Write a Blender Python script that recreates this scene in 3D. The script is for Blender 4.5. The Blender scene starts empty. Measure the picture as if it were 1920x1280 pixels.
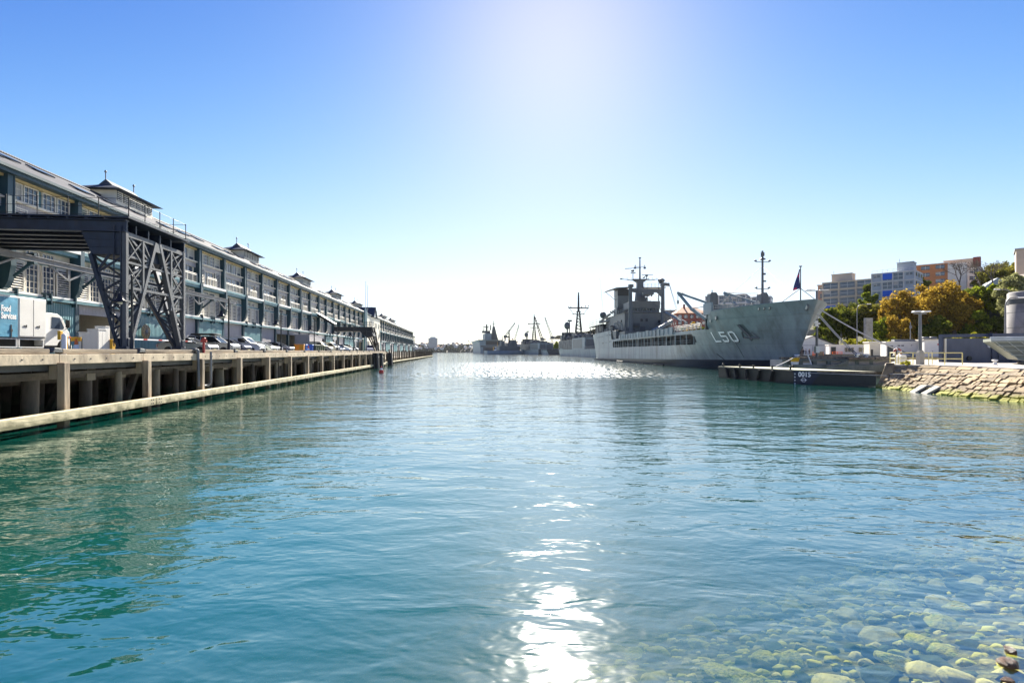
import bpy, bmesh, math, random
import numpy as np
from mathutils import Vector, Matrix
R = math.radians
C = bpy.context.scene.collection
SC = bpy.context.scene
random.seed(7)
CAMZ = 3.0
K = 0.102                                   # the finger wharf leans this much to the left per metre away
TH = math.atan(K)

# ---------------------------------------------------------------- mesh builder
class MB:
    def __init__(s):
        s.v = []; s.f = []; s.m = []; s.s = []
    def add(s, vs, fs, mi=0, sm=False):
        o = len(s.v)
        s.v += [tuple(p) for p in vs]
        for f in fs:
            s.f.append([i + o for i in f]); s.m.append(mi); s.s.append(sm)
    def box(s, x0, x1, y0, y1, z0, z1, mi=0):
        if x0 > x1: x0, x1 = x1, x0
        if y0 > y1: y0, y1 = y1, y0
        s.add([(x0,y0,z0),(x1,y0,z0),(x1,y1,z0),(x0,y1,z0),(x0,y0,z1),(x1,y0,z1),(x1,y1,z1),(x0,y1,z1)],
              [(0,3,2,1),(4,5,6,7),(0,1,5,4),(1,2,6,5),(2,3,7,6),(3,0,4,7)], mi)
    def bar(s, p, q, w, h=None, mi=0, up=(0,0,1)):
        h = h or w
        p = Vector(p); q = Vector(q); d = (q - p)
        if d.length < 1e-6: return
        d.normalize(); u = Vector(up)
        if abs(d.dot(u)) > .98: u = Vector((0,1,0))
        a = d.cross(u).normalized() * w / 2; b = a.cross(d).normalized() * h / 2
        vs = []
        for c in (p, q):
            vs += [c - a - b, c + a - b, c + a + b, c - a + b]
        s.add(vs, [(0,1,2,3),(7,6,5,4),(0,4,5,1),(1,5,6,2),(2,6,7,3),(3,7,4,0)], mi)
    def tube(s, p, q, r1, r2=None, n=8, mi=0, cap=True, sm=True):
        r2 = r1 if r2 is None else r2
        p = Vector(p); q = Vector(q); d = (q - p).normalized()
        u = Vector((0,0,1)) if abs(d.z) < .95 else Vector((1,0,0))
        a = d.cross(u).normalized(); b = d.cross(a).normalized()
        vs = []
        for c, r in ((p, r1), (q, r2)):
            for i in range(n):
                t = 2*math.pi*i/n
                vs.append(c + a*(r*math.cos(t)) + b*(r*math.sin(t)))
        s.add(vs, [(i, (i+1) % n, n+(i+1) % n, n+i) for i in range(n)], mi, sm)
        if cap:
            s.add(vs[:n], [tuple(range(n))[::-1]], mi); s.add(vs[n:], [tuple(range(n))], mi)
    def path(s, pts, r, n=6, mi=0):
        for i in range(len(pts)-1): s.tube(pts[i], pts[i+1], r, r, n, mi)
    def lathe(s, prof, c=(0,0,0), n=16, mi=0, sm=True):
        vs = []
        for r, z in prof:
            for i in range(n):
                t = 2*math.pi*i/n
                vs.append((c[0]+r*math.cos(t), c[1]+r*math.sin(t), c[2]+z))
        fs = []
        for j in range(len(prof)-1):
            for i in range(n):
                fs.append((j*n+i, j*n+(i+1) % n, (j+1)*n+(i+1) % n, (j+1)*n+i))
        s.add(vs, fs, mi, sm)
        s.add(vs[:n], [tuple(range(n))[::-1]], mi); s.add(vs[-n:], [tuple(range(n))], mi)
    def ball(s, c, r, n=10, mi=0, sc=(1,1,1)):
        prof = []
        vs = []; m = n//2
        for j in range(m+1):
            ph = math.pi*j/m
            for i in range(n):
                t = 2*math.pi*i/n
                vs.append((c[0]+r*sc[0]*math.sin(ph)*math.cos(t), c[1]+r*sc[1]*math.sin(ph)*math.sin(t), c[2]-r*sc[2]*math.cos(ph)))
        fs = [(j*n+i, j*n+(i+1) % n, (j+1)*n+(i+1) % n, (j+1)*n+i) for j in range(m) for i in range(n)]
        s.add(vs, fs, mi, True)
    def prism(s, pts, a, b, ax='y', mi=0, top=None):
        # pts: polygon in the two other axes (x: (y,z), y: (x,z), z: (x,y)); extruded from a to b along ax; top = polygon at b
        top = top or pts
        def mk(p, t):
            return (t, p[0], p[1]) if ax == 'x' else (p[0], t, p[1]) if ax == 'y' else (p[0], p[1], t)
        n = len(pts)
        vs = [mk(p, a) for p in pts] + [mk(p, b) for p in top]
        s.add(vs, [tuple(range(n))[::-1], tuple(range(n, 2*n))] + [(i, (i+1) % n, n+(i+1) % n, n+i) for i in range(n)], mi)
    def quad(s, a, b, c, d, mi=0): s.add([a, b, c, d], [(0,1,2,3)], mi)
    def plate(s, a, b, c, d, t, mi=0):
        a, b, c, d = map(Vector, (a, b, c, d))
        nrm = (b-a).cross(d-a).normalized()*t
        s.add([a,b,c,d,a+nrm,b+nrm,c+nrm,d+nrm], [(3,2,1,0),(4,5,6,7),(0,1,5,4),(1,2,6,5),(2,3,7,6),(3,0,4,7)], mi)
    def mesh(s, name, mats, fix=True):
        me = bpy.data.meshes.new(name)
        me.from_pydata(s.v, [], s.f)
        for m in (mats if isinstance(mats, (list, tuple)) else [mats]): me.materials.append(m)
        me.polygons.foreach_set('material_index', s.m)
        me.polygons.foreach_set('use_smooth', s.s)
        if fix:
            bm = bmesh.new(); bm.from_mesh(me)
            bmesh.ops.recalc_face_normals(bm, faces=bm.faces)
            bm.to_mesh(me); bm.free()
        me.update()
        return me
    def build(s, name, mats, parent=None, loc=None, rz=0, bevel=0, fix=True):
        me = s.mesh(name, mats, fix)
        return link(name, me, parent, loc, rz, bevel)

def link(name, me, parent=None, loc=None, rz=0, bevel=0):
    o = bpy.data.objects.new(name, me); C.objects.link(o)
    if parent: o.parent = parent
    if loc: o.location = loc
    if rz: o.rotation_euler = (0,0,rz)
    if bevel:
        b = o.modifiers.new('bevel', 'BEVEL'); b.width = bevel; b.segments = 2; b.limit_method = 'ANGLE'
    return o
def tag(o, label=None, cat=None, group=None, kind=None):
    if label: o['label'] = label
    if cat: o['category'] = cat
    if group: o['group'] = group
    if kind: o['kind'] = kind
    return o
def thing(name, label, cat, loc=(0,0,0), rz=0, group=None):
    o = bpy.data.objects.new(name, None); C.objects.link(o)
    o.empty_display_size = .2
    o.location = loc; o.rotation_euler = (0,0,rz)
    return tag(o, label, cat, group)
def dup(o, loc=None, rz=None, label=None, parent=None):
    c = o.copy(); C.objects.link(c)
    if parent: c.parent = parent
    if loc is not None: c.location = loc
    if rz is not None: c.rotation_euler = (0,0,rz)
    if label: c['label'] = label
    for ch in list(o.children): dup(ch, parent=c)
    return c
def wl(v, Y, z=0):
    """a point on the finger wharf: v metres right of the line through the camera foot, Y metres ahead"""
    return Vector((v - K*Y, Y, z))
def WL(v, Y):   # the same point in the wharf's own turned axes
    p = wl(v, Y)
    return (p.x*math.cos(TH) + p.y*math.sin(TH), -p.x*math.sin(TH) + p.y*math.cos(TH))
def px(x, Y): return (x-960)/960*Y
def pz(y, Y): return CAMZ + (659-y)/960*Y

# ---------------------------------------------------------------- materials
def nodes(m):
    m.use_nodes = True
    return m.node_tree.nodes, m.node_tree.links
def noise_node(N, L, scale, vec=None, detail=4, rough=.55, dist=0):
    n = N.new('ShaderNodeTexNoise'); n.inputs['Scale'].default_value = scale
    n.inputs['Detail'].default_value = detail; n.inputs['Roughness'].default_value = rough
    n.inputs['Distortion'].default_value = dist
    if vec: L.new(vec, n.inputs['Vector'])
    return n
def ramp(N, L, src, stops):
    r = N.new('ShaderNodeValToRGB'); e = r.color_ramp.elements
    e[0].position, e[0].color = stops[0][0], (*stops[0][1], 1)
    e[1].position, e[1].color = stops[-1][0], (*stops[-1][1], 1)
    for p, c in stops[1:-1]:
        k = e.new(p); k.color = (*c, 1)
    L.new(src, r.inputs['Fac'])
    return r
def mapped(N, L, scale=(1,1,1), rot=(0,0,0), src='Object'):
    t = N.new('ShaderNodeTexCoord'); m = N.new('ShaderNodeMapping')
    m.inputs['Scale'].default_value = scale; m.inputs['Rotation'].default_value = rot
    L.new(t.outputs[src], m.inputs['Vector'])
    return m.outputs['Vector']
def mat(name, col, rough=.6, metal=0, var=.15, scale=2.0, stretch=(1,1,1), dark=None, thr=(.45,.7), bump=0, bscale=None, island=0, spec=.5, coat=0):
    m = bpy.data.materials.new(name); N, L = nodes(m)
    b = N['Principled BSDF']
    b.inputs['Roughness'].default_value = rough; b.inputs['Metallic'].default_value = metal
    b.inputs['Specular IOR Level'].default_value = spec
    if coat: b.inputs['Coat Weight'].default_value = coat; b.inputs['Coat Roughness'].default_value = .08
    v = mapped(N, L, stretch)
    n = noise_node(N, L, scale, v)
    lo = tuple(max(0, c*(1-var)) for c in col); hi = tuple(min(1, c*(1+var)) for c in col)
    r = ramp(N, L, n.outputs['Fac'], [(.3, lo), (.7, hi)])
    out = r.outputs['Color']
    if dark:
        n2 = noise_node(N, L, scale*.6, v, 6, .65)
        f = ramp(N, L, n2.outputs['Fac'], [(thr[0], (0,0,0)), (thr[1], (1,1,1))])
        mx = N.new('ShaderNodeMix'); mx.data_type = 'RGBA'
        L.new(f.outputs['Color'], mx.inputs['Factor']); L.new(out, mx.inputs['A']); mx.inputs['B'].default_value = (*dark, 1)
        out = mx.outputs['Result']
    if island:
        g = N.new('ShaderNodeNewGeometry'); h = N.new('ShaderNodeHueSaturation'); mr = N.new('ShaderNodeMapRange')
        mr.inputs['To Min'].default_value = 1-island; mr.inputs['To Max'].default_value = 1+island
        L.new(g.outputs['Random Per Island'], mr.inputs['Value']); L.new(mr.outputs['Result'], h.inputs['Value']); L.new(out, h.inputs['Color'])
        out = h.outputs['Color']
    L.new(out, b.inputs['Base Color'])
    if bump:
        n3 = noise_node(N, L, bscale or scale*6, v, 5)
        bp = N.new('ShaderNodeBump'); bp.inputs['Strength'].default_value = bump; bp.inputs['Distance'].default_value = .05
        L.new(n3.outputs['Fac'], bp.inputs['Height']); L.new(bp.outputs['Normal'], b.inputs['Normal'])
    return m
def ribbed(name, col, period, axis=1, rough=.5, var=.08, metal=0, depth=.6, dark=None):
    """painted boards or corrugated sheet: ribs along the other axis as bump"""
    m = mat(name, col, rough, metal, var, 1.2, (1,1,.35), dark=dark, thr=(.5,.8)); N, L = nodes(m)
    b = N['Principled BSDF']
    t = N.new('ShaderNodeTexCoord'); w = N.new('ShaderNodeTexWave'); w.wave_type = 'BANDS'; w.bands_direction = 'XYZ'[axis]
    w.inputs['Scale'].default_value = math.pi/10/period*1.0
    L.new(t.outputs['Object'], w.inputs['Vector'])
    bp = N.new('ShaderNodeBump'); bp.inputs['Strength'].default_value = depth; bp.inputs['Distance'].default_value = .04
    L.new(w.outputs['Color'], bp.inputs['Height']); L.new(bp.outputs['Normal'], b.inputs['Normal'])
    return m
def leafmat(name, c1, c2, trans=.45):
    m = bpy.data.materials.new(name); N, L = nodes(m)
    N.remove(N['Principled BSDF']); out = N['Material Output']
    g = N.new('ShaderNodeNewGeometry')
    r = ramp(N, L, g.outputs['Random Per Island'], [(0, c1), (1, c2)])
    d = N.new('ShaderNodeBsdfDiffuse'); t = N.new('ShaderNodeBsdfTranslucent'); mx = N.new('ShaderNodeMixShader')
    mx.inputs['Fac'].default_value = trans
    L.new(r.outputs['Color'], d.inputs['Color']); L.new(r.outputs['Color'], t.inputs['Color'])
    L.new(d.outputs['BSDF'], mx.inputs[1]); L.new(t.outputs['BSDF'], mx.inputs[2]); L.new(mx.outputs['Shader'], out.inputs['Surface'])
    return m

M = {}
M['glass'] = mat('window glass', (.06,.08,.115), .06, 0, .3, .7, spec=.8)
M['glassdark'] = mat('dark glass', (.015,.018,.022), .08, 0, .3, .7, spec=.5)
M['blind'] = mat('window blind', (.42,.40,.36), .7, 0, .1)
M['cream'] = mat('cream paint', (.66,.61,.50), .6, 0, .12, .8, (1,1,.4), dark=(.38,.34,.27), thr=(.55,.85))
M['white'] = mat('white paint', (.74,.73,.70), .55, 0, .08, 1.0, (1,1,.4), dark=(.5,.48,.45), thr=(.6,.9))
M['louvre'] = mat('louvre paint', (.70,.66,.58), .6, 0, .1, 1.5)
M['tealdark'] = mat('dark teal paint', (.016,.052,.072), .45, 0, .25, 1.5, (1,1,.3))
M['teal'] = ribbed('teal boards', (.075,.20,.225), .22, 1, .55, .16, dark=(.05,.13,.15))
M['tealplain'] = mat('teal paint', (.075,.19,.22), .5, 0, .15, 1.3, (1,1,.3))
M['greypanel'] = ribbed('grey boards', (.36,.34,.35), .16, 1, .6, .08)
M['concrete'] = mat('concrete', (.36,.34,.30), .85, 0, .2, 1.2, dark=(.17,.15,.12), thr=(.5,.75), bump=.3)
M['rooftin'] = ribbed('roof sheeting', (.085,.087,.098), .25, 1, .7, .2, 0, .35, dark=(.06,.06,.065))
M['rooftin'].node_tree.nodes['Principled BSDF'].inputs['Specular IOR Level'].default_value = .15
M['gantrysunlit'] = mat('sunlit tone gantry steel', (.085,.09,.10), .5, .1, .3, 2, (1,1,.4), dark=(.07,.045,.035), thr=(.56,.72))  # paler copy of the gantry steel: grazing sun put into the colour
M['roofslate'] = mat('blue grey roof sheet', (.05,.065,.09), .65, 0, .15, 2, spec=.2)
M['steeldark'] = mat('dark blue steel', (.012,.020,.040), .45, .1, .35, 2.5, (1,1,.4), dark=(.05,.038,.032), thr=(.6,.75))
M['steelpale'] = mat('weathered steel', (.15,.155,.165), .5, .1, .25, 2, (1,1,.4), dark=(.12,.085,.06), thr=(.58,.75))
M['timber'] = mat('weathered timber', (.25,.195,.13), .85, 0, .32, 3.0, (1,.15,1), dark=(.085,.065,.045), thr=(.45,.66), bump=.5, bscale=8)
M['timberpale'] = mat('bleached fender timber', (.43,.35,.245), .85, 0, .28, 2.2, (1,.5,.3), dark=(.16,.115,.075), thr=(.5,.72), bump=.4, bscale=8)
M['waler'] = mat('yellowed waler timber', (.50,.43,.27), .85, 0, .22, 2.5, (1,.2,1), dark=(.25,.20,.11), thr=(.55,.75), bump=.5, bscale=10)
M['pile'] = mat('old pile', (.085,.066,.046), .9, 0, .35, 1.6, (1,1,.3), dark=(.05,.04,.03), thr=(.45,.65), bump=.6, bscale=5)
M['pileconc'] = mat('concrete pile', (.21,.175,.12), .85, 0, .25, 1.6, (1,1,.3), dark=(.10,.085,.06), thr=(.5,.7), bump=.4, bscale=5)
M['asphalt'] = mat('asphalt', (.075,.073,.07), .9, 0, .2, 2.0, dark=(.045,.045,.045))
M['black'] = mat('black paint', (.012,.012,.013), .5, 0, .2)
M['rubber'] = mat('black rubber', (.018,.018,.018), .75, 0, .2)
M['iron'] = mat('black lamp iron', (.02,.021,.024), .45, .2, .2)
M['chrome'] = mat('bright metal', (.6,.6,.62), .25, 1, .05)
M['yellow'] = mat('yellow paint', (.75,.42,.03), .5, 0, .1)
M['paleyellow'] = mat('pale yellow rail paint', (.62,.54,.22), .55, 0, .12)
M['orange'] = mat('orange plastic', (.85,.16,.02), .5, 0, .08)
M['red'] = mat('red paint', (.42,.04,.03), .5, 0, .15)
M['blue'] = mat('blue plastic', (.02,.13,.50), .45, 0, .1)
M['binorange'] = mat('orange bin plastic', (.80,.35,.03), .5, 0, .1)
M['bingreen'] = mat('dark green bin plastic', (.05,.075,.04), .5, 0, .15)
M['signwhite'] = mat('white lettering', (.88,.88,.87), .5, 0, .03)
M['hull'] = mat('naval grey hull', (.195,.25,.265), .5, 0, .10, .35, (1,1,.08), dark=(.155,.17,.175), thr=(.52,.8))
M['hullstreak'] = mat('streaked naval grey', (.215,.265,.275), .5, 0, .18, .7, (1,1,.06), dark=(.13,.14,.14), thr=(.5,.72))
M['navy2'] = mat('naval grey superstructure', (.115,.127,.127), .5, 0, .14, .5, (1,1,.3), dark=(.062,.066,.064), thr=(.55,.8))
M['navydark'] = mat('dark naval grey', (.05,.056,.06), .5, 0, .2, .8)
M['mast'] = mat('mast grey', (.10,.107,.112), .5, 0, .2, .8)
M['boot'] = mat('black boot topping', (.010,.011,.012), .4, 0, .3)
M['rope'] = mat('pale mooring rope', (.50,.48,.46), .8, 0, .15, 6)
M['ropeblue'] = mat('dark blue rope sleeve', (.03,.05,.10), .8, 0, .15, 6)

def tideband(m, top=.75, col=(.035,.038,.016)):
    """a real growth line: weed and slime below the high water mark"""
    N, L = nodes(m); bs = N['Principled BSDF']; src = bs.inputs['Base Color'].links[0].from_socket
    geo = N.new('ShaderNodeNewGeometry'); sp = N.new('ShaderNodeSeparateXYZ'); L.new(geo.outputs['Position'], sp.inputs['Vector'])
    nz = noise_node(N, L, 2.2, geo.outputs['Position'], 4); ma = N.new('ShaderNodeMath'); ma.operation = 'MULTIPLY_ADD'; ma.inputs[1].default_value = -.9
    L.new(nz.outputs['Fac'], ma.inputs[0]); L.new(sp.outputs['Z'], ma.inputs[2])
    mr = N.new('ShaderNodeMapRange'); L.new(ma.outputs[0], mr.inputs['Value']); mr.inputs['From Min'].default_value = top-.45; mr.inputs['From Max'].default_value = top-.75; mr.inputs['To Max'].default_value = .85
    mx = N.new('ShaderNodeMix'); mx.data_type = 'RGBA'; L.new(mr.outputs['Result'], mx.inputs['Factor']); L.new(src, mx.inputs['A']); mx.inputs['B'].default_value = (*col, 1); L.new(mx.outputs['Result'], bs.inputs['Base Color'])
M['fenderpost'] = mat('fender post timber', (.36,.28,.19), .85, 0, .28, 2.4, (1,1,.15), dark=(.12,.085,.055), thr=(.47,.68), bump=.5, bscale=8)
for k in ('fenderpost', 'pile', 'pileconc'): tideband(M[k])
tideband(M['waler'], .62, (.10,.095,.04))
def rusty(m, amount=.55):
    N, L = nodes(m); bs = N['Principled BSDF']; src = bs.inputs['Base Color'].links[0].from_socket
    v = mapped(N, L, (.9,.9,.045)); n = noise_node(N, L, 1.6, v, 6, .7); n2 = noise_node(N, L, .25, mapped(N, L), 3)
    f = ramp(N, L, n.outputs['Fac'], [(.60, (0,0,0)), (.74, (1,1,1))]); g = ramp(N, L, n2.outputs['Fac'], [(.45, (0,0,0)), (.62, (amount,)*3)])
    mu = N.new('ShaderNodeMix'); mu.data_type = 'RGBA'; mu.blend_type = 'MULTIPLY'; mu.inputs['Factor'].default_value = 1; L.new(f.outputs['Color'], mu.inputs['A']); L.new(g.outputs['Color'], mu.inputs['B'])
    mx = N.new('ShaderNodeMix'); mx.data_type = 'RGBA'; L.new(mu.outputs['Result'], mx.inputs['Factor']); L.new(src, mx.inputs['A']); mx.inputs['B'].default_value = (.12,.085,.06,1); L.new(mx.outputs['Result'], bs.inputs['Base Color'])
def plated(m):
    N, L = nodes(m); bs = N['Principled BSDF']; src = bs.inputs['Base Color'].links[0].from_socket
    t = N.new('ShaderNodeTexCoord'); sp = N.new('ShaderNodeSeparateXYZ'); cb = N.new('ShaderNodeCombineXYZ'); L.new(t.outputs['Object'], sp.inputs[0]); L.new(sp.outputs['Y'], cb.inputs['X']); L.new(sp.outputs['Z'], cb.inputs['Y'])
    br = N.new('ShaderNodeTexBrick'); L.new(cb.outputs[0], br.inputs['Vector']); br.inputs['Scale'].default_value = 1; br.inputs['Brick Width'].default_value = 6.5; br.inputs['Row Height'].default_value = 2.1; br.inputs['Mortar Size'].default_value = .035; br.inputs['Mortar Smooth'].default_value = .6
    br.inputs['Color1'].default_value = (1.06,1.06,1.06,1); br.inputs['Color2'].default_value = (.92,.92,.92,1); br.inputs['Mortar'].default_value = (.78,.78,.78,1)
    mu = N.new('ShaderNodeMix'); mu.data_type = 'RGBA'; mu.blend_type = 'MULTIPLY'; mu.inputs['Factor'].default_value = 1; L.new(src, mu.inputs['A']); L.new(br.outputs['Color'], mu.inputs['B']); L.new(mu.outputs['Result'], bs.inputs['Base Color'])
    n = noise_node(N, L, .5, cb.outputs[0], 2); bp = N.new('ShaderNodeBump'); bp.inputs['Strength'].default_value = .5; bp.inputs['Distance'].default_value = .25; L.new(n.outputs['Fac'], bp.inputs['Height']); L.new(bp.outputs['Normal'], bs.inputs['Normal'])
plated(M['hullstreak']); rusty(M['hullstreak'], .75); rusty(M['hull'], .4); rusty(M['steelpale'], .5)
# ================================================================ camera, sun, sky
SUN_EL, SUN_AZ = 33.5, 5.0
cam = bpy.data.objects.new('camera', bpy.data.cameras.new('camera')); C.objects.link(cam)
cam.location = (0, 0, CAMZ); cam.rotation_euler = (R(90), 0, 0)
cam.data.sensor_width = 36; cam.data.lens = 18; cam.data.shift_y = 19/1920
cam.data.clip_start = .1; cam.data.clip_end = 20000
SC.camera = cam
w = bpy.data.worlds.new('World'); SC.world = w; w.use_nodes = True
N, L = w.node_tree.nodes, w.node_tree.links
sky = N.new('ShaderNodeTexSky'); sky.sky_type = 'NISHITA'; sky.sun_disc = False
sky.sun_elevation = R(SUN_EL); sky.sun_rotation = R(SUN_AZ)
sky.altitude = 0; sky.air_density = 1.0; sky.dust_density = .14; sky.ozone_density = 3.0
gm = N.new('ShaderNodeGamma'); gm.inputs['Gamma'].default_value = 2.7          # contrast of the sky, with a soft shoulder
ad = N.new('ShaderNodeVectorMath'); ad.operation = 'ADD'; ad.inputs[1].default_value = (28, 40, 30)
dv = N.new('ShaderNodeVectorMath'); dv.operation = 'DIVIDE'
k2 = N.new('ShaderNodeVectorMath'); k2.operation = 'SCALE'; k2.inputs['Scale'].default_value = 6.5
L.new(sky.outputs['Color'], gm.inputs['Color']); L.new(gm.outputs['Color'], ad.inputs[0]); L.new(gm.outputs['Color'], dv.inputs[0])
L.new(ad.outputs[0], dv.inputs[1]); L.new(dv.outputs[0], k2.inputs[0])
k3 = N.new('ShaderNodeVectorMath'); k3.operation = 'MULTIPLY_ADD'; k3.inputs[1].default_value = (.0034, .0033, .0034)
L.new(gm.outputs['Color'], k3.inputs[0]); L.new(k2.outputs[0], k3.inputs[2]); L.new(k3.outputs[0], N['Background'].inputs['Color'])
N['Background'].inputs['Strength'].default_value = .05
sl = bpy.data.lights.new('sun', 'SUN'); sl.energy = 5.0; sl.angle = R(.53); sl.color = (1, .93, .80)
so = bpy.data.objects.new('sun', sl); C.objects.link(so)
e, a = R(SUN_EL), R(SUN_AZ)
sd = Vector((math.sin(a)*math.cos(e), math.cos(a)*math.cos(e), math.sin(e)))
so.rotation_euler = sd.to_track_quat('Z', 'Y').to_euler(); so.location = sd*50
SC.view_settings.view_transform = 'Standard'; SC.view_settings.look = 'None'
SC.view_settings.exposure = 1.84; SC.view_settings.gamma = 1
SC.render.engine = 'CYCLES'
SC.cycles.use_denoising = True
SC.cycles.max_bounces = 8; SC.cycles.transparent_max_bounces = 12
SC.cycles.sample_clamp_indirect = 6

# ================================================================ water, seabed, stones under the water
SH0, SHN = (0.9, 4.6), (.48, -.877)
def seabed_z(x, y):
    s = (x-SH0[0])*SHN[0] + (y-SH0[1])*SHN[1]
    return -(.71 - .36*s)
def water_material():
    m = bpy.data.materials.new('harbour water'); N, L = nodes(m)
    N.remove(N['Principled BSDF']); out = N['Material Output']
    geo = N.new('ShaderNodeNewGeometry'); sep = N.new('ShaderNodeSeparateXYZ'); L.new(geo.outputs['Position'], sep.inputs['Vector'])
    def mth(op, a, b=None, c=None):
        n = N.new('ShaderNodeMath'); n.operation = op
        for i, q in enumerate((a, b, c)):
            if q is None: continue
            if isinstance(q, (int, float)): n.inputs[i].default_value = q
            else: L.new(q, n.inputs[i])
        return n.outputs[0]
    # depth of the bed below this point -> how much of it the murk hides
    s = mth('ADD', mth('MULTIPLY', mth('SUBTRACT', sep.outputs['X'], SH0[0]), SHN[0]), mth('MULTIPLY', mth('SUBTRACT', sep.outputs['Y'], SH0[1]), SHN[1]))
    depth = mth('MAXIMUM', mth('SUBTRACT', .71, mth('MULTIPLY', s, .36)), .02)
    clear = mth('POWER', 2.718, mth('MULTIPLY', depth, -.72))
    murk = mth('SUBTRACT', 1.0, clear)
    # ripples
    def wav(scale, stretch, rot, detail, dist=.3):
        return noise_node(N, L, scale, mapped(N, L, stretch, (0,0,R(rot)), 'Object'), detail, .5, dist).outputs['Fac']
    w1 = wav(1.5, (.5,1,1), 12, 3, .5)
    w2 = wav(.42, (.55,1,1), -8, 1)
    w3 = wav(4.4, (.6,1,1), 20, 2, .2)
    # a wind-ruffled patch further out, calm slicks elsewhere
    pn = noise_node(N, L, .03, mapped(N, L, (.5,1,1)), 2, .5)
    ed = mth('SUBTRACT', sep.outputs['Y'], mth('MULTIPLY', mth('SUBTRACT', pn.outputs['Fac'], .5), 30))
    def step(v, a, b):
        r = N.new('ShaderNodeMapRange'); r.interpolation_type = 'SMOOTHSTEP'; L.new(v, r.inputs['Value'])
        r.inputs['From Min'].default_value = a; r.inputs['From Max'].default_value = b
        return r.outputs['Result']
    ruf = mth('MULTIPLY', step(ed, 46, 66), mth('SUBTRACT', 1.0, step(ed, 135, 165)))
    ruf = mth('MULTIPLY', ruf, step(sep.outputs['X'], 30, 12))
    ruf = mth('MULTIPLY', ruf, mth('ADD', .25, mth('MULTIPLY', .75, step(sep.outputs['X'], -24, 0))))
    h = mth('ADD', mth('MULTIPLY', w1, .050), mth('MULTIPLY', w2, .085))
    h = mth('ADD', h, mth('MULTIPLY', w3, .013))
    bp = N.new('ShaderNodeBump'); bp.inputs['Strength'].default_value = 1; bp.inputs['Distance'].default_value = 1.0
    L.new(h, bp.inputs['Height'])
    # ripples too fine to show as waves at that distance: little facets turned this way and that
    fc = noise_node(N, L, 1.0, mapped(N, L, (4.5, .9, 1)), 3, .7)
    vs_ = N.new('ShaderNodeVectorMath'); vs_.operation = 'SUBTRACT'; vs_.inputs[1].default_value = (.5,.5,.5); L.new(fc.outputs['Color'], vs_.inputs[0])
    vm = N.new('ShaderNodeVectorMath'); vm.operation = 'MULTIPLY'; vm.inputs[1].default_value = (1,1,0); L.new(vs_.outputs[0], vm.inputs[0])
    vk = N.new('ShaderNodeVectorMath'); vk.operation = 'SCALE'; L.new(vm.outputs[0], vk.inputs[0]); L.new(mth('MULTIPLY', ruf, .75), vk.inputs['Scale'])
    va = N.new('ShaderNodeVectorMath'); va.operation = 'ADD'; L.new(bp.outputs['Normal'], va.inputs[0]); L.new(vk.outputs[0], va.inputs[1])
    vn = N.new('ShaderNodeVectorMath'); vn.operation = 'NORMALIZE'; L.new(va.outputs[0], vn.inputs[0]); nrm = vn.outputs[0]
    # mirror share by viewing angle (Schlick)
    dt = N.new('ShaderNodeVectorMath'); dt.operation = 'DOT_PRODUCT'; L.new(geo.outputs['Incoming'], dt.inputs[0]); L.new(bp.outputs['Normal'], dt.inputs[1])
    co = mth('MINIMUM', mth('ABSOLUTE', dt.outputs['Value']), 1.0)
    fres = mth('ADD', WF0, mth('MULTIPLY', 1-WF0, mth('POWER', mth('SUBTRACT', 1.0, co), WFP)))
    gl = N.new('ShaderNodeBsdfGlossy'); L.new(nrm, gl.inputs['Normal'])
    spk = noise_node(N, L, 1.0, mapped(N, L, (2.2, .42, 1)), 2, .6)
    L.new(mth('ADD', .052, mth('MULTIPLY', mth('MULTIPLY', ruf, step(spk.outputs['Fac'], .46, .62)), .155)), gl.inputs['Roughness'])
    gb = N.new('ShaderNodeBsdfGlossy'); gb.inputs['Roughness'].default_value = .13; L.new(bp.outputs['Normal'], gb.inputs['Normal'])
    gm_ = N.new('ShaderNodeMixShader'); gm_.inputs['Fac'].default_value = .02; L.new(gl.outputs['BSDF'], gm_.inputs[1]); L.new(gb.outputs['BSDF'], gm_.inputs[2])
    tr = N.new('ShaderNodeBsdfTransparent'); tr.inputs['Color'].default_value = (.96, .985, .74, 1)
    df = N.new('ShaderNodeBsdfDiffuse'); df.inputs['Color'].default_value = (*WCOL, 1)
    m1 = N.new('ShaderNodeMixShader'); L.new(murk, m1.inputs['Fac']); L.new(tr.outputs['BSDF'], m1.inputs[1]); L.new(df.outputs['BSDF'], m1.inputs[2])
    m2 = N.new('ShaderNodeMixShader'); L.new(fres, m2.inputs['Fac']); L.new(m1.outputs['Shader'], m2.inputs[1]); L.new(gm_.outputs['Shader'], m2.inputs[2])
    L.new(m2.outputs['Shader'], out.inputs['Surface'])
    return m
WF0, WFP, WCOL = .06, 1.95, (.004, .092, .070)
wb = MB(); wb.quad((-5000,-60,0), (5000,-60,0), (5000,9000,0), (-5000,9000,0))
tag(wb.build('water', water_material(), fix=False), kind='structure')

bedm = mat('sea bed gravel', (.22,.21,.10), .95, 0, .45, 9, dark=(.05,.055,.03), thr=(.42,.6), bump=1.0, bscale=14)
sb = MB(); nx, ny = 70, 60
vs = []
for j in range(ny+1):
    for i in range(nx+1):
        x = -12 + 46*i/nx; y = 0 + 40*j/ny
        vs.append((x, y, max(-6, min(-.02 if y > 12 else .5, seabed_z(x, y))) + random.uniform(-.05, .05)))
sb.add(vs, [(j*(nx+1)+i, j*(nx+1)+i+1, (j+1)*(nx+1)+i+1, (j+1)*(nx+1)+i) for j in range(ny) for i in range(nx)], 0, True)
tag(sb.build('seabed', bedm, fix=False), kind='structure')

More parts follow.
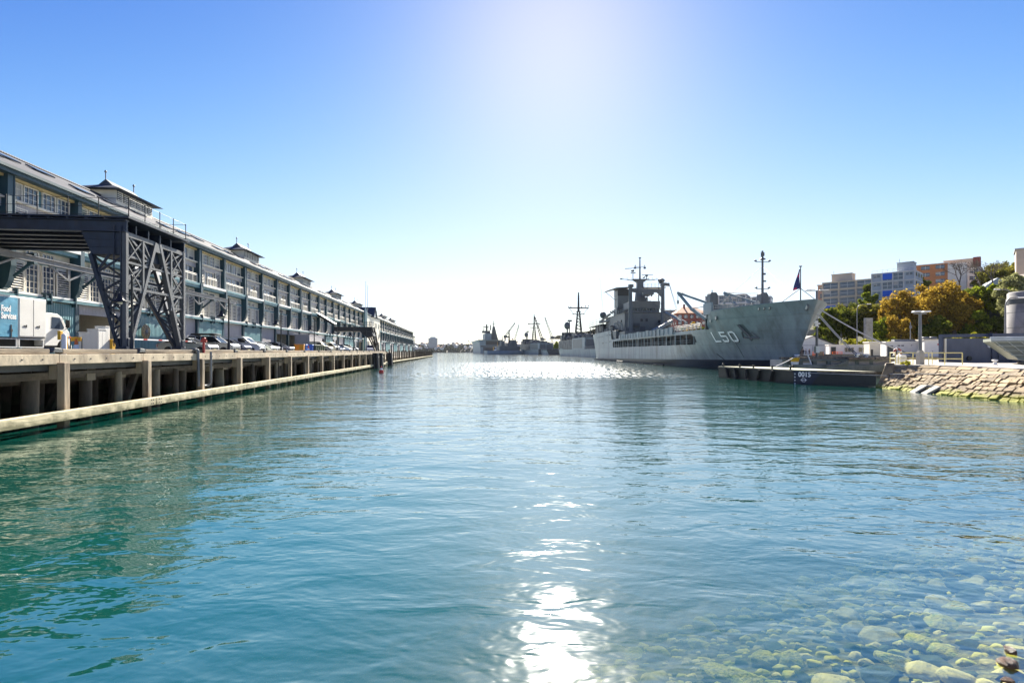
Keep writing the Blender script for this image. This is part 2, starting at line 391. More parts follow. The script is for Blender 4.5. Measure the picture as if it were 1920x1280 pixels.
stm = [mat('yellow green stone', (.64,.60,.15), .85, 0, .3, 2.5, dark=(.22,.30,.05), thr=(.48,.66), bump=.8, bscale=7),
       mat('pale sandstone', (.66,.60,.34), .85, 0, .2, 3, dark=(.22,.22,.10), thr=(.5,.7), bump=.4),
       mat('dark weedy stone', (.07,.10,.03), .9, 0, .4, 3, dark=(.03,.05,.015), bump=.6)]
def stone_mesh(seed, n=22):
    n = n if seed < 2 else 15
    rr = random.Random(seed); bm = bmesh.new()
    for k in range(n):
        v = Vector((rr.gauss(0,1), rr.gauss(0,1), rr.gauss(0,1))).normalized()
        bm.verts.new((v.x, v.y*rr.uniform(.75,1), v.z*.62))
    bmesh.ops.convex_hull(bm, input=bm.verts)
    for v in [v for v in bm.verts if not v.link_faces]: bm.verts.remove(v)
    bmesh.ops.bevel(bm, geom=bm.edges, offset=.10 if seed < 2 else .045, segments=2 if seed < 2 else 1, affect='EDGES', clamp_overlap=True)
    me = bpy.data.meshes.new('stone'); bm.to_mesh(me); bm.free()
    for p in me.polygons: p.use_smooth = seed < 2
    return me
def stones():
    rr = random.Random(11); base = [stone_mesh(s) for s in range(6)]
    ms = []
    for k, me in enumerate(base):
        for q in range(3):
            c = me.copy(); c.materials.append(stm[q]); ms.append((c, q))
    placed = []; cnt = 0
    lab = ['yellow green stone lying under the clear shallow water near the shore',
           'pale sandstone lump lying under the clear shallow water near the shore',
           'dark weed covered stone under the clear shallow water near the shore']
    small = MB()
    for t in range(8000):
        y = rr.uniform(3.6, 13); x = rr.uniform(-2, 13)
        z = seabed_z(x, y)
        if z < -1.6 or z > .5 or (z > .05 and t % 2): continue
        big = cnt < 270 and t < 3200
        r = rr.uniform(.08, .25) if big else rr.uniform(.03, .10)
        if any((x-a)**2+(y-b)**2 < ((r+c)*.72)**2 for a, b, c in placed): continue
        if big:
            if z > .05 or (z + r*.4 > .03 and rr.random() < .9): continue
            placed.append((x, y, r)); cnt += 1
            me, q = ms[rr.randrange(len(ms))]
            if rr.random() < .4 and q == 2: me, q = ms[rr.randrange(6)*3]
            o = link('sea_stone', me); o.location = (x, y, z+.05); o.scale = (r*rr.uniform(1,1.5), r, r*.8)
            o.rotation_euler = (rr.uniform(-.2,.2), rr.uniform(-.2,.2), rr.uniform(0, 6.28))
            tag(o, lab[q], 'stone', ['yellow green stones under the water', 'pale stones under the water', 'weedy stones under the water'][q])
        else:
            placed.append((x, y, r)) if r > .07 else None
            bmv = base[rr.randrange(6)]; ca, sa = math.cos(t), math.sin(t)
            vs = [((v.co.x*ca-v.co.y*sa)*r*1.3+x, (v.co.x*sa+v.co.y*ca)*r+y, v.co.z*r+z+.02) for v in bmv.vertices]
            small.add(vs, [tuple(p.vertices) for p in bmv.polygons], rr.choice((0,0,1,2)), True)
    # the few that break the surface at the corner of the shore
    tag(small.build('seabed_pebbles', stm, fix=False), 'small stones and pebbles scattered over the shallow sea bed', 'pebbles', kind='stuff')
    wm = mat('wet brown rock', (.13,.075,.05), .3, 0, .35, 4, dark=(.04,.03,.025), bump=.6); wet = [base[k].copy() for k in (1,3,4)]
    for m_ in wet: m_.materials.append(wm)
    for i, (x, y, r, q) in enumerate([(4.74,4.90,.085,1), (4.98,5.12,.06,1), (4.50,4.64,.05,2)]):
        o = link('shore_rock', wet[i])
        o.location = (x, y, .02); o.scale = (r*1.3, r, r); o.rotation_euler = (0,0,i*1.3)
        tag(o, ['brown wet rock breaking the surface at the shore, largest of three', 'small brown rock breaking the surface beside the largest one', 'dark wet rock just breaking the surface, closest to the viewer'][i], 'rock')
stones()
# ================================================================ finger wharf: deck, fender timbers, piles
EX = WL(-15.9, 0)[0]                        # wharf edge in the wharf's turned axes (x across, y along)
def wy(v, Y): return WL(v, Y)[1]
Y0, Y1, Y2 = -6.0, 113.0, 331.0             # near end, end of the high apron, end of the low boardwalk (metres along)
DZ = 2.8
wharf = thing('timber_wharf', 'long weathered timber wharf on piles with heavy fender beams along the left of the water', 'wharf', (0,0,0), TH)
b = MB(); b.box(EX-48, EX-.32, Y0, Y1, 2.25, DZ)
b.build('deck', M['asphalt'], wharf)
b = MB(); b.box(EX-48, EX-1.7, Y1+.01, Y2, .95, 1.35)
b.build('boardwalk', M['timber'], wharf)
b = MB(); b.box(EX-48, EX-6, Y1+.012, Y2-6, 1.36, DZ)     # the apron under the far half of the shed
b.build('inner_apron', M['concrete'], wharf)
post_y = [wy(-15.9, 20.3 + 5.42*k) for k in range(-5, 17)]
post_y = [p for p in post_y if Y0 < p < Y1]
b = MB()
ys = [Y0] + post_y + [Y1]
for p, q in zip(ys[:-1], ys[1:]):
    b.box(EX-.31, EX+.02, p+.004, q-.004, 2.50+random.uniform(-.01,.01), 2.90+random.uniform(-.01,.01))
    for t in (.15,.32,.5,.68,.85): b.tube((EX+.018, p+(q-p)*t, 2.7), (EX+.035, p+(q-p)*t, 2.7), .035, n=6, mi=1)
b.build('fascia_beam', [M['timberpale'], M['black']], wharf, bevel=.02)
for p, q in zip(ys[:-1], ys[1:]):
    k = MB(); h = 3.11 + random.uniform(-.02, .02)
    k.box(EX-.42, EX-.10, p+.35, q-.30, 2.905, h)
    k.prism([(p-.22, 2.96), (p+.33, 2.96), (p+.25, h+.03), (p-.12, h+.06)], EX-.45, EX-.06, 'x', 1)
    for t in (.2,.5,.8): k.box(EX-.40, EX-.12, p+(q-p)*t-.15, p+(q-p)*t+.15, 2.81, 2.90)
    k.build('kerb_beam', [M['timber'], M['navydark']], wharf, bevel=.03)
for p in post_y:
    k = MB(); k.box(EX+.03, EX+.31, p-.15, p+.15, -1.2, 2.56); k.box(EX-.30, EX+.028, p-.10, p+.10, 1.9, 2.45)
    k.build('fender_post', M['fenderpost'], wharf, bevel=.02)
wal = [Y0] + post_y[::2] + [Y1]
for p, q in zip(wal[:-1], wal[1:]):
    k = MB(); k.box(EX+.32, EX+.62, p+.012, q-.012, .33, .70)
    for yy in (p+.25, p+.42, q-.25, q-.42):
        for z in (.43,.60): k.tube((EX+.62, yy, z), (EX+.632, yy, z), .032, n=6, mi=1)
    k.build('waler', [M['waler'], M['black']], wharf, bevel=.025)
k = MB(); k.box(EX-1.35, EX-1.05, Y1, Y2, .33, .66); k.build('waler', M['waler'], wharf)
rr = random.Random(3)
npile = 0; rest = MB()
yy = Y0 + 1.2
while yy < 112:
    for row, xr in enumerate((EX-1.2, EX-3.6, EX-6.4, EX-9.5)):
        x = xr + rr.uniform(-.25,.25); y = yy + rr.uniform(-.4,.4) + (1.3 if row % 2 else 0)
        r = rr.uniform(.22,.34); big = row == 0
        k = MB() if (npile < 98 and row < 2) else rest
        lean = rr.uniform(-.06,.06)
        k.tube((x, y, -2), (x+lean, y+lean*2, 2.05 if big else 2.24), r*1.05, r, 12, 0 if (rr.random() < .55 or row) else 1)
        if big and rr.random() < .5: k.box(x-r*1.15, x+r*1.15, y-r*1.15, y+r*1.15, 1.7, 2.24, 1)
        if rr.random() < .3 and row < 2: k.bar((x, y+.5, -.3), (x-.5, y+2.6, 2.0), .26, .3, 0)
        if k is not rest: k.build('pile', [M['pile'], M['pileconc']], wharf); npile += 1
    if rr.random() < .55:
        k = MB() if npile < 98 else rest; x, y = EX-.75, yy+1.6+rr.uniform(-.3,.3); k.tube((x, y, -2), (x-.05, y+.1, 2.05), .17, .15, 10, 0 if rr.random() < .6 else 1)
        if k is not rest: k.build('pile', [M['pile'], M['pileconc']], wharf); npile += 1
    yy += 2.71
tag(rest.build('pile', [M['pile'], M['pileconc']], wharf), kind='stuff')
k = MB()
for xr, z in ((EX-1.0, 2.0), (EX-2.4, 1.75), (EX-6.1, 1.95)):
    k.box(xr-.14, xr+.14, Y0, Y1-.2, z-.14, z+.14)
k.box(EX-.75, EX-.60, Y0, Y1-.2, 2.02, 2.16)
k.build('brace_rail', M['pile'], wharf)
k = MB(); k.box(EX-13, EX-12.7, Y0, Y1-.1, -2, 2.24); k.build('dark_backing', M['pile'], wharf)  # added backing that keeps the view between the piles dark
# low boardwalk posts with dark tops
low = []
y = Y1 + 2
while y < Y2 - 1:
    k = MB(); x = EX-1.45 + rr.uniform(-.05,.05)
    k.tube((x, y, -2), (x, y, rr.uniform(3.0,3.5)), .2, .19, 8, 0)
    k.build('mooring_post', M['pile'], wharf); y += 4.4
for yq in (wy(-15.5, 91.5), wy(-15.5, 96.5), wy(-15.5, 110)):
    k = MB()
    for dx in (0,.55):
        for dy in (-.5,0,.5): k.tube((EX+.75+dx, yq+dy*1.1, -2), (EX+.62+dx*.8, yq+dy, 2.75), .3, .27, 9)
    k.box(EX+.4, EX+1.4, yq-.85, yq+.85, 1.9, 2.2)
    tag(k.build('dolphin', M['black'], None, (0,0,0), TH), ['dark timber dolphin of clustered piles at the wharf edge, nearer of a close pair', 'dark timber dolphin of clustered piles at the wharf edge, farther of a close pair', 'dark timber dolphin of clustered piles where the high wharf apron ends'][(yq > wy(-15.5,93)) + (yq > wy(-15.5,100))], 'dolphin', 'pile dolphins along the wharf')

# ================================================================ the long shed on the wharf
FX = WL(-29.5, 0)[0]                        # facade plane
BAY = 6.1*math.sqrt(1+K*K)
YC0 = wy(-29.5, 57.7) - 5*BAY               # first column
NB = 49
shed = thing('wharf_building', 'very long three storey timber wharf shed with teal posts, louvred shutters and a grey roof', 'building', (0,0,0), TH)
YA, YB = YC0 - 2*BAY, YC0 + (NB-1)*BAY
PAV0, PAV1 = wy(-29.5,157), wy(-29.5,187)   # central pavilion
bays = [(YA + i*BAY) for i in range(int(round((YB-YA)/BAY)))]
def pav(y): return PAV0-1 < y+BAY/2 < PAV1+1
# wall sheets: upper floors solid behind the windows, ground floor with real openings
openg = {4, 11, 12, 13, 22, 23}             # bays with an open garage
b = MB()
b.box(FX-14.6, FX-.35, YA, YB, 6.8, 15.3)
for i, y in enumerate(bays):
    if i in openg:
        b.box(FX-8, FX-7.7, y, y+BAY, DZ, 6.79, 1)
        b.box(FX-7.7, FX-.35, y-.06, y+.06, DZ, 6.79, 1); b.box(FX-7.7, FX-.35, y+BAY-.06, y+BAY+.06, DZ, 6.79, 1)
        b.box(FX-.35, FX-.12, y, y+BAY, 5.9, 6.79, 2)
    else:
        b.box(FX-.65, FX-.35, y, y+BAY, DZ, 6.79, 0)
b.box(FX-14.6, FX-14.3, YA, YB, DZ, 6.79)
b.box(FX-14.29, FX-.36, YA-.3, YA, DZ, 15.2); b.box(FX-14.29, FX-.36, YB, YB+.3, DZ, 15.2)
b.build('wall', [M['cream'], M['cream'], M['greypanel']], shed)
# roof
RZ0, RZ1, RW = 14.95, 18.95, 7.2
def roofpt(u, y, d=0): return (FX+.55-u*RW*1.076, y, RZ0 + u*(RZ1-RZ0) + d)
b = MB()
b.prism([(FX+.55, RZ0), (FX+.55-RW*1.076, RZ1), (FX+.55-RW*2.152, RZ0), (FX+.55-RW*2.152, RZ0-.12), (FX+.55-RW*1.076, RZ1-.14), (FX+.55, RZ0-.12)], YA-.6, YB+.6, 'y')
b.tube((FX+.55-RW*1.076, YA-.6, RZ1+.02), (FX+.55-RW*1.076, YB+.6, RZ1+.02), .12, n=6)
roof = b.build('roof', M['rooftin'], shed)
b = MB(); b.box(FX+.551, FX+.72, YA-.6, YB+.6, RZ0-.17, RZ0+.02); b.box(FX-.1, FX+.55, YA-.6, YB+.6, RZ0-.42, RZ0-.14)
b.build('gutter', M['tealdark'], shed)
b = MB(); b.box(FX-.349, FX+.0, YA, YB, 14.36, 14.52, 0); b.build('eave_trim', M['yellow'] if 0 else mat('ochre eave trim', (.5,.38,.18), .6), shed)
# skylights, long and lying down the slope in pairs
sk = MB(); fr_ = []
def skylight_mesh():
    k = MB(); s = math.hypot(RW*1.076, RZ1-RZ0)
    k.box(-.45, .45, -.95, .95, .0, .10, 1); k.box(-.38, .38, -.88, .88, .10, .115, 0)
    return k.mesh('skylight', [M['glass'], M['roofslate']])
skm = skylight_mesh(); ang = math.atan2(RZ1-RZ0, RW*1.076)
nsk = 0
for i, y in enumerate(bays):
    for q, u in ((.28,.42), (.72,.55)) if i % 2 else ((.3,.58), (.7,.40)):
        if nsk >= 98: break
        o = link('skylight', skm, roof); p = roofpt(u, y+q*BAY, .06)
        o.location = p; o.rotation_euler = (0, ang, 0); nsk += 1
b = MB(); b.box(FX-.349, FX-.338, YA, YB, 13.11, 14.35); b.build('window_band', M['tealplain'], shed)
# columns
def pil(y0):
    k = MB()
    k.box(FX-.345, FX+.26, y0-.20, y0+.20, 10.7, 14.5, 0)
    k.prism([(FX-.345, 10.69), (FX+.45, 10.69), (FX+.45, 8.6), (FX+.28, 7.6), (FX+.05, 7.15), (FX-.345, 7.0)], y0-.21, y0+.21, 'y', 0)
    k.box(FX-.345, FX+.06, y0-.2, y0+.2, DZ, 6.98, 0)
    return k
for i in range(len(bays)+1):
    y = YA + i*BAY
    if PAV0+2 < y < PAV1-2: continue
    k = pil(y)
    if i % 2 == 1:
        k.tube((FX+.24, y+.30, 8.4), (FX+.24, y+.30, 14.6), .06, n=6); k.bar((FX+.24, y+.30, 14.55), (FX+.62, y+.30, 14.85), .1)
    k.build('post', [M['tealdark']], shed)
# floor bands
b = MB(); b.box(FX-.34, FX+.06, YA, YB, 12.96, 13.10, 0); b.build('sill_band', M['cream'], shed)
for part_ in (0, 1):
  b = MB()
  for i, y in enumerate(bays):
    if pav(y) or (y > PAV0) != bool(part_): continue
    b.box(FX-.34, FX+.38+.1*(i % 2 == 1), y+.23, y+BAY-.23, 10.40, 10.66, 0 if i % 2 == 1 else 1)
    b.box(FX-.34, FX+.3, y+.23, y+BAY-.23, 10.12, 10.395, 1)
  b.build('floor_band', [M['white'], M['tealplain']], shed)
b = MB(); b.box(FX-.34, FX+.14, YA, YB, 6.86, 6.99, 0); b.box(FX-.34, FX+.1, YA, YB, 6.80, 6.855, 1); b.box(FX+.06, FX+.30, YA, YB, 6.62, 6.795, 1); b.build('ground_band', [M['white'], M['tealplain']], shed)
for part_ in (0, 1):
  b = MB(); b_ = MB()
  for i, y in enumerate(bays):
    if pav(y) or (y > PAV0) != bool(part_): continue
    b.box(FX-.347, FX-.14, y+.18, y+BAY-.18, 12.42, 12.955, 0)
    b_.box(FX-.347, FX-.15, y+.22, y+BAY-.22, 9.16, 9.34, 0)
  b.build('header_panel', M['greypanel'], shed); b_.build('transom_band', M['tealplain'], shed)

# windows: glass + frame; shutters; rails (shared meshes, plane x = 0 looking +x, centred on y, base z = 0)
def win_mesh(wd, h, nx_, nz_, blind=False, fw=.07):
    g = MB(); g.box(-.05, 0, -wd/2+fw, wd/2-fw, fw, h-fw, 0)
    if blind: g.box(.003, .02, -wd/2+fw, wd/2-fw, h*.3, h-fw, 1)
    f = MB()
    f.box(-.05, .07, -wd/2, wd/2, 0, fw-.001); f.box(-.05, .07, -wd/2, wd/2, h-fw+.001, h)
    f.box(-.05, .068, -wd/2, -wd/2+fw-.001, fw, h-fw); f.box(-.05, .068, wd/2-fw+.001, wd/2, fw, h-fw)
    for i in range(1, nx_): y = -wd/2 + wd*i/nx_; f.box(.004, .04, y-.018, y+.018, fw, h-fw)
    for i in range(1, nz_): z = h*i/nz_; f.box(.004, .036, -wd/2+fw, wd/2-fw, z-.018, z+.018)
    return (g.mesh('window', [M['glass'], M['blind']]), f.mesh('window_frame', M['louvre']))
def shut_mesh(wd, h):
    f = MB(); fw = .08
    f.box(0, .07, -wd/2, wd/2, 0, fw); f.box(0, .07, -wd/2, wd/2, h-fw, h)
    f.box(0, .069, -wd/2, -wd/2+fw, fw, h-fw); f.box(0, .069, wd/2-fw, wd/2, fw, h-fw)
    f.box(-.06, -.05, -wd/2+.02, wd/2-.02, .02, h-.02, 1)
    n = int(h/.17)
    for i in range(n):
        z = fw + (h-2*fw)*(i+.5)/n
        f.add([(-.03,-wd/2+fw,z+.05),(.06,-wd/2+fw,z-.03),(.06,wd/2-fw,z-.03),(-.03,wd/2-fw,z+.05),
               (-.03,-wd/2+fw,z+.075),(.06,-wd/2+fw,z-.005),(.06,wd/2-fw,z-.005),(-.03,wd/2-fw,z+.075)],
              [(0,1,2,3),(7,6,5,4),(0,4,5,1),(1,5,6,2),(2,6,7,3),(3,7,4,0)], 0)
    return f.mesh('shutter', [M['louvre'], M['glassdark']])
def rail_mesh(wd):
    f = MB()
    for z in (1.0,.86): f.tube((.0,-wd/2,z), (.0,wd/2,z), .035, n=6)
    f.box(-.02,.02,-wd/2,wd/2,.06,.11)
    n = max(3, int(wd/.9))
    for i in range(n+1): y = -wd/2+wd*i/n; f.box(-.025,.025,y-.025,y+.025,0,1.0)
    for i in range(int(wd/.14)): y = -wd/2+.14*i+.07; f.box(-.006,.006,y-.006,y+.006,.1,.86)
    return f.mesh('balcony_rail', M['louvre'])
wmA = win_mesh(1.22, 1.24, 3, 3); wmA2 = win_mesh(1.22, 1.24, 3, 3, True); wmB2 = win_mesh(1.22, 1.24, 2, 1, True); wlow2 = win_mesh(1.12, 2.15, 3, 5, True); wmidB2 = win_mesh(5.0, 1.85, 4, 1, True, .10); wmB = win_mesh(1.22, 1.24, 2, 1); wmBb = win_mesh(1.22, 1.24, 1, 1, True)
wmidA = win_mesh(2.3, 1.78, 3, 1, fw=.09); wmidB = win_mesh(5.0, 1.85, 4, 1, fw=.10)
wlow = win_mesh(1.12, 2.15, 3, 5); wtr = win_mesh(1.12, .62, 3, 1); wtr2 = win_mesh(1.30, .62, 1, 1, True)
shA = shut_mesh(1.35, 2.0); shL = shut_mesh(1.32, 2.15); shT = shut_mesh(1.32, .62); shU = shut_mesh(1.22, 1.24)
rlA, rlB = rail_mesh(2.3), rail_mesh(5.1)
far = {'window': MB(), 'shutter': MB()}
cntp = {'window': 0, 'shutter': 0}
def into(mb, me, loc, off):
    vs = [(v.co.x+loc[0], v.co.y+loc[1], v.co.z+loc[2]) for v in me.vertices]
    o = len(mb.v); mb.v += vs
    for p in me.polygons:
        mb.f.append([i+o for i in p.vertices]); mb.m.append(p.material_index+off); mb.s.append(False)
def put(kind, me, loc):
    if cntp[kind] < 99:
        cntp[kind] += 1
        if kind == 'window':
            o = link('window', me[0], shed, loc); link('window_frame', me[1], o)
        else: link('shutter', me, shed, loc)
    elif kind == 'window': into(far[kind], me[0], loc, 0); into(far[kind], me[1], loc, 2)
    else: into(far[kind], me, loc, 0)
doorm = None
for i, y in enumerate(bays):
    if pav(y): continue
    A = i % 2 == 1; c = y + BAY/2; g = rr.random
    # under the eave
    for q, dy in enumerate((-2.13, -.78, .78, 2.13)):
        loc = (FX-.30, c+dy, 13.11)
        if A: put('window', wmA2 if g() < .25 else wmA, loc)
        elif q in (0, 3): put('shutter', shU, loc) if i < 6 else put('window', wmBb, loc)
        else: put('window', wmB2 if g() < .3 else wmB, loc)
    # middle floor
    if A:
        put('window', wmidA, (FX-.30, c, 10.66)); put('shutter', shA, (FX-.16, c-1.95, 10.67)); put('shutter', shA, (FX-.16, c+1.95, 10.67))
        link('balcony_rail', rlA, shed, (FX+.12, c, 10.665))
    else:
        put('window', wmidB2 if g() < .3 else wmidB, (FX-.30, c, 10.66)); link('balcony_rail', rlB, shed, (FX+.14, c, 10.665))
    # lower floor
    for sgn in (-1, 1):
        put('window', wlow2 if g() < .3 else wlow, (FX-.29, c+sgn*.72, 7.0)); put('shutter', shL, (FX-.25, c+sgn*2.06, 7.0))
        put('window', wtr, (FX-.29, c+sgn*.72, 9.38))
        if not A and sgn > 0: put('shutter', shT, (FX-.25, c+2.06, 9.38))
tag(far['window'].build('window', [M['glass'], M['blind'], M['louvre']], shed), kind='stuff')
tag(far['shutter'].build('shutter', [M['louvre'], M['glassdark']], shed), kind='stuff')
# ground floor: teal sliding doors, grey boarded bays, open bays
ground = {2:'g', 3:'t', 5:'t', 6:'g', 7:'t', 8:'g', 9:'t', 10:'g', 14:'g', 15:'w'}
for i, y in enumerate(bays):
    if pav(y) or i in openg: continue
    kind = ground.get(i, 'twgt'[i % 4] if i > 15 else 'tg'[i % 2])
    y0, y1 = y+.22, y+BAY-.22
    if kind == 't':
        k = MB(); m_ = (y0+y1)/2
        k.box(FX-.10, FX+.02, y0, m_-.02, DZ+.05, 6.55, 0); k.box(FX-.10, FX+.02, m_+.02, y1, DZ+.05, 6.55, 0)
        for yy in (y0+.25, m_-.25, m_+.25, y1-.25): k.box(FX+.021, FX+.33, yy-.05, yy+.05, 6.35, 7.15, 1)
        k.build('sliding_door', [M['teal'], M['tealdark']], shed)
    elif kind == 'g':
        k = MB(); k.box(FX-.34, FX-.20, y0, y1, DZ, 6.6, 0); k.box(FX-.199, FX-.17, y0+.8, y0+2.0, DZ, 5.2, 1)
        k.build('boarded_panel', [M['greypanel'], M['greypanel']], shed)
    else:
        k = MB(); k.box(FX-.34, FX-.2, y0, y1, DZ, 6.6, 0); k.box(FX-.19, FX-.15, y0+.5, y0+2.2, DZ, 5.8, 1); k.box(FX-.19, FX-.15, y1-2.2, y1-.5, DZ, 5.8, 1)
        k.build('shopfront', [M['white'], M['glassdark']], shed)
# roof monitors
def monitor(y, ln=6.2):
    xr = FX+.55-RW*1.076; wd = 1.5; z0, z1 = 18.0, 19.65
    k = MB(); k.box(xr-wd, xr+wd, y-ln/2, y+ln/2, z0-1.2, z1)
    m_ = k.build('roof_monitor', M['cream'], shed)
    l = MB(); n = 6
    for i in range(n):
        a = y-ln/2 + ln*(i+.12)/n; e = y-ln/2 + ln*(i+.88)/n
        l.box(xr+wd+.002, xr+wd+.05, a, e, 18.55, z1-.1, 0)
        for q in range(5): l.box(xr+wd+.052, xr+wd+.085, a, e, 18.58+q*.2, 18.65+q*.2, 1)
    l.build('louvre', [M['navydark'], M['louvre']], m_)
    o = .8; h = MB()
    zt = z1+1.25
    pts = [(xr-wd-o, y-ln/2-o, z1-.1), (xr+wd+o, y-ln/2-o, z1-.1), (xr+wd+o, y+ln/2+o, z1-.1), (xr-wd-o, y+ln/2+o, z1-.1)]
    mid = [(xr-wd*.45, y-ln/2+.75, z1+.62), (xr+wd*.45, y-ln/2+.75, z1+.62), (xr+wd*.45, y+ln/2-.75, z1+.62), (xr-wd*.45, y+ln/2-.75, z1+.62)]
    top = [(xr, y-ln/2+.8, zt), (xr, y+ln/2-.8, zt)]
    h.add(pts+mid+top, [(0,1,5,4),(1,2,6,5),(2,3,7,6),(3,0,4,7),(4,5,8),(5,6,9,8),(6,7,9),(7,4,8,9),(3,2,1,0)])
    r_ = h.build('monitor_roof', M['roofslate'], m_)
    for t in top:
        f = MB(); f.tube(t, (t[0], t[1], t[2]+.9), .05, n=6); f.ball((t[0], t[1], t[2]+.75), .13, 8)
        f.build('finial', M['steelpale'], r_)
for v in (55.4, 86.6, 117.7, 149.0, 181.0, 211.5, 242.7, 274.0):
    monitor(wy(-36.7, v))
# central pavilion with a cross gable
pm = (PAV0+PAV1)/2
k = MB(); k.box(FX-.34, FX+.35, PAV0, PAV1, DZ, 14.6); k.build('pavilion_front', M['cream'], shed)
k = MB(); gx = FX+1.1
k.prism([(pm-3.2, 14.6), (pm+3.2, 14.6), (pm, 17.3)], FX-4.5, FX+.9, 'x', 0)
k.build('gable_wall', M['white'], shed)
k = MB()
k.prism([(pm-4.0, 14.3), (pm, 17.9), (pm, 17.6), (pm-3.7, 14.3)], FX-5, FX+1.3, 'x', 0)
k.prism([(pm+4.0, 14.3), (pm, 17.9), (pm, 17.6), (pm+3.7, 14.3)], FX-5, FX+1.3, 'x', 0)
k.build('gable_roof', M['roofslate'], shed)
for q in range(5):
    for z in (7.4, 11.0):
        if z > 10 and q == 2: continue
        o = link('window', wmidA[0], shed, (FX+.36, PAV0+3+q*6, z)); link('window_frame', wmidA[1], o)
k = MB()
for q in range(3): k.box(FX+.352, FX+.5, PAV0+2.5+q*10, PAV0+7.5+q*10, DZ, 6.2)
k.build('archway', M['glassdark'], shed)
k = MB(); k.box(FX-8, FX+.2, YB+.5, YB+14, DZ, 12.6, 0); k.box(FX-8.3, FX+.5, YB+.4, YB+14.3, 12.6, 12.9, 1)
for z in (3.4, 6.6, 9.8):
    for q in range(5): k.box(FX+.201, FX+.25, YB+1.4+q*2.5, YB+3.2+q*2.5, z, z+2.1, 2)
tag(k.build('end_pavilion', [M['tealdark'], M['roofslate'], M['glass']], None, (0,0,0), TH), 'low dark end block with a flat roof at the far tip of the wharf building', 'building')
# flag poles
for q, (v, Y, h, lb) in enumerate(((-28.3, 154, 24.0, 'tall slender white flagpole in front of the wharf shed beside the dark stair bridge'), (-33, 183, 26.5, 'white flagpole standing over the cross gable of the wharf shed'), (-33, 262, 23, 'thin white flagpole over the far roof of the wharf shed'))):
    p = wl(v, Y); k = MB(); z0 = DZ if q == 0 else 15.2
    k.tube((0,0,z0), (0,0,h), .14, .06, 8); k.ball((0,0,h), .12, 8)
    tag(k.build('flagpole', M['signwhite'], None, (p.x, p.y, 0)), lb, 'flagpole', 'flagpoles on the wharf')
# blue service tower beside the pavilion
p = wl(-28.6, 155.5); k = MB(); k.box(-.4,.4,-.45,.45,DZ,15.9,0); k.box(-.55,.55,-.6,.6,15.9,16.15,1)
tag(k.build('service_tower', [M['tealplain'], M['roofslate']], None, (p.x,p.y,0), TH), 'narrow blue grey service tower standing against the wharf shed before the gable', 'tower')
# monorail beam along the facade, with brackets and hanging V braces
mono = thing('monorail_beam', 'grey steel overhead rail on brackets running along the front of the wharf shed', 'overhead rail', (0,0,0), TH)
MX = FX+1.55; ym0, ym1 = YA, YC0+5.62*BAY+2.2
k = MB(); k.box(MX-.17, MX+.17, ym0, ym1, 9.20, 9.25); k.box(MX-.17, MX+.17, ym0, ym1, 8.86, 8.91); k.box(MX-.03, MX+.03, ym0, ym1, 8.911, 9.199)
k.build('beam', M['steelpale'], mono)
y = YA
while y < ym1:
    k = MB(); k.box(FX+.46, MX+.2, y-.09, y+.09, 9.26, 9.42); k.bar((FX+.46, y, 7.9), (MX, y, 8.85), .12, .16); k.box(MX-.22, MX+.22, y-.14, y+.14, 8.7, 8.855)
    k.build('bracket', M['tealdark'], mono)
    k = MB(); m_ = y+BAY/2
    if m_+1.8 < ym1:
        k.bar((MX, m_-1.7, 8.85), (MX, m_, 8.05), .12, .12); k.bar((MX, m_+1.7, 8.85), (MX, m_, 8.05), .12, .12); k.box(MX-.06, MX+.06, m_-.07, m_+.07, 8.03, 8.85)
        k.build('brace', M['steelpale'], mono)
    y += BAY
# ================================================================ things on the wharf apron
def on(v, Y): p = wl(v, Y, DZ); return (p.x, p.y, DZ)
def lattice(b, P, Q, n, w, mi=0, hor=True):
    """bracing between two members P=(p0,p1), Q=(q0,q1)"""
    for i in range(n):
        a = Vector(P[0]).lerp(Vector(P[1]), i/n); a2 = Vector(P[0]).lerp(Vector(P[1]), (i+1)/n)
        c = Vector(Q[0]).lerp(Vector(Q[1]), i/n); c2 = Vector(Q[0]).lerp(Vector(Q[1]), (i+1)/n)
        if i % 2: b.bar(a, c2, w, w, mi)
        else: b.bar(c, a2, w, w, mi)
        if hor: b.bar(a2, c2, w, w, mi)
# ---------------- steel gantry: platform from the shed out to two pointed lattice legs
g0 = wl(-18.45, 28.2)
gan = thing('gantry', 'dark blue steel gantry bridge standing on two pointed lattice legs at the wharf edge', 'gantry', (g0.x, g0.y, 0), TH)
LN = 5.9                                     # length along the wharf; local x = across (0 at the legs' face), y = along
W0 = -11.0                                   # reaches back to the shed
b = MB()
b.box(W0, .35, -.25, LN+.25, 10.30, 10.40)
b.build('platform', M['steeldark'], gan)
b = MB()
for y in (0, LN):
    b.box(W0, .12, y-.05, y+.05, 9.62, 10.18); b.box(W0, .12, y-.2, y+.2, 10.181, 10.23); b.box(W0, .12, y-.2, y+.2, 9.57, 9.619)
for q in range(1, 5):
    y = LN*q/5; b.box(W0, -.1, y-.06, y+.06, 9.60, 10.17, 0); b.box(W0, -.1, y-.14, y+.14, 9.55, 9.599, 1)
x = W0 + .6
while x < 0: b.box(x-.06, x+.06, -.2, LN+.2, 10.231, 10.298); x += .95
b.build('girder', [M['steeldark'], M['gantrysunlit']], gan)
b = MB()   # hopper box behind the legs' tops and the plated near face
b.prism([(-2.15,9.56),(-.10,9.56),(-.10,8.35),(-1.62,8.35)], .35, LN-.35, 'y')
for z in (8.9, 9.3): b.box(-1.9, -.1, .30, .349, z-.02, z+.02, 0)
b.build('hopper', M['steeldark'], gan)
b = MB(); b.prism([(-2.2,9.565),(.02,9.565),(.02,8.33),(-1.66,8.33)], -.06, .06, 'y')
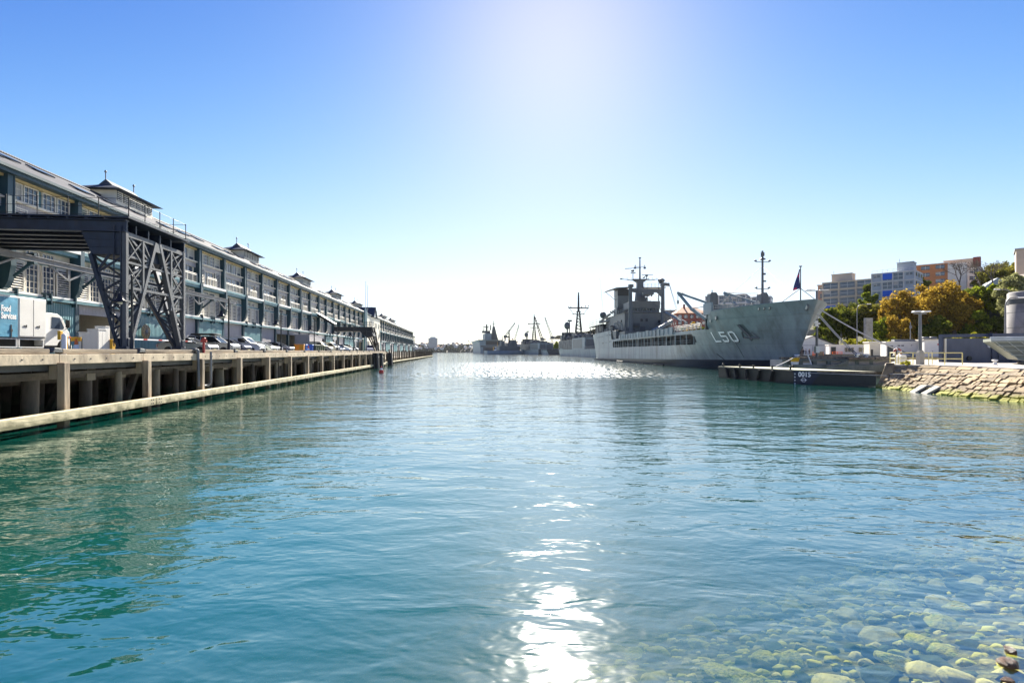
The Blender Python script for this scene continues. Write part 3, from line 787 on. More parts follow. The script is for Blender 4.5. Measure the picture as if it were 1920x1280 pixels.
for z in (8.74, 9.16): b.box(-2.0+(9.56-z)*.4, .02, -.085, -.061, z-.025, z+.025)
b.build('gusset_plate', M['steeldark'], gan, bevel=.01)
def leg(y_out, y_in, name_):
    """inverted pyramid: corners at the top converge on one foot below the outer corner"""
    b = MB(); s = 1 if y_in > y_out else -1
    fz = 3.25; f = (-.12, y_out + s*.18)
    top = [(0, y_out), (-1.72, y_out), (0, y_in), (-1.72, y_in)]; tz = (9.56, 8.36, 9.56, 8.36)
    T = [Vector((x, y, z)) for (x, y), z in zip(top, tz)]
    F = [Vector((f[0]+.12, f[1]-s*.18, fz)), Vector((f[0]-.16, f[1]-s*.18, fz)), Vector((f[0]+.12, f[1]+s*.16, fz)), Vector((f[0]-.16, f[1]+s*.16, fz))]
    for t, q, w_ in zip(T, F, (.26,.24,.27,.22)): b.bar(q, t, w_, w_*.8, 0 if (t is T[1] or t is T[3]) else 1)
    n = 5
    for (i, j, mi, w_) in ((0,1,0,.10), (2,3,0,.09), (0,2,1,.12), (1,3,0,.09)):
        lattice(b, (F[i], T[i]), (F[j], T[j]), n, w_, mi)
    b.build('leg', [M['steeldark'], M['gantrysunlit']], gan)
    k = MB(); k.box(f[0]-.3, f[0]+.28, f[1]-.32, f[1]+.32, 2.86, 3.3); k.box(f[0]-.22, f[0]+.30, f[1]-.2, f[1]+.2, 3.31, 3.75)
    k.build('foot', M['steeldark'], gan, bevel=.03)
leg(0, 2.75, 'a'); leg(LN, 3.15, 'b')
b = MB()    # face truss between the two legs
b.bar((.02,0,9.45), (.02,LN,9.45), .16, .2, 0)
b.bar((.03,.1,7.95), (.03,LN-.1,7.95), .12, .12, 0); b.bar((.03,.2,6.55), (.03,LN-.15,6.55), .13, .14, 0)
b.bar((.03,1.5,9.4), (.03,1.5,5.6), .17, .15, 0); b.bar((.03,4.4,9.4), (.03,4.4,5.6), .17, .15, 0)
for (p, q) in (((0,9.4),(1.5,7.95)), ((1.5,9.4),(0,7.95)), ((LN,9.4),(4.4,7.95)), ((4.4,9.4),(LN,7.95)), ((0,7.9),(1.5,6.5)), ((1.5,7.9),(.1,6.5)), ((LN,7.9),(4.4,6.5)), ((4.4,7.9),(LN,6.5)), ((1.5,9.4),(2.6,8.0)), ((4.4,9.4),(3.3,8.0))):
    b.bar((.05, p[0], p[1]), (.05, q[0], q[1]), .08, .08, 0)
b.box(-.02, .12, 2.6, 3.3, 9.0, 9.5)
b.box(.0,.09, 1.2,1.8,6.35,6.8); b.box(.0,.09, 4.1,4.7,6.35,6.8)
b.build('truss', M['gantrysunlit'], gan)
b = MB()
b.box(-.55, .75, -1.2, LN+1.2, 2.805, 2.855)
b.build('base_rail', M['steeldark'], gan)
b = MB()
def rail(pts):
    for p, q in zip(pts[:-1], pts[1:]):
        L_ = (Vector(q)-Vector(p)).length; n = max(1, round(L_/1.6))
        for z in (1.02, .55, .12): b.tube((*p, 10.4+z), (*q, 10.4+z), .014, n=5)
        for i in range(n+1):
            c = Vector(p).lerp(Vector(q), i/n); b.tube((c.x, c.y, 10.4), (c.x, c.y, 11.45), .024, n=6); b.ball((c.x,c.y,11.45), .035, 6)
rail([(W0+.4, 0), (.2, 0)]); rail([(.2, 0), (.2, LN)]); rail([(.2, LN), (W0+.4, LN)])
b.build('railing', M['iron'], gan)
b = MB(); b.bar((-.12,-.14,3.3), (-.12,-.14,9.9), .045, .04); b.bar((-.47,-.14,3.3), (-.47,-.14,9.9), .045, .04)
for i in range(16): b.bar((-.12,-.14,3.5+i*.4), (-.47,-.14,3.5+i*.4), .014)
b.build('ladder', M['steeldark'], gan)
# ---------------- stair bridge further along: sloping covered stair, dark beam and one raking leg
p = wl(-18.6, 106.5)
sb_ = thing('stair_bridge', 'black steel stair bridge with a sloping roof and one raking leg', 'stair bridge', (p.x, p.y, 0), TH)
b = MB(); b.box(-7.4, .2, .2, 3.4, 7.2, 8.15); b.prism([(-2.2,7.19),(.2,7.19),(.6,6.3),(-.8,5.9)], .3, 3.3, 'y')
b.build('beam', M['iron'], sb_, bevel=.03)
b = MB(); b.prism([(-10.8,10.9),(-7.2,8.6),(-7.2,8.25),(-10.8,10.5)], -.6, 1.2, 'y', 0); b.prism([(-10.9,11.15),(-7.0,8.75),(-7.0,8.62),(-10.9,10.98)], -.8, 1.4, 'y', 1)
b.build('stair_roof', [M['iron'], M['white']], sb_)
b = MB()
for y in (.3, 3.2):
    b.bar((.2,y,8.1), (.5,y+5.2,2.85), .34, .3); b.bar((-1.0,y,7.3), (.2,y+5.2,2.85), .2, .2)
lattice(b, ((.2,.3,8), (.5,5.5,2.9)), ((.2,3.2,8), (.5,8.4,2.9)), 5, .12)
b.build('leg', M['iron'], sb_)
b = MB()
for y in (.25, 3.35):
    for z in (.5, 1.0): b.tube((-7.2,y,8.15+z), (.2,y,8.15+z), .03, n=5)
    for i in range(6): b.tube((-7.2+i*1.48,y,8.15), (-7.2+i*1.48,y,9.15), .035, n=5)
b.build('railing', M['iron'], sb_)

# ---------------- lamp posts
def lamp_post(label, Y):
    v = -16.65; p = on(v, Y)
    t = thing('lamp_post', label, 'lamp post', p, TH, 'black lamp posts along the wharf edge')
    if lamp_post.me is None:
        b = MB(); b.lathe([(.17,0),(.17,.08),(.11,.14),(.10,.75),(.075,.85),(.055,1.1),(.05,3.95),(.07,4.0),(.0,4.1)], n=10)
        b.bar((0,0,3.05), (-.32,-.30,3.16), .04); b.bar((0,0,2.86), (-.30,-.28,3.1), .025)
        s = MB(); s.lathe([(.04,.48),(.10,.42),(.13,.22),(.16,.16),(.31,.04),(.32,0),(.26,.02),(.0,.03)], (-.36,-.33,2.66), 14)
        l = MB(); l.ball((-.36,-.33,2.66), .11, 8)
        lamp_post.me = (b.mesh('pole', M['iron']), s.mesh('lamp_shade', M['iron']), l.mesh('bulb', M['cream']))
    link('pole', lamp_post.me[0], t); s = link('lamp_shade', lamp_post.me[1], t); link('bulb', lamp_post.me[2], s)
lamp_post.me = None
for Y, lb in ((26.0, 'black lamp post with a bell shade in front of the gantry legs'), (36.9, 'black lamp post with a bell shade in front of the white van and silver wagon'),
              (47.7, 'black lamp post with a bell shade in front of the dark blue sedan'), (58.6, 'black lamp post with a bell shade beside the beige van'),
              (69.5, 'black lamp post with a bell shade behind the beige van'), (80.3, 'black lamp post with a bell shade just short of the stair bridge'),
              (91.2, 'far black lamp post with a bell shade just before the raking bridge leg'), (102, 'farthest black lamp post on the high apron of the wharf')): lamp_post(lb, Y)

# ---------------- cars
def wheel_mesh(r, wd):
    t = MB(); t.lathe([(r*.62,-wd/2),(r*.93,-wd/2),(r,-wd/2+.04),(r,wd/2-.04),(r*.93,wd/2),(r*.62,wd/2)], n=18)
    m = MB(); m.lathe([(r*.6,-wd*.42),(r*.62,wd*.40),(r*.5,wd*.36),(r*.16,wd*.28),(0.001,wd*.32)], n=10)
    rot = Matrix.Rotation(R(90), 4, 'X'); a = t.mesh('wheel', M['rubber']); c = m.mesh('rim', M['rim']); a.transform(rot); c.transform(rot)
    return a, c
M['rim'] = mat('alloy rim', (.35,.35,.36), .35, .6, .05)
M['lampclear'] = mat('clear lamp lens', (.6,.62,.65), .1, 0, .05)
M['lampred'] = mat('red lamp lens', (.4,.02,.02), .2, 0, .05)
M['plate'] = mat('number plate', (.65,.6,.3), .5)
WH = wheel_mesh(.33, .21)
def arch(cx, r, z0, n=7):   # points of a wheel arch, from rear to front along the bottom line
    return [(cx + r*math.cos(math.pi - math.pi*i/n), z0 + r*math.sin(math.pi*i/n)) for i in range(n+1)]
CARS = {
 'sedan': dict(L=4.65, W=1.78, top=[(2.3,.42),(2.28,.66),(2.12,.80),(1.05,.97),(-1.55,1.02),(-2.15,1.0),(-2.28,.85),(-2.32,.45)], cab=[(1.15,.95),(.25,1.42),(-.95,1.44),(-1.85,1.0)], wb=(1.42,-1.32)),
 'hatch': dict(L=4.0, W=1.7, top=[(1.98,.42),(1.97,.70),(1.75,.85),(.95,1.0),(-1.6,1.04),(-1.92,.95),(-1.95,.45)], cab=[(1.05,.98),(.2,1.47),(-1.3,1.47),(-1.8,1.02)], wb=(1.25,-1.22)),
 'wagon': dict(L=4.75, W=1.86, top=[(2.36,.48),(2.34,.82),(2.1,.98),(1.1,1.10),(-2.1,1.14),(-2.3,1.0),(-2.36,.5)], cab=[(1.2,1.08),(.4,1.68),(-1.95,1.70),(-2.28,1.12)], wb=(1.45,-1.38)),
 'van': dict(L=4.9, W=1.86, top=[(2.42,.45),(2.38,.85),(2.15,1.02),(1.45,1.18),(.72,1.80),(.45,1.90),(-2.3,1.93),(-2.42,1.75),(-2.42,.5)], cab=None, wb=(1.55,-1.5)),
 'boxvan': dict(L=4.8, W=1.78, top=[(2.3,.45),(2.32,.95),(2.12,1.15),(1.55,1.75),(1.25,1.90),(-2.25,1.94),(-2.38,1.8),(-2.38,.5)], cab=None, wb=(1.35,-1.35)),
}
def make_car(name, label, cat, kind, paint, loc, rz, group='cars parked on the wharf', rack=False, headz=None):
    d = CARS[kind]; t = thing(name, label, cat, loc, rz, group); Wd = d['W']/2; r = .33
    zb = .24
    out = d['top'] + arch(d['wb'][1], .38, zb+.08) + arch(d['wb'][0], .38, zb+.08)
    out = [(x, z) for x, z in d['top']][::-1]
    bot = [(d['L']/2-.08, zb+.06)] + [(x, z) for x, z in arch(d['wb'][0], .38, zb)][::-1] + [(x, z) for x, z in arch(d['wb'][1], .38, zb)][::-1] + [(-d['L']/2+.06, zb+.08)]
    poly = d['top'] + bot[::-1]
    poly = d['top'][::-1] + bot         # rear-top ... front-top, then back along the bottom
    b = MB()
    yin = Wd*.90 if kind not in ('van', 'boxvan') else Wd*.93
    # bowed sides: three slices across
    ys = [-Wd*.93, -Wd, Wd, Wd*.93]
    n = len(poly)
    vs = []
    for yv, s in ((-Wd*.88, .965), (-Wd, 1), (Wd, 1), (Wd*.88, .965)):
        for x, z in poly: vs.append((x*s, yv, zb + (z-zb)*(1 if s == 1 else .985)))
    fs = [tuple(range(n)), tuple(range(3*n, 4*n))[::-1]]
    for q in range(3):
        for i in range(n): fs.append((q*n+i, q*n+(i+1) % n, (q+1)*n+(i+1) % n, (q+1)*n+i))
    b.add(vs, fs, 0)
    b.box(-d['L']/2+.2, d['L']/2-.2, -Wd*.7, Wd*.7, zb-.08, zb+.18, 1)
    if d['cab']:
        c = d['cab']; yb, yt = Wd*.90, Wd*.70
        roof = MB()
        A = [(c[1][0], -yt, c[1][1]), (c[2][0], -yt, c[2][1]), (c[2][0], yt, c[2][1]), (c[1][0], yt, c[1][1])]
        b.add(A + [(x, y*1.0, z+.045) for x, y, z in A], [(0,1,2,3),(7,6,5,4),(0,4,5,1),(1,5,6,2),(2,6,7,3),(3,7,4,0)], 0)
        for s in (-1, 1):
            b.bar((c[0][0], s*yb, c[0][1]), (c[1][0], s*yt, c[1][1]+.02), .07, .06, 0); b.bar((c[3][0], s*yb, c[3][1]), (c[2][0], s*yt, c[2][1]+.02), .12, .1, 0)
            xm = (c[1][0]+c[2][0])/2+.05; b.bar((xm-.05, s*yb, c[0][1]), (xm, s*yt, c[1][1]+.02), .07, .05, 0)
            if kind == 'wagon': b.bar((c[2][0]+.75, s*yb, c[0][1]), (c[2][0]+.7, s*yt, c[1][1]+.02), .07, .05, 0)
    body = b.build('body', [paint, M['black']], t, bevel=.045)
    for p in body.data.polygons: p.use_smooth = False
    g = MB()
    if d['cab']:
        c = d['cab']; yb, yt = Wd*.885, Wd*.69
        P = [(c[0][0], -yb, c[0][1]), (c[3][0], -yb, c[3][1]), (c[3][0], yb, c[3][1]), (c[0][0], yb, c[0][1]), (c[1][0], -yt, c[1][1]), (c[2][0], -yt, c[2][1]), (c[2][0], yt, c[2][1]), (c[1][0], yt, c[1][1])]
        g.add(P, [(0,1,5,4),(1,2,6,5),(2,3,7,6),(3,0,4,7)], 0)
    else:
        top = d['top']; i0 = 3 if kind == 'van' else 2
        (xa, za), (xb, zb_) = top[i0], top[i0+1]
        nx_ = Vector((za*0+ (zb_-za), 0, xa-xb)).normalized()*.012
        g.add([(xa-.04+nx_.x, -Wd*.84, za+.05+nx_.z), (xa-.04+nx_.x, Wd*.84, za+.05+nx_.z), (xb+.04+nx_.x, Wd*.80, zb_-.04+nx_.z), (xb+.04+nx_.x, -Wd*.80, zb_-.04+nx_.z)], [(0,1,2,3)], 0)
        for s in (-1, 1):
            pts = [(xa-.25, za+.06), (xb-.02, zb_-.12), (xb-.65, zb_-.10), (xa-1.35 if kind == 'van' else xb-.9, za+.04)]
            g.prism(pts, s*(Wd+.002), s*(Wd+.012), 'y', 0)
            if kind == 'boxvan': g.prism([(xb-1.05, za+.04), (xb-1.0, zb_-.10), (-2.1, zb_-.10), (-2.1, za+.04)], s*(Wd+.002), s*(Wd+.012), 'y', 0)
    g.build('window', M['glassdark'], t)
    for x in d['wb']:
        for s in (-1, 1):
            w_ = link('wheel', WH[0], t, (x, s*(Wd-.11), .33)); rm = link('rim', WH[1], w_)
            if s > 0: rm.rotation_euler = (0,0,math.pi)
    hz = headz or d['top'][1][1]-.02
    for s in (-1, 1):
        h = MB(); x = d['L']/2
        h.prism([(x-.03,hz-.10),(x-.02,hz+.02),(x-.42,hz+.13),(x-.38,hz-.04)], s*(Wd*.58), s*(Wd*.94), 'y', 0)
        h.build('headlight', M['lampclear'], t, bevel=.02)
        h = MB(); h.box(-x-.01, -x+.12, s*Wd*.72, s*Wd*.93, hz, hz+.2); h.build('tail_light', M['lampred'], t)
        h = MB(); h.box(.62 if d['cab'] else .9, .82 if d['cab'] else 1.1, s*(Wd*.97), s*(Wd+.18), 1.0 if d['cab'] else 1.2, 1.14 if d['cab'] else 1.4); h.build('mirror', paint, t, bevel=.03)
    h = MB(); h.box(d['L']/2-.06, d['L']/2+.012, -.62, .62, .40, .56, 0); h.box(d['L']/2-.05, d['L']/2+.014, -.26, .26, .32, .42, 1)
    h.build('grille', [M['black'], M['plate']], t)
    if rack:
        h = MB(); h.prism([(-1.9,1.83),(-1.8,2.0),(.2,2.02),(.75,1.92),(.7,1.83)], -.42, .42, 'y'); h.box(-1.3,-1.22,-.7,.7,1.755,1.83); h.box(.05,.13,-.7,.7,1.755,1.83)
        h.build('roof_box', M['black'], t, bevel=.04)
    return t
def paint(name, col, metal=.5): return mat(name, col, .28, metal, .04, 3, coat=.6)
PS, PW, PB, PK, PG, PP = paint('silver car paint', (.42,.43,.44), .7), paint('white car paint', (.72,.72,.71), 0), paint('dark blue car paint', (.02,.035,.10), .3), paint('black car paint', (.015,.016,.018), .2), paint('pale beige car paint', (.5,.46,.38), .4), paint('pale green grey car paint', (.45,.48,.44), .5)
CZ = -TH*.0 - R(2)      # noses point across the apron towards the water
def park(name, label, cat, kind, pnt, front, Y, **kw):
    L_ = CARS[kind]['L']; p = on(front - L_/2, Y)
    make_car(name, label, cat, kind, pnt, p, TH + CZ + R(random.uniform(-3,3)), **kw)
park('parked_car', 'silver sedan parked just behind the far gantry leg', 'car', 'sedan', PS, -22.6, 47.0)
park('parked_car', 'silver wagon with a black box on its roof', 'car', 'wagon', PS, -22.4, 51.2, rack=True)
park('parked_car', 'small dark blue hatchback tucked between the silver wagon and white van', 'car', 'hatch', PB, -22.7, 55.0)
park('parked_van', 'white van with a sloping nose parked beside the silver wagon', 'van', 'van', PW, -22.4, 58.0)
park('parked_car', 'pale green grey sedan parked right beside the white van', 'car', 'sedan', PP, -22.6, 62.4)
park('parked_car', 'white sedan behind the pale green grey one', 'car', 'sedan', PW, -22.9, 65.2)
park('parked_car', 'dark blue sedan parked before the open garage doors', 'car', 'sedan', PB, -22.4, 68.9)
park('parked_van', 'beige panel van parked behind the row of wheelie bins', 'van', 'van', PG, -22.0, 88.2)
park('parked_van', 'pale people mover with side windows beside the beige van', 'van', 'boxvan', PP, -22.0, 92.4)
for Y, k, pt, lb in ((96.4,'sedan',PB,'dark blue sedan next past the pale people mover'), (99.4,'hatch',PB,'dark blue hatchback beside two bonnets of silver, before the stair bridge'), (102.2,'sedan',PS,'silver sedan between a blue hatchback and a white hatchback'),
                     (105.0,'hatch',PW,'white hatchback second before the black wagon'), (108.0,'sedan',PK,'black sedan just before the black wagon'), (111.6,'wagon',PK,'black wagon parked below the stair bridge beam')):
    park('parked_car', lb, 'car', k, pt, -22.2, Y)
make_car('parked_car', 'white wagon facing down the apron beneath the stair bridge', 'car', 'wagon', PW, on(-21.6, 123), R(-70))

# ---------------- delivery truck, seen side on, facing away along the wharf
tk = thing('delivery_truck', 'white and blue food delivery truck parked under the gantry platform', 'truck', on(-26.2, 29.4), TH + R(90))
# local: +x forward, right side (towards the water) = -y
b = MB(); b.box(-3.9, 1.42, -1.2, 1.2, 1.02, 3.32); b.build('cargo_box', M['truckwhite'] if 'truckwhite' in M else M.setdefault('truckwhite', mat('white truck panel', (.76,.75,.72), .4, 0, .05, 1)), tk, bevel=.03)
M['curtain'] = mat('blue truck curtain', (.075,.30,.46), .5, 0, .18, 1.2, (1,1,2), bump=.35, bscale=2.2)
b = MB(); b.box(-3.8, -.62, -1.235, -1.203, 1.02, 3.22); b.build('side_curtain', M['curtain'], tk)
b = MB(); b.box(-.50, .42, -1.24, -1.203, 1.08, 3.26); b.box(.47, 1.36, -1.24, -1.203, 1.08, 3.26)
dr = b.build('side_door', M['truckwhite'], tk, bevel=.015)
b = MB()
for x in (-.15, .75): b.box(x-.07, x+.07, -1.265, -1.241, 1.62, 1.70); b.box(x+.10, x+.13, -1.262, -1.241, 1.58, 1.74)
b.build('handle', M['black'], dr)
b = MB()
for x in (-3.6,-2.75,-1.9,-1.05): b.box(x-.03, x+.03, -1.255, -1.236, .95, 1.7); b.box(x-.07, x+.07, -1.268, -1.256, 1.30, 1.46)
b.build('strap', M['black'], tk)
def text_mesh(s, size, ext=.004, bold=.012):
    c = bpy.data.curves.new('lettering', 'FONT'); c.body = s; c.size = size; c.extrude = ext; c.offset = bold; c.space_line = .85; c.resolution_u = 3
    o = bpy.data.objects.new('lettering', c); C.objects.link(o)
    bpy.context.view_layer.update()
    me = bpy.data.meshes.new_from_object(o.evaluated_get(bpy.context.evaluated_depsgraph_get()))
    bpy.data.objects.remove(o)
    me.materials.clear(); me.materials.append(M['signwhite'])
    return me
o = link('lettering', text_mesh('Food\nServices', .47, bold=.018), tk, (-1.68, -1.242, 2.42)); o.rotation_euler = (R(90), 0, 0); o.scale = (.62, 1, 1)
b = MB(); b.box(-3.9, 3.05, -.45, .45, .52, .98); b.box(-3.9, 1.42, -1.15, 1.15, .985, 1.015)
b.build('chassis', M['black'], tk)
b = MB()
for x0, x1 in ((-3.7,-.6), (-.45, 1.25)):
    for z in (.45, .92): b.box(x0, x1, -1.18, -1.12, z-.03, z+.03)
    for x in (x0, x1): b.box(x-.03, x+.03, -1.18, -1.12, .42, .98)
b.box(-2.9,-2.0,-1.0,-.5,.5,.9,1); b.build('side_guard', [M['truckwhite'], M['yellow']], tk)
b = MB(); cabp = [(1.55,.55),(1.55,2.42),(1.75,2.58),(2.55,2.56),(2.95,2.35),(3.42,1.55),(3.55,1.45),(3.62,.5),(3.2,.45)]
cabp += [(3.0+.46*math.cos(a), .5+.42*math.sin(a)) for a in [R(10+20*i) for i in range(9)]] + [(2.45,.55)]
b.prism(cabp, -1.02, 1.02, 'y'); cab = b.build('cab', M['truckwhite'], tk, bevel=.04)
b = MB()
for s in (-1, 1): b.prism([(2.05,1.62),(2.1,2.34),(2.72,2.32),(3.08,1.72),(3.0,1.60)], s*1.022, s*1.035, 'y')
b.plate((2.99,-.92,2.28), (2.99,.92,2.28), (3.42,.92,1.60), (3.42,-.92,1.60), .02)
b.build('window', M['glass'], cab)
b = MB()
for s in (-1, 1): b.box(3.06,3.16,s*1.12,s*1.34,1.72,2.2); b.bar((3.0,s*1.0,2.3),(3.11,s*1.25,2.18),.03); b.bar((3.2,s*1.0,1.6),(3.11,s*1.25,1.74),.03)
b.build('mirror', M['black'], cab)
b = MB(); b.box(3.5,3.70,-1.05,1.05,.36,.62); b.build('bumper', M['truckwhite'], cab, bevel=.03)
for s in (-1,1):
    b = MB(); b.box(3.56,3.66,s*.7,s*.98,.82,1.02); b.build('headlight', M['lampclear'], cab); b = MB(); b.box(3.50,3.6,s*1.0,s*1.04,1.08,1.18); b.build('indicator', M['orange'], cab)
WT = wheel_mesh(.42, .26)
for x in (3.0, -2.2):
    for s in (-1, 1):
        w_ = link('wheel', WT[0], tk, (x, s*.92, .42)); link('rim', WT[1], w_)

# ---------------- small things on the apron
def simple(name, label, cat, mb, mats, loc, rz=TH, group=None, bevel=0):
    return tag(mb.build(name, mats, None, loc, rz, bevel), label, cat, group)
b = MB(); b.box(-.10,.10,-.10,.10,0,1.1); b.box(-.08,.08,-.42,-.05,.85,1.1); b.box(-.08,.08,-.42,-.22,1.1,1.35); simple('boom_post', 'yellow boom gate post with a short yellow arm bracket beside the truck', 'gate post', b, M['yellow'], on(-22.0, 28.5), bevel=.02)
def cone(label, v, Y, s=1):
    t = thing('traffic_cone', label, 'cone', on(v, Y), TH)
    b = MB(); b.box(-.19*s,.19*s,-.19*s,.19*s,0,.04); b.lathe([(.15*s,.04),(.03*s,.72*s)], n=12); b.build('cone_body', M['orange'], t)
    b = MB(); b.lathe([(.112*s,.28*s),(.078*s,.46*s)], n=12); b.build('stripe', M['signwhite'], t)
cone('orange traffic cone with a white band between the boom posts and white cabinets', -20.6, 27.5, 1.25)
cone('orange traffic cone standing between the orange bin and blue bins', -18.4, 62.2, 1.3)
b = MB(); b.box(-.26,.26,-.03,.03,.78,1.02,0); b.bar((-.3,0,0),(-.3,0,.95),.04,.04,1); b.bar((.3,0,0),(.3,0,.95),.04,.04,1)
simple('barrier_sign', 'low yellow warning sign standing behind the orange cone', 'sign', b, [M['yellow'], M['iron']], on(-21.5, 28.7))
b = MB(); b.lathe([(.10,0),(.10,.95),(.07,1.02),(0,1.03)], n=12); simple('bollard', 'white steel bollard standing in front of the truck wheel', 'bollard', b, M['white'], on(-18.4, 23.8))
for v, Y, h, wd, lb in ((-23.0,31.5,1.35,.35,'slim white ticket machine with a blue panel before the open garage'), (-22.5,31.75,1.55,.75,'wide white service cabinet beside the ticket machine'), (-22.5,32.25,1.75,.4,'tall narrow white cabinet nearest the gantry foot')):
    b = MB(); b.box(-.3,.3,-wd/2,wd/2,0,h,0); b.box(-.33,.33,-wd/2-.03,wd/2+.03,h,h+.05,0)
    if wd == .35: b.box(.301,.312,-.1,.1,.75,1.0,1); b.box(.301,.312,-.08,.08,.55,.62,2)
    else: b.box(.301,.31,-wd/2+.05,-.01,.1,h-.1,0); b.box(.301,.31,.01,wd/2-.05,.1,h-.1,0)
    simple('service_cabinet', lb, 'cabinet', b, [M['white'], M['blue'], M['black']], on(v, Y), bevel=.015)
b = MB(); b.prism([(-.3,0),(.3,0),(.36,.9),(-.36,.9)], -.35,.35,'y'); b.box(-.4,.4,-.4,.4,.9,.98); simple('bin', 'yellow bin half hidden beside the white cabinets', 'bin', b, M['yellow'], on(-22.4, 32.8), bevel=.03)
b = MB(); b.box(-.04,.04,0,9.2,1.0,1.09,0)
for i in range(5): b.box(-.045,.045,.9+i*1.8,1.35+i*1.8,.995,1.095,1)
simple('boom_gate', 'long thin white boom arm with red bands across the roadway', 'boom', b, [M['signwhite'], M['red']], on(-22.2, 33.2))
b = MB(); b.lathe([(.0,-.06),(.62,-.06),(.68,0),(.62,.06),(.0,.06)], n=28, mi=0); b.lathe([(.0,.061),(.2,.061),(.2,.09),(.0,.09)], n=14, mi=1)
for i in range(10):
    a_ = 2*math.pi*i/10; b.bar((.22*math.cos(a_),.22*math.sin(a_),.07),(.6*math.cos(a_),.6*math.sin(a_),.07),.035,.03,1)
me = b.mesh('wooden_disc', [mat('old round wood', (.34,.25,.12), .7, 0, .25, 4), M['steelpale']]); me.transform(Matrix.Rotation(R(90), 4, 'Y'))
p = on(-29.2, 47.6); o = link('wooden_disc', me, None, (p[0]+.02, p[1], 4.85), TH); tag(o, 'round wooden cable drum end hung on the teal sliding door', 'wooden disc')
def wheelie(label, v, Y, m):
    t = thing('wheelie_bin', label, 'bin', on(v, Y), TH + R(random.uniform(-8,8)), 'wheelie bins on the apron')
    b = MB(); b.prism([(-.24,.06),(.24,.06),(.30,.98),(-.30,.98)], -.26, .26, 'y'); b.build('bin_body', m, t, bevel=.03)
    b = MB(); b.prism([(-.36,.99),(.34,.99),(.30,1.06),(-.36,1.08)], -.30, .30, 'y'); b.build('lid', m, t, bevel=.02)
    for s in (-1,1): b = MB(); b.tube((-.26,s*.2,.1),(-.26,s*.27,.1),.1,n=10); b.build('wheel', M['rubber'], t)
wheelie('bright orange wheelie bin beside a traffic cone', -18.6, 60.2, M['binorange']); wheelie('bright orange wheelie bin pushed up behind its twin', -19.3, 60.9, M['binorange'])
wheelie('bright blue wheelie bin just before the traffic cone', -18.7, 61.6, M['blue']); wheelie('bright blue wheelie bin just past the traffic cone', -18.4, 63.2, M['blue'])
for i in range(6): wheelie(['dark green wheelie bin next to the blue bins', 'dark green wheelie bin second from the blue bins', 'dark green wheelie bin third from the blue bins', 'dark green wheelie bin fourth from the blue bins', 'dark green wheelie bin last but one towards the beige van', 'dark green wheelie bin closest to the beige van'][i], -18.6, 64.6+i*.95, M['bingreen'])
b = MB(); b.box(-1.2,1.2,-4,4,.4,3.0,0); b.box(-1.24,1.24,-4.04,4.04,3.0,3.1,0); b.box(-1.1,1.1,-3.8,3.8,.1,.39,1)
simple('white_container', 'long pale grey storage container behind the beige van', 'container', b, [M['greypanel'], M['black']], on(-26.8, 91), bevel=.02)
# hydrant pipe over the edge, beside the silver cars
hp = thing('standpipe', 'dark red standpipe with a pale pipe bending down over the wharf edge', 'standpipe', on(-15.95, 31.9), TH)
b = MB(); b.tube((0,0,-.2),(0,0,1.0),.07,n=10); b.tube((-.18,0,.86),(.18,0,.86),.06,n=8); b.lathe([(.12,.98),(.12,1.04),(.05,1.08)],n=10); b.build('valve', M['red'], hp)
b = MB(); b.path([(.42,.0,.2),(.42,0,-1.75),(.3,-.1,-1.9),(.1,-.75,-1.9)], .07, 8); b.path([(.1,-.95,.25),(.05,-1.0,.35),(-.2,-1.0,.3)], .09, 8); b.tube((.12,-.95,.28),(.16,-.95,-1.9),.08,n=8); b.build('pipe', M['steelpale'], hp)
# little channel buoy
bo = thing('buoy', 'small red and white cone buoy floating off the wharf end', 'buoy', (px(715,72), 72, 0))
b = MB(); b.lathe([(.25,-.2),(.34,0),(.33,.25),(.2,.45)], n=12); b.build('float', M['red'], bo)
b = MB(); b.lathe([(.19,.451),(.12,.7)], n=12); b.build('white_band', M['signwhite'], bo)
b = MB(); b.lathe([(.12,.701),(.04,1.0),(0,1.02)], n=12); b.build('cone_top', M['red'], bo)
# ================================================================ the landing ship alongside on the right
ship = thing('landing_ship', 'big grey naval landing ship lettered L50, bow towards the viewer, moored on the right', 'warship', (43.0, 72.0, 0), R(.7))
# local axes: y = distance aft of the bow tip, x = port (-) / starboard (+)
LEN, HB = 141.0, 9.0
ZT = 10.35
def sm(a, b, x):
    t = max(0, min(1, (x-a)/(b-a))); return t*t*(3-2*t)
def ztop(d):
    if d < 15: return ZT - .45*(d/15)
    if d < 20.5: return 9.9 - 2.9*sm(15.8, 20, d)
    if d < 95: return 7.0
    return 7.0 + 3.0*sm(96.5, 98.5, d)
def dstart(z): return 6.0*(1-max(-.3, min(1, z/ZT)))**1.0 if z < ZT else 0
def hb(d, z):
    f = max(0, min(1, z/ZT)); d0 = dstart(z)
    L_ = 44 + (20-44)*f**.8; p = 1.75 + .75*f
    t = max(0, min(1, (d-d0)/L_)); v = HB*(1-(1-t)**p)
    if d > 112: v *= 1 - (.30-.14*f)*((d-112)/(LEN-112))**2
    return v
def dend(z): return 131.5 + (LEN-131.5)*max(0, min(1, (z+1)/9))
def hp(d, z, side=-1, out=0):
    dd = min(max(d, dstart(z)), dend(z)); x = hb(dd, z)
    return Vector((side*(x+out), dd, z))
stn = [0,.25,.6,1,1.6,2.4,3.4,4.6,6,7.5,9,11,13,15,16,17,18,19,20,21,22.5,24,24.7,26,29,33,38,44,52,60,70,80,88,94.3,95,96.5,97,97.6,98.2,99,104,110,116,122,127,131,135,138,LEN]
def bootz(d): return 1.75 - 1.45*(d/LEN)
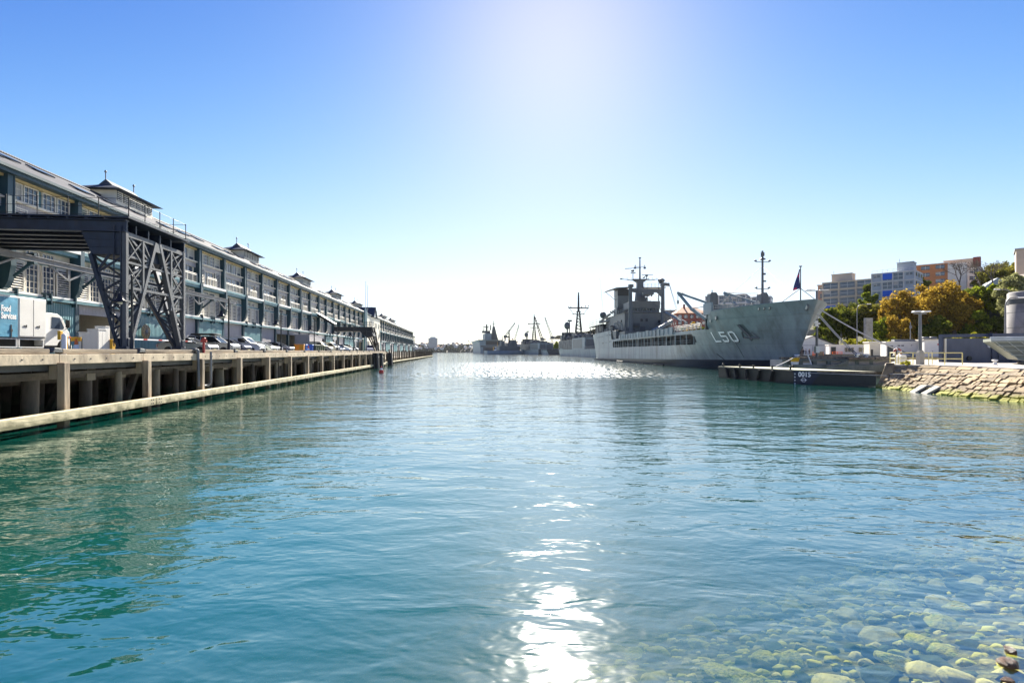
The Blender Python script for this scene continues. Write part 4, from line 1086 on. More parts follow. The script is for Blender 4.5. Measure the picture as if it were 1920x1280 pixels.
rows = [-1.2, 'b', 2.9, 4.35, 4.75, 5.9, 6.3, 7.0, 7.8, 8.6, 9.4, 'top']
def rowz(r, d):
    if r == 'b': return bootz(d)
    if r == 'top': return ztop(d)
    return min(r, ztop(d)) if r > 2 else r
def hull():
    b = MB()
    for side in (-1, 1):
        vs = [hp(d, rowz(r, d), side) for r in rows for d in stn]; n = len(stn); fs = []; mi = []
        o = len(b.v); b.v += [tuple(v) for v in vs]
        for j in range(len(rows)-1):
            for i in range(n-1):
                q = [j*n+i, j*n+i+1, (j+1)*n+i+1, (j+1)*n+i]
                if side < 0:
                    d0, d1 = stn[i], stn[i+1]
                    if 24 <= d0 and d1 <= 95 and j in (3, 4, 5) :
                        if not ((d0 == 24 or d1 == 95) and j in (3, 5)): continue
                pts = [vs[k] for k in q]
                if (pts[0]-pts[1]).length < 1e-4 and (pts[2]-pts[3]).length < 1e-4: continue
                if (pts[0]-pts[3]).length < 1e-4 and (pts[1]-pts[2]).length < 1e-4: continue
                b.f.append([k+o for k in q]); b.m.append(1 if j == 0 else 0); b.s.append(True)
    # transom
    P = [hp(LEN, rowz(r, LEN), -1) for r in rows]; Q = [hp(LEN, rowz(r, LEN), 1) for r in rows]
    o = len(b.v); b.v += [tuple(v) for v in P+Q]; m_ = len(rows)
    for j in range(m_-1): b.f.append([o+j, o+m_+j, o+m_+j+1, o+j+1]); b.m.append(0); b.s.append(False)
    me = b.mesh('hull', [M['hullstreak'], M['boot']], fix=False)
    bm = bmesh.new(); bm.from_mesh(me); bmesh.ops.remove_doubles(bm, verts=bm.verts, dist=.0005); bmesh.ops.recalc_face_normals(bm, faces=bm.faces)
    bm.to_mesh(me); bm.free()
    return link('hull', me, ship)
HULL = hull()
# knuckle strake, draught line and bulwark cap on the bow
b = MB()
def along(z_of, d0, d1, n, out, w, mi=0):
    pts = [hp(d0+(d1-d0)*i/n, z_of(d0+(d1-d0)*i/n), -1, out) for i in range(n+1)]
    for p, q in zip(pts[:-1], pts[1:]): b.bar(p, q, w, w, mi)
along(lambda d: ztop(d)-1.55, .9, 15, 24, .01, .05)
b.build('strake', M['hull'], HULL); b = MB()
pts = [hp(14.2+.6*math.sin(i)*.0, 2+4.6*i/12, -1, .012) for i in range(13)]
for p, q in zip(pts[:-1], pts[1:]): b.bar(p, q, .06, .06, 0)
b.build('plate_seam', M['navydark'], HULL); b = MB()
along(lambda d: 5.2, 16, 24, 8, .01, .03)
b.build('plate_seam', M['hull'], HULL); b = MB()
along(lambda d: ztop(d)+.02, .05, 15.6, 30, -.03, .12)
b.build('bulwark_cap', M['hull'], HULL)
b = MB(); b.path([hp(d, z, -1, .04) for d, z in ((20,2.6),(19.2,1.9),(18.5,1.0),(18,.4))], .06, 6, 0); b.build('anchor_chain', M['black'], ship)
# deck surfaces
b = MB()
def deck(d0, d1, z, n=14, inset=.12):
    ds = [d0+(d1-d0)*i/n for i in range(n+1)]
    vs = [hp(d, z, -1, -inset) for d in ds] + [hp(d, z, 1, -inset) for d in ds]
    b.add(vs, [(i, i+1, n+2+i, n+1+i) for i in range(n)], 0)
deck(.8, 18.5, 8.75); deck(18.5, 97, 6.88); deck(97.5, LEN-.3, 9.1); deck(22, 97, 4.3)
b.build('deck', M['navydark'], ship)
b = MB(); b.box(-5.3,-5.1,21,97.5,4.31,6.85,0); b.build('inner_bulkhead', M['navydark'], ship); b = MB(); b.box(-8.6,8.6,18.5,18.7,6.9,8.74,0); b.build('break_bulkhead', M['navydark'], ship); b = MB(); b.box(-8.9,-5.09,97.3,97.5,4.31,6.87,0)
b.build('inner_bulkhead', M['navydark'], ship)
for i, d in enumerate([24.8+k*2.95 for k in range(24)]):
    b = MB(); x = -hb(d,5.3)+.06; wd = (.10,.22,.10,.34)[i % 4]
    b.box(x-.05, x+.12, d-wd/2, d+wd/2, 4.32, 6.86)
    b.build('stanchion', M['hullstreak'], ship)
b = MB()
for d in (27,36,41,47,55,58,66,73,79,84,90):
    b.box(-6.4,-5.32, d, d+random.choice((1,1.6,2.4)), 4.31, 4.31+random.uniform(.9,2.0), random.choice((0,1)))
    b.build('deck_gear', [M['navy2'], M['navydark']], ship); b = MB()

b = MB()
for z in (4.75, 5.15): b.tube((-hb(40,5)+.05, 24.6, z), (-hb(40,5)+.05, 94, z), .035, n=5)
b.build('gallery_rail', M['hullstreak'], ship)
# bulwark panels amidships and railings forward of them
for i in range(17):
    y = 34.4 + i*3.0; x = -HB-.12
    b = MB(); b.box(x-.06, x, y+.03, y+2.93, 6.72, 8.02+(.12 if i % 3 == 0 else 0)); b.box(x-.22, x-.061, y+.05, y+.22, 6.6, 8.0); b.box(x-.16, x+.3, y+.03, y+2.93, 6.5, 6.715)
    b.build('bulwark_panel', M['hullstreak'], ship)
b = MB()
def railing(pts, h, n, r=.035, rows_=(1,.66,.33)):
    for p, q in zip(pts[:-1], pts[1:]):
        p, q = Vector(p), Vector(q)
        for z in rows_: b.tube(p+Vector((0,0,h*z)), q+Vector((0,0,h*z)), r, n=5)
        for i in range(n+1): c = p.lerp(q, i/n); b.tube(c, c+Vector((0,0,h)), r*1.2, n=5)
railing([(-8.5,21.0,7.0),(-8.9,34.3,7.0)], 1.15, 7, .05); railing([(-8.2,21.5,7.05),(-8.4,34.3,7.05)], .9, 5, .05)
b.build('railing', mat('pale ship rail', (.45,.43,.39), .5), ship)
# portholes in the after hull
ph = MB(); ph.tube((-.03,0,0),(.05,0,0),.19,n=10); phm = ph.mesh('porthole', M['black'])
for d, z in ((99,8.6),(100.5,8.6),(103.5,8.6),(106,8.6),(112,8.4),(115,8.4),(118,8.4),(121,8.4),(124,8.3),(98,6.3),(100,6.3),(106,6.1),(111,6.0),(112.5,6.0)):
    link('porthole', phm, ship, (-hb(d,z)-.03, d, z))
# L50 on the port bow: strokes laid on the plating, black shadow behind
def hullpoly(b, quad, out, mi, n=6):
    """quad: 4 (d,z) corners; filled as a small grid that follows the plating"""
    A, B_, Cc, D = [Vector(q) for q in quad]; vs = []
    for j in range(n+1):
        for i in range(n+1):
            p = A.lerp(B_, i/n).lerp(D.lerp(Cc, i/n), j/n); vs.append(hp(p.x, p.y, -1, out))
    b.add(vs, [(j*(n+1)+i, j*(n+1)+i+1, (j+1)*(n+1)+i+1, (j+1)*(n+1)+i) for j in range(n) for i in range(n)], mi, True)
def letter(strokes, d_left, z0, Wd, H):
    # strokes in a unit box (u: 0 left .. 1 right, v: 0 bottom .. 1 top); left is aft = larger d
    for sh, out, mi in (((.055,-.06), .015, 1), ((0,0), .028, 0)):
        b = MB()
        for st in strokes: hullpoly(b, [(d_left-(u+sh[0]*1.6)*Wd, z0+(v+sh[1])*H) for u, v in st], out, mi)
        yield b
S_ = .21
Lst = [[(0,0),(S_,0),(S_,1),(0,1)], [(S_,0),(1,0),(1,.17),(S_,.17)]]
Fst = [[(0,.5),(S_,.5),(S_,1),(0,1)], [(S_,.83),(.95,.83),(.95,1),(S_,1)], [(S_,.48),(.78,.48),(.78,.65),(S_,.65)], [(.62,.48),(.80,.48),(1,.62),(.80,.65)][:4], [(1-S_,.18),(1,.18),(1,.55),(1-S_,.55)], [(.2,0),(.8,0),(1,.18),(.2,.17)], [(0,.17),(S_,.17),(.3,0),(.14,0)], [(0,.17),(S_,.17),(S_,.27),(0,.27)]]
Ost = [[(0,.18),(S_,.18),(S_,.82),(0,.82)], [(1-S_,.18),(1,.18),(1,.82),(1-S_,.82)], [(.2,0),(.8,0),(.8,.17),(.2,.17)], [(.2,.83),(.8,.83),(.8,1),(.2,1)],
       [(0,.18),(.2,0),(.3,.17),(S_,.25)], [(.8,0),(1,.18),(1-S_,.25),(.7,.17)], [(0,.82),(S_,.75),(.3,.83),(.2,1)], [(.7,.83),(1-S_,.75),(1,.82),(.8,1)]]
k0 = MB(); k1_ = MB()
D0, Z0, WL_, HL = 18.5, 4.62, 1.42, 1.8
for n_, st in enumerate((Lst, Fst, Ost)):
    for b, tgt in zip(letter(st, D0 - n_*(WL_+.52), Z0, WL_, HL), (k1_, k0)):
        o = len(tgt.v); tgt.v += b.v; tgt.f += [[i+o for i in f] for f in b.f]; tgt.m += [0]*len(b.f); tgt.s += b.s
k1_.build('number_shadow', M['black'], HULL); k0.build('number', M['signwhite'], HULL)
# anchor over a flat patch; the recess shade is put into its colour
b = MB()
da, za = 11.0, 7.4
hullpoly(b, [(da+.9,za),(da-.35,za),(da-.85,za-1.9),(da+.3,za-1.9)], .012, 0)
b.build('anchor_recess_shade', mat('shaded hull recess paint', (.09,.11,.118), .5), HULL)
b = MB(); P = lambda d, z, o=.16: hp(d, z, -1, o)
b.bar(P(da+.4,za-.1), P(da-.35,za-2.1), .28, .24); b.bar(P(da+.9,za-2.15), P(da-1.7,za-2.25), .26, .24); b.bar(P(da+.9,za-2.1), P(da+.55,za-1.2), .16, .14); b.bar(P(da-1.6,za-2.2), P(da-1.0,za-1.3), .16, .14)
b.bar(P(da-.1,za-2.3), P(da-.3,za-2.6), .3, .25)
b.build('anchor', M['mast'], ship)
# fairleads and hawse rings at the bulwark
b = MB()
for d in (5.2,5.9,6.6): b = MB(); b.tube(hp(d,9.55,-1,-.02), hp(d,9.55,-1,.09), .30, .30, 12, 0); b.tube(hp(d,9.55,-1,.091), hp(d,9.55,-1,.10), .20, .20, 10, 1); b.build('fairlead', [M['navy2'], M['cream']], ship)
for d, z, r in ((1.35,9.35,.55),(15.2,8.7,.45)): b = MB(); b.tube(hp(d,z,-1,-.02), hp(d,z,-1,.12), r, r*.92, 16, 0); b.tube(hp(d,z,-1,.121), hp(d,z,-1,.13), r*.62, r*.62, 14, 1); b.build('hawse_ring', [M['navy2'], M['cream']], ship)
b = MB(); b.tube(hp(17.0,8.3,-1,.0), hp(17.0,8.3,-1,.10), .25,.25,10,1)
b.build('fairlead', [M['navy2'], M['cream']], ship)
# jackstaff and flag
b = MB(); b.tube((0,4.2,8.7),(0,4.2,15.6),.10,.07,8); b.box(-.18,.18,4.1,4.3,15.6,15.75); b.tube((0,4.2,12.4),(-2.4,7.0,9.8),.05,n=5); b.tube((0,4.2,12.4),(1.2,1.9,10.2),.05,n=5)
b.build('jackstaff', M['mast'], ship)
M['flagblue'] = mat('dark blue flag cloth', (.02,.03,.12), .8, 0, .1); M['flagred'] = mat('red flag cloth', (.45,.03,.10), .8)
fl = MB(); n = 9; vs = []
for j in range(n+1):
    t = j/n
    for i in range(5):
        u = i/4; vs.append((-.08 - u*(.28+.75*t), 4.2+.16*math.sin(u*5+t*4), 15.3 - t*2.9 - u*.35))
fl.add(vs, [(j*5+i, j*5+i+1, (j+1)*5+i+1, (j+1)*5+i) for j in range(n) for i in range(4)], 0, True)
for k in range(len(fl.m)):
    j, i = divmod(k, 4)
    if (j < 4 and i == 1) or (j == 2): fl.m[k] = 1
    if j == 8 and i > 1: fl.m[k] = 1
o = fl.build('flag', [M['flagblue'], M['flagred']], None, None, 0, fix=False); o.parent = ship
o.modifiers.new('thick', 'SOLIDIFY').thickness = .02
# foremast on the forecastle
fm = MB(); X, Y = 0, 15.5
fm.tube((X,Y,8.7),(X,Y,20.2),.24,.15,10)
for z, w_ in ((13.7,1.1),(18.3,1.2)):
    fm.bar((X-w_,Y,z),(X+w_,Y,z),.10,.10)
    for s in (-1,1): fm.ball((X+s*w_,Y,z+.22),.22,8,0,(1.3,1,.7))
fm.lathe([(.55,0),(.5,.08),(.1,.4)],(X,Y,18.7),10); fm.box(X+.15,X+.5,Y-.15,Y+.15,16.1,16.4); fm.box(X-.2,X+.25,Y-.2,Y+.2,19.3,19.9); fm.tube((X-.25,Y,19.0),(X-.25,Y,20.1),.03,n=5); fm.box(X+.15,X+.6,Y-.1,Y+.1,14.9,15.15)
fm.build('foremast', M['mast'], ship)
b = MB()
for q in ((-8.0,27,7.2),(-3,4.2,13.2),(2.2,19.5,9)): b.tube((0,15.5,17.6), q, .025, n=4)
b.build('stay', M['mast'], ship)
# deck cranes port and starboard
for x0, lb in ((-7.0,'p'),(2.0,'s')):
    b = MB(); y0 = 19.6
    b.prism([(x0-.95,6.9),(x0+.95,6.9),(x0+.75,13.0),(x0+.45,13.5),(x0-.45,13.5),(x0-.6,13.2)], y0-.8, y0+.8, 'y'); b.tube((x0,y0,13.5),(x0,y0,14.0),.1,n=6)
    b.box(x0-.1,x0+.75,y0-1.3,y0-.801,9.6,11.2)
    c_ = b.build('deck_crane', M['navy2'], ship, bevel=.06)
    b = MB(); t = (x0-3.6, y0+7.5, 14.4)
    b.bar((x0-.8,y0+.6,8.8),(x0-2.2,y0+4.2,11.0),.5,.5); b.bar((x0-2.2,y0+4.2,11.0), t,.4,.4); b.bar((x0-.3,y0+.4,11.6), t, .34,.4); b.bar((x0-2.2,y0+4.2,11.0),(x0-.5,y0+1,11.2),.12)
    b.tube(t,(t[0],t[1],12.4),.06,n=5); b.box(t[0]-.15,t[0]+.15,t[1]-.15,t[1]+.15,12.2,12.9)
    b.build('jib', M['hullstreak'], c_)
    b = MB(); b.tube((x0,y0,13.5), t, .035, n=4); b.tube((x0,y0+.3,13.2), t, .035, n=4); b.build('cable', M['mast'], c_)
b = MB()   # gun platform screen at the break of the forecastle
b.prism([(-8.6,16.0),(-8.6,19.6),(-5.6,20.6),(-2.9,20.6),(-2.9,20.3),(-5.5,20.3),(-8.3,19.4),(-8.3,16.0)], 9.75, 11.5, 'z'); b.prism([(-8.6,16.0),(-8.6,19.6),(-5.6,20.6),(-2.9,20.6),(-2.9,16)], 9.5, 9.745, 'z')
for q in range(7): b.box(-8.3+q*.6,-8.15+q*.6,18.8,18.95,7.0,9.49)
b.build('gun_platform', M['hullstreak'], ship)
b = MB()
railing([(-8.4,15.6,9.7),(-5.8,14,9.7),(-3,13,9.7)], 1.2, 4, .04); M['palegear'] = mat('pale deck gear', (.40,.385,.34), .6, 0, .3, 3); b.build('forecastle_rail', M['palegear'], ship); b = MB(); railing([(-6,17,11.5),(-3,17,11.5)], 1.0, 4, .04); b.build('forecastle_rail', M['palegear'], ship)
rr_ = random.Random(5)
for q in range(16): x, y = rr_.uniform(-7,-1), rr_.uniform(10,20); b = MB(); b.box(x,x+rr_.uniform(.2,.8),y,y+rr_.uniform(.2,.8),8.8,rr_.uniform(9.8,11.2)); b.build('forecastle_gear', M['palegear'], ship)
# superstructure
SY = 91.0
b = MB()
b.prism([(-6.0,SY),(8.5,SY),(8.5,SY+29),(-6.4,SY+29)], 6.9, 15.3, 'z'); b.box(-6.4,8.7,SY-.3,SY+29.3,15.301,15.5)
b.box(-7.8,7.8,SY-8,SY-.01,6.9,9.2); b.box(-8.6,-6.05,SY+1,SY+8,6.9,9.8)
sup = b.build('superstructure', M['navy2'], ship, bevel=.05)
b = MB()
b.box(-3.7,5.4,SY+1.2,SY+11,15.501,16.1); b.box(-3.9,5.6,SY+1.0,SY+11.2,16.9,19.2); b.box(-3.6,5.3,SY+1.3,SY+10.8,16.1,16.9,1)
for i in range(10): x = -3.72+i*1.0; b.box(x-.1,x+.1,SY+1.15,SY+1.32,16.1,16.9)
for i in range(7): b.box(-3.75,-3.58,SY+2+i*1.4-.1,SY+2+i*1.4+.1,16.1,16.9)
b.build('bridge', [M['navy2'], M['glassdark']], ship, bevel=.03)
b = MB()
for x, z in ((-1.0,12.6),(.6,12.6),(4.6,12.2),(5.4,9.5),(-4.5,9.2)): b.box(x,x+.75,SY-.04,SY-.005,z,z+.85)
for y, z in ((SY+4,12.5),(SY+9,12.5),(SY+16,11),(SY+22,13.9)): b.box(-6.26,-6.12,y,y+.8,z,z+.8)
for x in (2,6): b.box(x,x+1.0,SY-8.04,SY-8.005,7,8.9)
b.build('window', M['black'], sup)
b = MB()
b.box(-6.2,-5.0,SY+2,SY+18,12.0,12.1); b.box(4.8,7.8,SY-1.6,SY-.02,11.4,11.6); b.box(4.8,7.8,SY-1.6,SY-1.5,11.6,12.6); b.box(-3.6,-1.6,SY-1.4,SY-.02,11.0,11.2); b.box(-3.6,-1.6,SY-1.4,SY-1.3,11.2,12.0)
for q in range(26):
    x, y = rr_.uniform(-7.5,8), rr_.uniform(SY-10,SY-1); b.box(x,x+rr_.uniform(.3,1.6),y,y+rr_.uniform(.3,1),6.9,rr_.uniform(8.2,11.0))
b.build('deckhouse_gear', M['navydark'], ship)
b = MB()
railing([(-6.3,SY,15.5),(-6.5,SY+29,15.5)], 1.1, 12, .04, (1,.5)); railing([(-6.3,SY,15.5),(8.5,SY,15.5)], 1.1, 10, .04, (1,.5))
b.build('upper_railing', M['hullstreak'], ship)
# goal post derrick in front of the bridge
GY = SY-5
b = MB()
b.tube((-5.4,GY,6.9),(-5.4,GY,12.6),.85,.75,14); b.tube((-5.4,GY,12.6),(-5.4,GY,23.6),.62,.5,14); b.tube((4.6,GY,6.9),(4.6,GY,12.6),.85,.75,14); b.tube((4.6,GY,12.6),(4.6,GY,24.0),.62,.5,14)
b.prism([(-5.0,22.2),(-4.2,22.0),(2.8,22.0),(4.2,20.6),(4.2,22.4),(4.2,23.0),(-5.0,23.3)], GY-.4, GY+.4, 'y')
b.box(-1.6,1.6,GY-.8,GY+.8,21.3,21.99); b.box(-.8,-.4,GY-.3,GY+.3,20.0,21.3); b.box(.9,1.3,GY-.3,GY+.3,20.0,21.3)
b.box(-6.0,-4.6,GY-.7,GY+.7,23.6,24.5); b.box(4.0,5.2,GY-.7,GY+.7,24.0,25.0); b.bar((5.2,GY,24.6),(6.6,GY,24.4),.7,.9); b.box(4.6,6.9,GY-.5,GY+.5,13.4,13.6)
b.build('goalpost_derrick', M['navy2'], ship, bevel=.04)
b = MB()
b.bar((-1.2,GY-9,8.9),(6.3,GY-3.2,12.2),.85,.85,0); b.bar((2.8,GY-6,11.15),(6.2,GY-3.3,12.62),.75,.1,1)
b.bar((5.2,GY-.5,15.2),(7.2,GY-9,11.8),.4,.4,0); b.bar((6.6,GY-1,14.6),(8.6,GY-9,11.6),.25,.25,0)
b.build('derrick_boom', [M['hullstreak'], M['cream']], ship)
b = MB()
for q in ((6.4,GY,24.4,8.2,GY-2,15),(6.5,GY,24.3,8.8,GY-2,15),(6.45,GY,24.3,8.5,GY-2,15),(-4.4,GY,23,4.6,GY-8,12.8),(-4.4,GY,22.4,5.5,GY-7,12.4),(1.2,GY,21.9,4.4,GY-2,16)): b.tube(q[:3], q[3:], .04, n=4)
b.build('derrick_cable', M['mast'], ship)
# mast over the bridge
MX_, MY = .4, SY+6
b = MB()
b.prism([(MX_-1.5,MY-1.3),(MX_+1.6,MY-1.3),(MX_+1.6,MY+1.3),(MX_-1.5,MY+1.3)], 19.2, 24.4, 'z', 0, [(MX_-1.05,MY-1),(MX_+1.1,MY-1),(MX_+1.1,MY+1),(MX_-1.05,MY+1)])
b.prism([(MX_-1.0,24.41),(MX_+1.0,24.41),(MX_+1.0,26.6),(MX_+2.3,28.0),(MX_-2.3,28.0),(MX_-1.0,26.6)], MY-.8, MY+.8, 'y'); b.box(MX_-2.6,MX_+2.9,MY-1,MY+1,28.001,28.25)
b.tube((MX_,MY,28.2),(MX_,MY,38.6),.30,.18,8)
b.box(MX_-.35,MX_+.35,MY-.3,MY+.3,38.6,39.0)
b.build('mainmast', M['navy2'], ship)
b = MB()
for s, L_ in ((-1,6.2),(1,7.2)):
    b.bar((MX_+s*1.8,MY,27.9),(MX_+s*L_,MY,28.3),.22,.25); b.bar((MX_+s*1.2,MY,26.9),(MX_+s*L_*.7,MY,28.0),.12,.12); b.box(MX_+s*L_-.3,MX_+s*L_+.3,MY-.2,MY+.2,28.1,28.7)
    for q in range(3): b.tube((MX_+s*(2.8+q*1.4),MY,28.2),(MX_+s*(2.8+q*1.4),MY,29.2),.04,n=5)
b.bar((MX_-1.9,MY,34.4),(MX_+1.9,MY,34.4),.18,.18)
for s in (-1,1): b.ball((MX_+s*1.6,MY,33.8),.5,8); b.ball((MX_+s*1.5,MY,35.0),.28,8)
b.tube((MX_-2.3,MY,28.2),(MX_-2.3,MY,31.3),.12,n=6); b.box(MX_-3.0,MX_-1.5,MY-.5,MY+.5,31.2,31.5); b.ball((MX_-2.4,MY,32.4),.6,8); b.bar((MX_-5.0,MY-.5,33.3),(MX_+.5,MY+.5,34.0),.15,.28)
b.tube((MX_+2.2,MY,28.2),(MX_+2.2,MY,30.2),.14,n=6); b.ball((MX_+1.3,MY,29.2),.45,8); b.bar((MX_+.6,MY,30.4),(MX_+4.3,MY,30.5),.14,.24); b.box(MX_+1.8,MX_+2.6,MY-.3,MY+.3,29.7,30.3)
b.build('radar', M['mast'], ship)
b = MB(); b.tube((7.5,MY,24.3),(7.5,MY,26.5),.16,n=8); b.ball((7.5,MY,27.6),1.15,14); b.lathe([(1.0,0),(1.05,.25),(.9,.3)],(7.5,MY,26.2),12); b.build('radome', M['navy2'], ship)
b = MB(); b.box(-6.2,8.4,MY-6,MY+4,22.95,23.15) if 0 else None
b.box(1.2,8.4,MY-2.2,MY+1.8,23.8,24.0)
for x in (2.6,6.4): b.box(x,x+.3,MY-.4,MY-.1,19.2,23.79)
b2 = b.build('mast_platform', M['navy2'], ship)
b = MB(); railing([(1.3,MY-2.1,24.0),(8.3,MY-2.1,24.0)], 1.2, 6, .04, (1,.5)); railing([(8.3,MY-2.1,24.0),(8.3,MY+1.7,24)], 1.2, 3, .04, (1,.5)); b.build('platform_railing', M['navy2'], b2)
b = MB(); b.tube((1.6,SY+3,19.2),(1.6,SY+3,20.6),.2,n=8); b.prism([(.1,21.6),(3.1,21.6),(2.6,20.9),(.6,20.9)],SY+2.4,SY+3.6,'y'); b.build('director', M['mast'], ship)
for o in [c for c in ship.children if c.name.split('.')[0] in ('mainmast', 'radar', 'radome')]:
    for v in o.data.vertices:
        if v.co.z > 24: v.co.z = 24 + (v.co.z-24)*.67
for o in [c for c in ship.children if c.name.split('.')[0] == 'goalpost_derrick']:
    for v in o.data.vertices:
        if v.co.z > 20: v.co.z -= .8
# funnel with a raked cap
b = MB()
b.prism([(-4.9,15.5),(-1.0,15.5),(-1.0,24.6),(-4.9,24.9)], SY+15, SY+21, 'y', 0); b.prism([(-5.4,15.51),(-4.91,15.51),(-4.91,18.4),(-5.4,18.1)], SY+14, SY+20, 'y', 0); b.prism([(-4.95,22.4),(-.95,22.4),(-.95,24.65),(-4.95,24.95)], SY+14.9, SY+21.1, 'y', 1)
fn = b.build('funnel', [M['navy2'], M['boot']], ship, bevel=.08)
b = MB(); b.prism([(-9.0,24.0),(-5.5,25.2),(-.5,25.5),(-.5,25.2),(-5.5,24.9)], SY+14.5, SY+21.5, 'y'); b.bar((-8.6,SY+18,24.0),(-4.95,SY+18,21.0),.15,.15); b.build('funnel_cap', M['mast'], fn)
b = MB()
for q in ((-9.2,SY+20,15.6,-9.9,SY+20,25.5),(-7.5,SY+26,15.6,-9.2,SY+26,30)): b.tube(q[:3], q[3:], .05, .02, 5)
b.build('whip_aerial', M['mast'], ship)
# ship's boat hung under the superstructure
b = MB(); vs = []; n = 8
for i in range(n+1):
    t = i/n*2-1; wv = .95*(1-abs(t)**2.5)
    for a_ in range(7):
        th = math.pi*a_/6; vs.append((-7.4+wv*math.cos(th), SY+4+t*4.2, 9.6-1.0*math.sin(th)*(1-.4*abs(t)**3)+.35*abs(t)**3))
b.add(vs, [(i*7+a_, i*7+a_+1, (i+1)*7+a_+1, (i+1)*7+a_) for i in range(n) for a_ in range(6)], 0, True); b.box(-8.0,-6.8,SY+1,SY+7,9.55,9.75); b.box(-7.9,-6.9,SY+5,SY+6.5,9.75,10.4)
b.build('ship_boat', M['boot'], ship)
b = MB()
for y in (SY+1.4,SY+6.6): b.path([(-6.3,y,7),(-6.4,y,11.4),(-7.2,y,12.4),(-8.2,y,12.2)],.14,6)
b.build('davit', M['hullstreak'], ship)
# stern: flight deck, railings, nets, gear
b = MB(); b.box(-8.6,8.6,118,LEN+3.5,13.0,13.25); b.box(-7.5,7.5,121,136,9.1,12.99)
for y in (119,124,130,136,LEN+2): b.bar((-8.2,y,9.9),(-8.5,y,13),.25,.25)
b.bar((-8,LEN+.3,9.6),(-8.4,LEN+3.2,13),.3,.3)
b.build('flight_deck', M['navydark'], ship)
b = MB(); railing([(-8.6,118,13.2),(-8.8,LEN+3.4,13.2)], 2.2, 9, .06, (1,.6,.25)); railing([(-8.2,99,10),(-7.6,117,10)], 1.1, 8, .04); b.build('flight_deck_rail', M['hullstreak'], ship)
b = MB()
b.tube((-7.6,119,9),(-7.6,119,15.6),.2,n=8); b.ball((-7.6,119,16.6),1.25,12,0,(1,1,1.05)); b.bar((-8.0,121,14.0),(-4.5,108,14.5),1.1,.7); b.bar((-7.9,124,14.2),(-6.5,112,16.4),.7,.5)
for q in range(10): y = 104+q*2.2; b.box(-8.1+rr_.uniform(0,1),-7.0+rr_.uniform(0,1.2),y,y+rr_.uniform(.8,2),9.1,rr_.uniform(10.4,12.2))
for q in range(6): b.ball((-6.6,104+q*1.2,16.5+.25*(q%3)),.35,6)
b.build('stern_gear', M['mast'], ship)
# floating fender boom along the waterline
b = MB(); y = 38
while y < 118: b.tube((-HB-1.0,y,.12),(-HB-1.0,y+7.4,.12),.22,.22,8); y += 7.8
tag(b.build('fender_boom', M['rubber'], None, (43,72,0), R(.7)), 'low black floating boom strung along the grey ship side', 'boom')

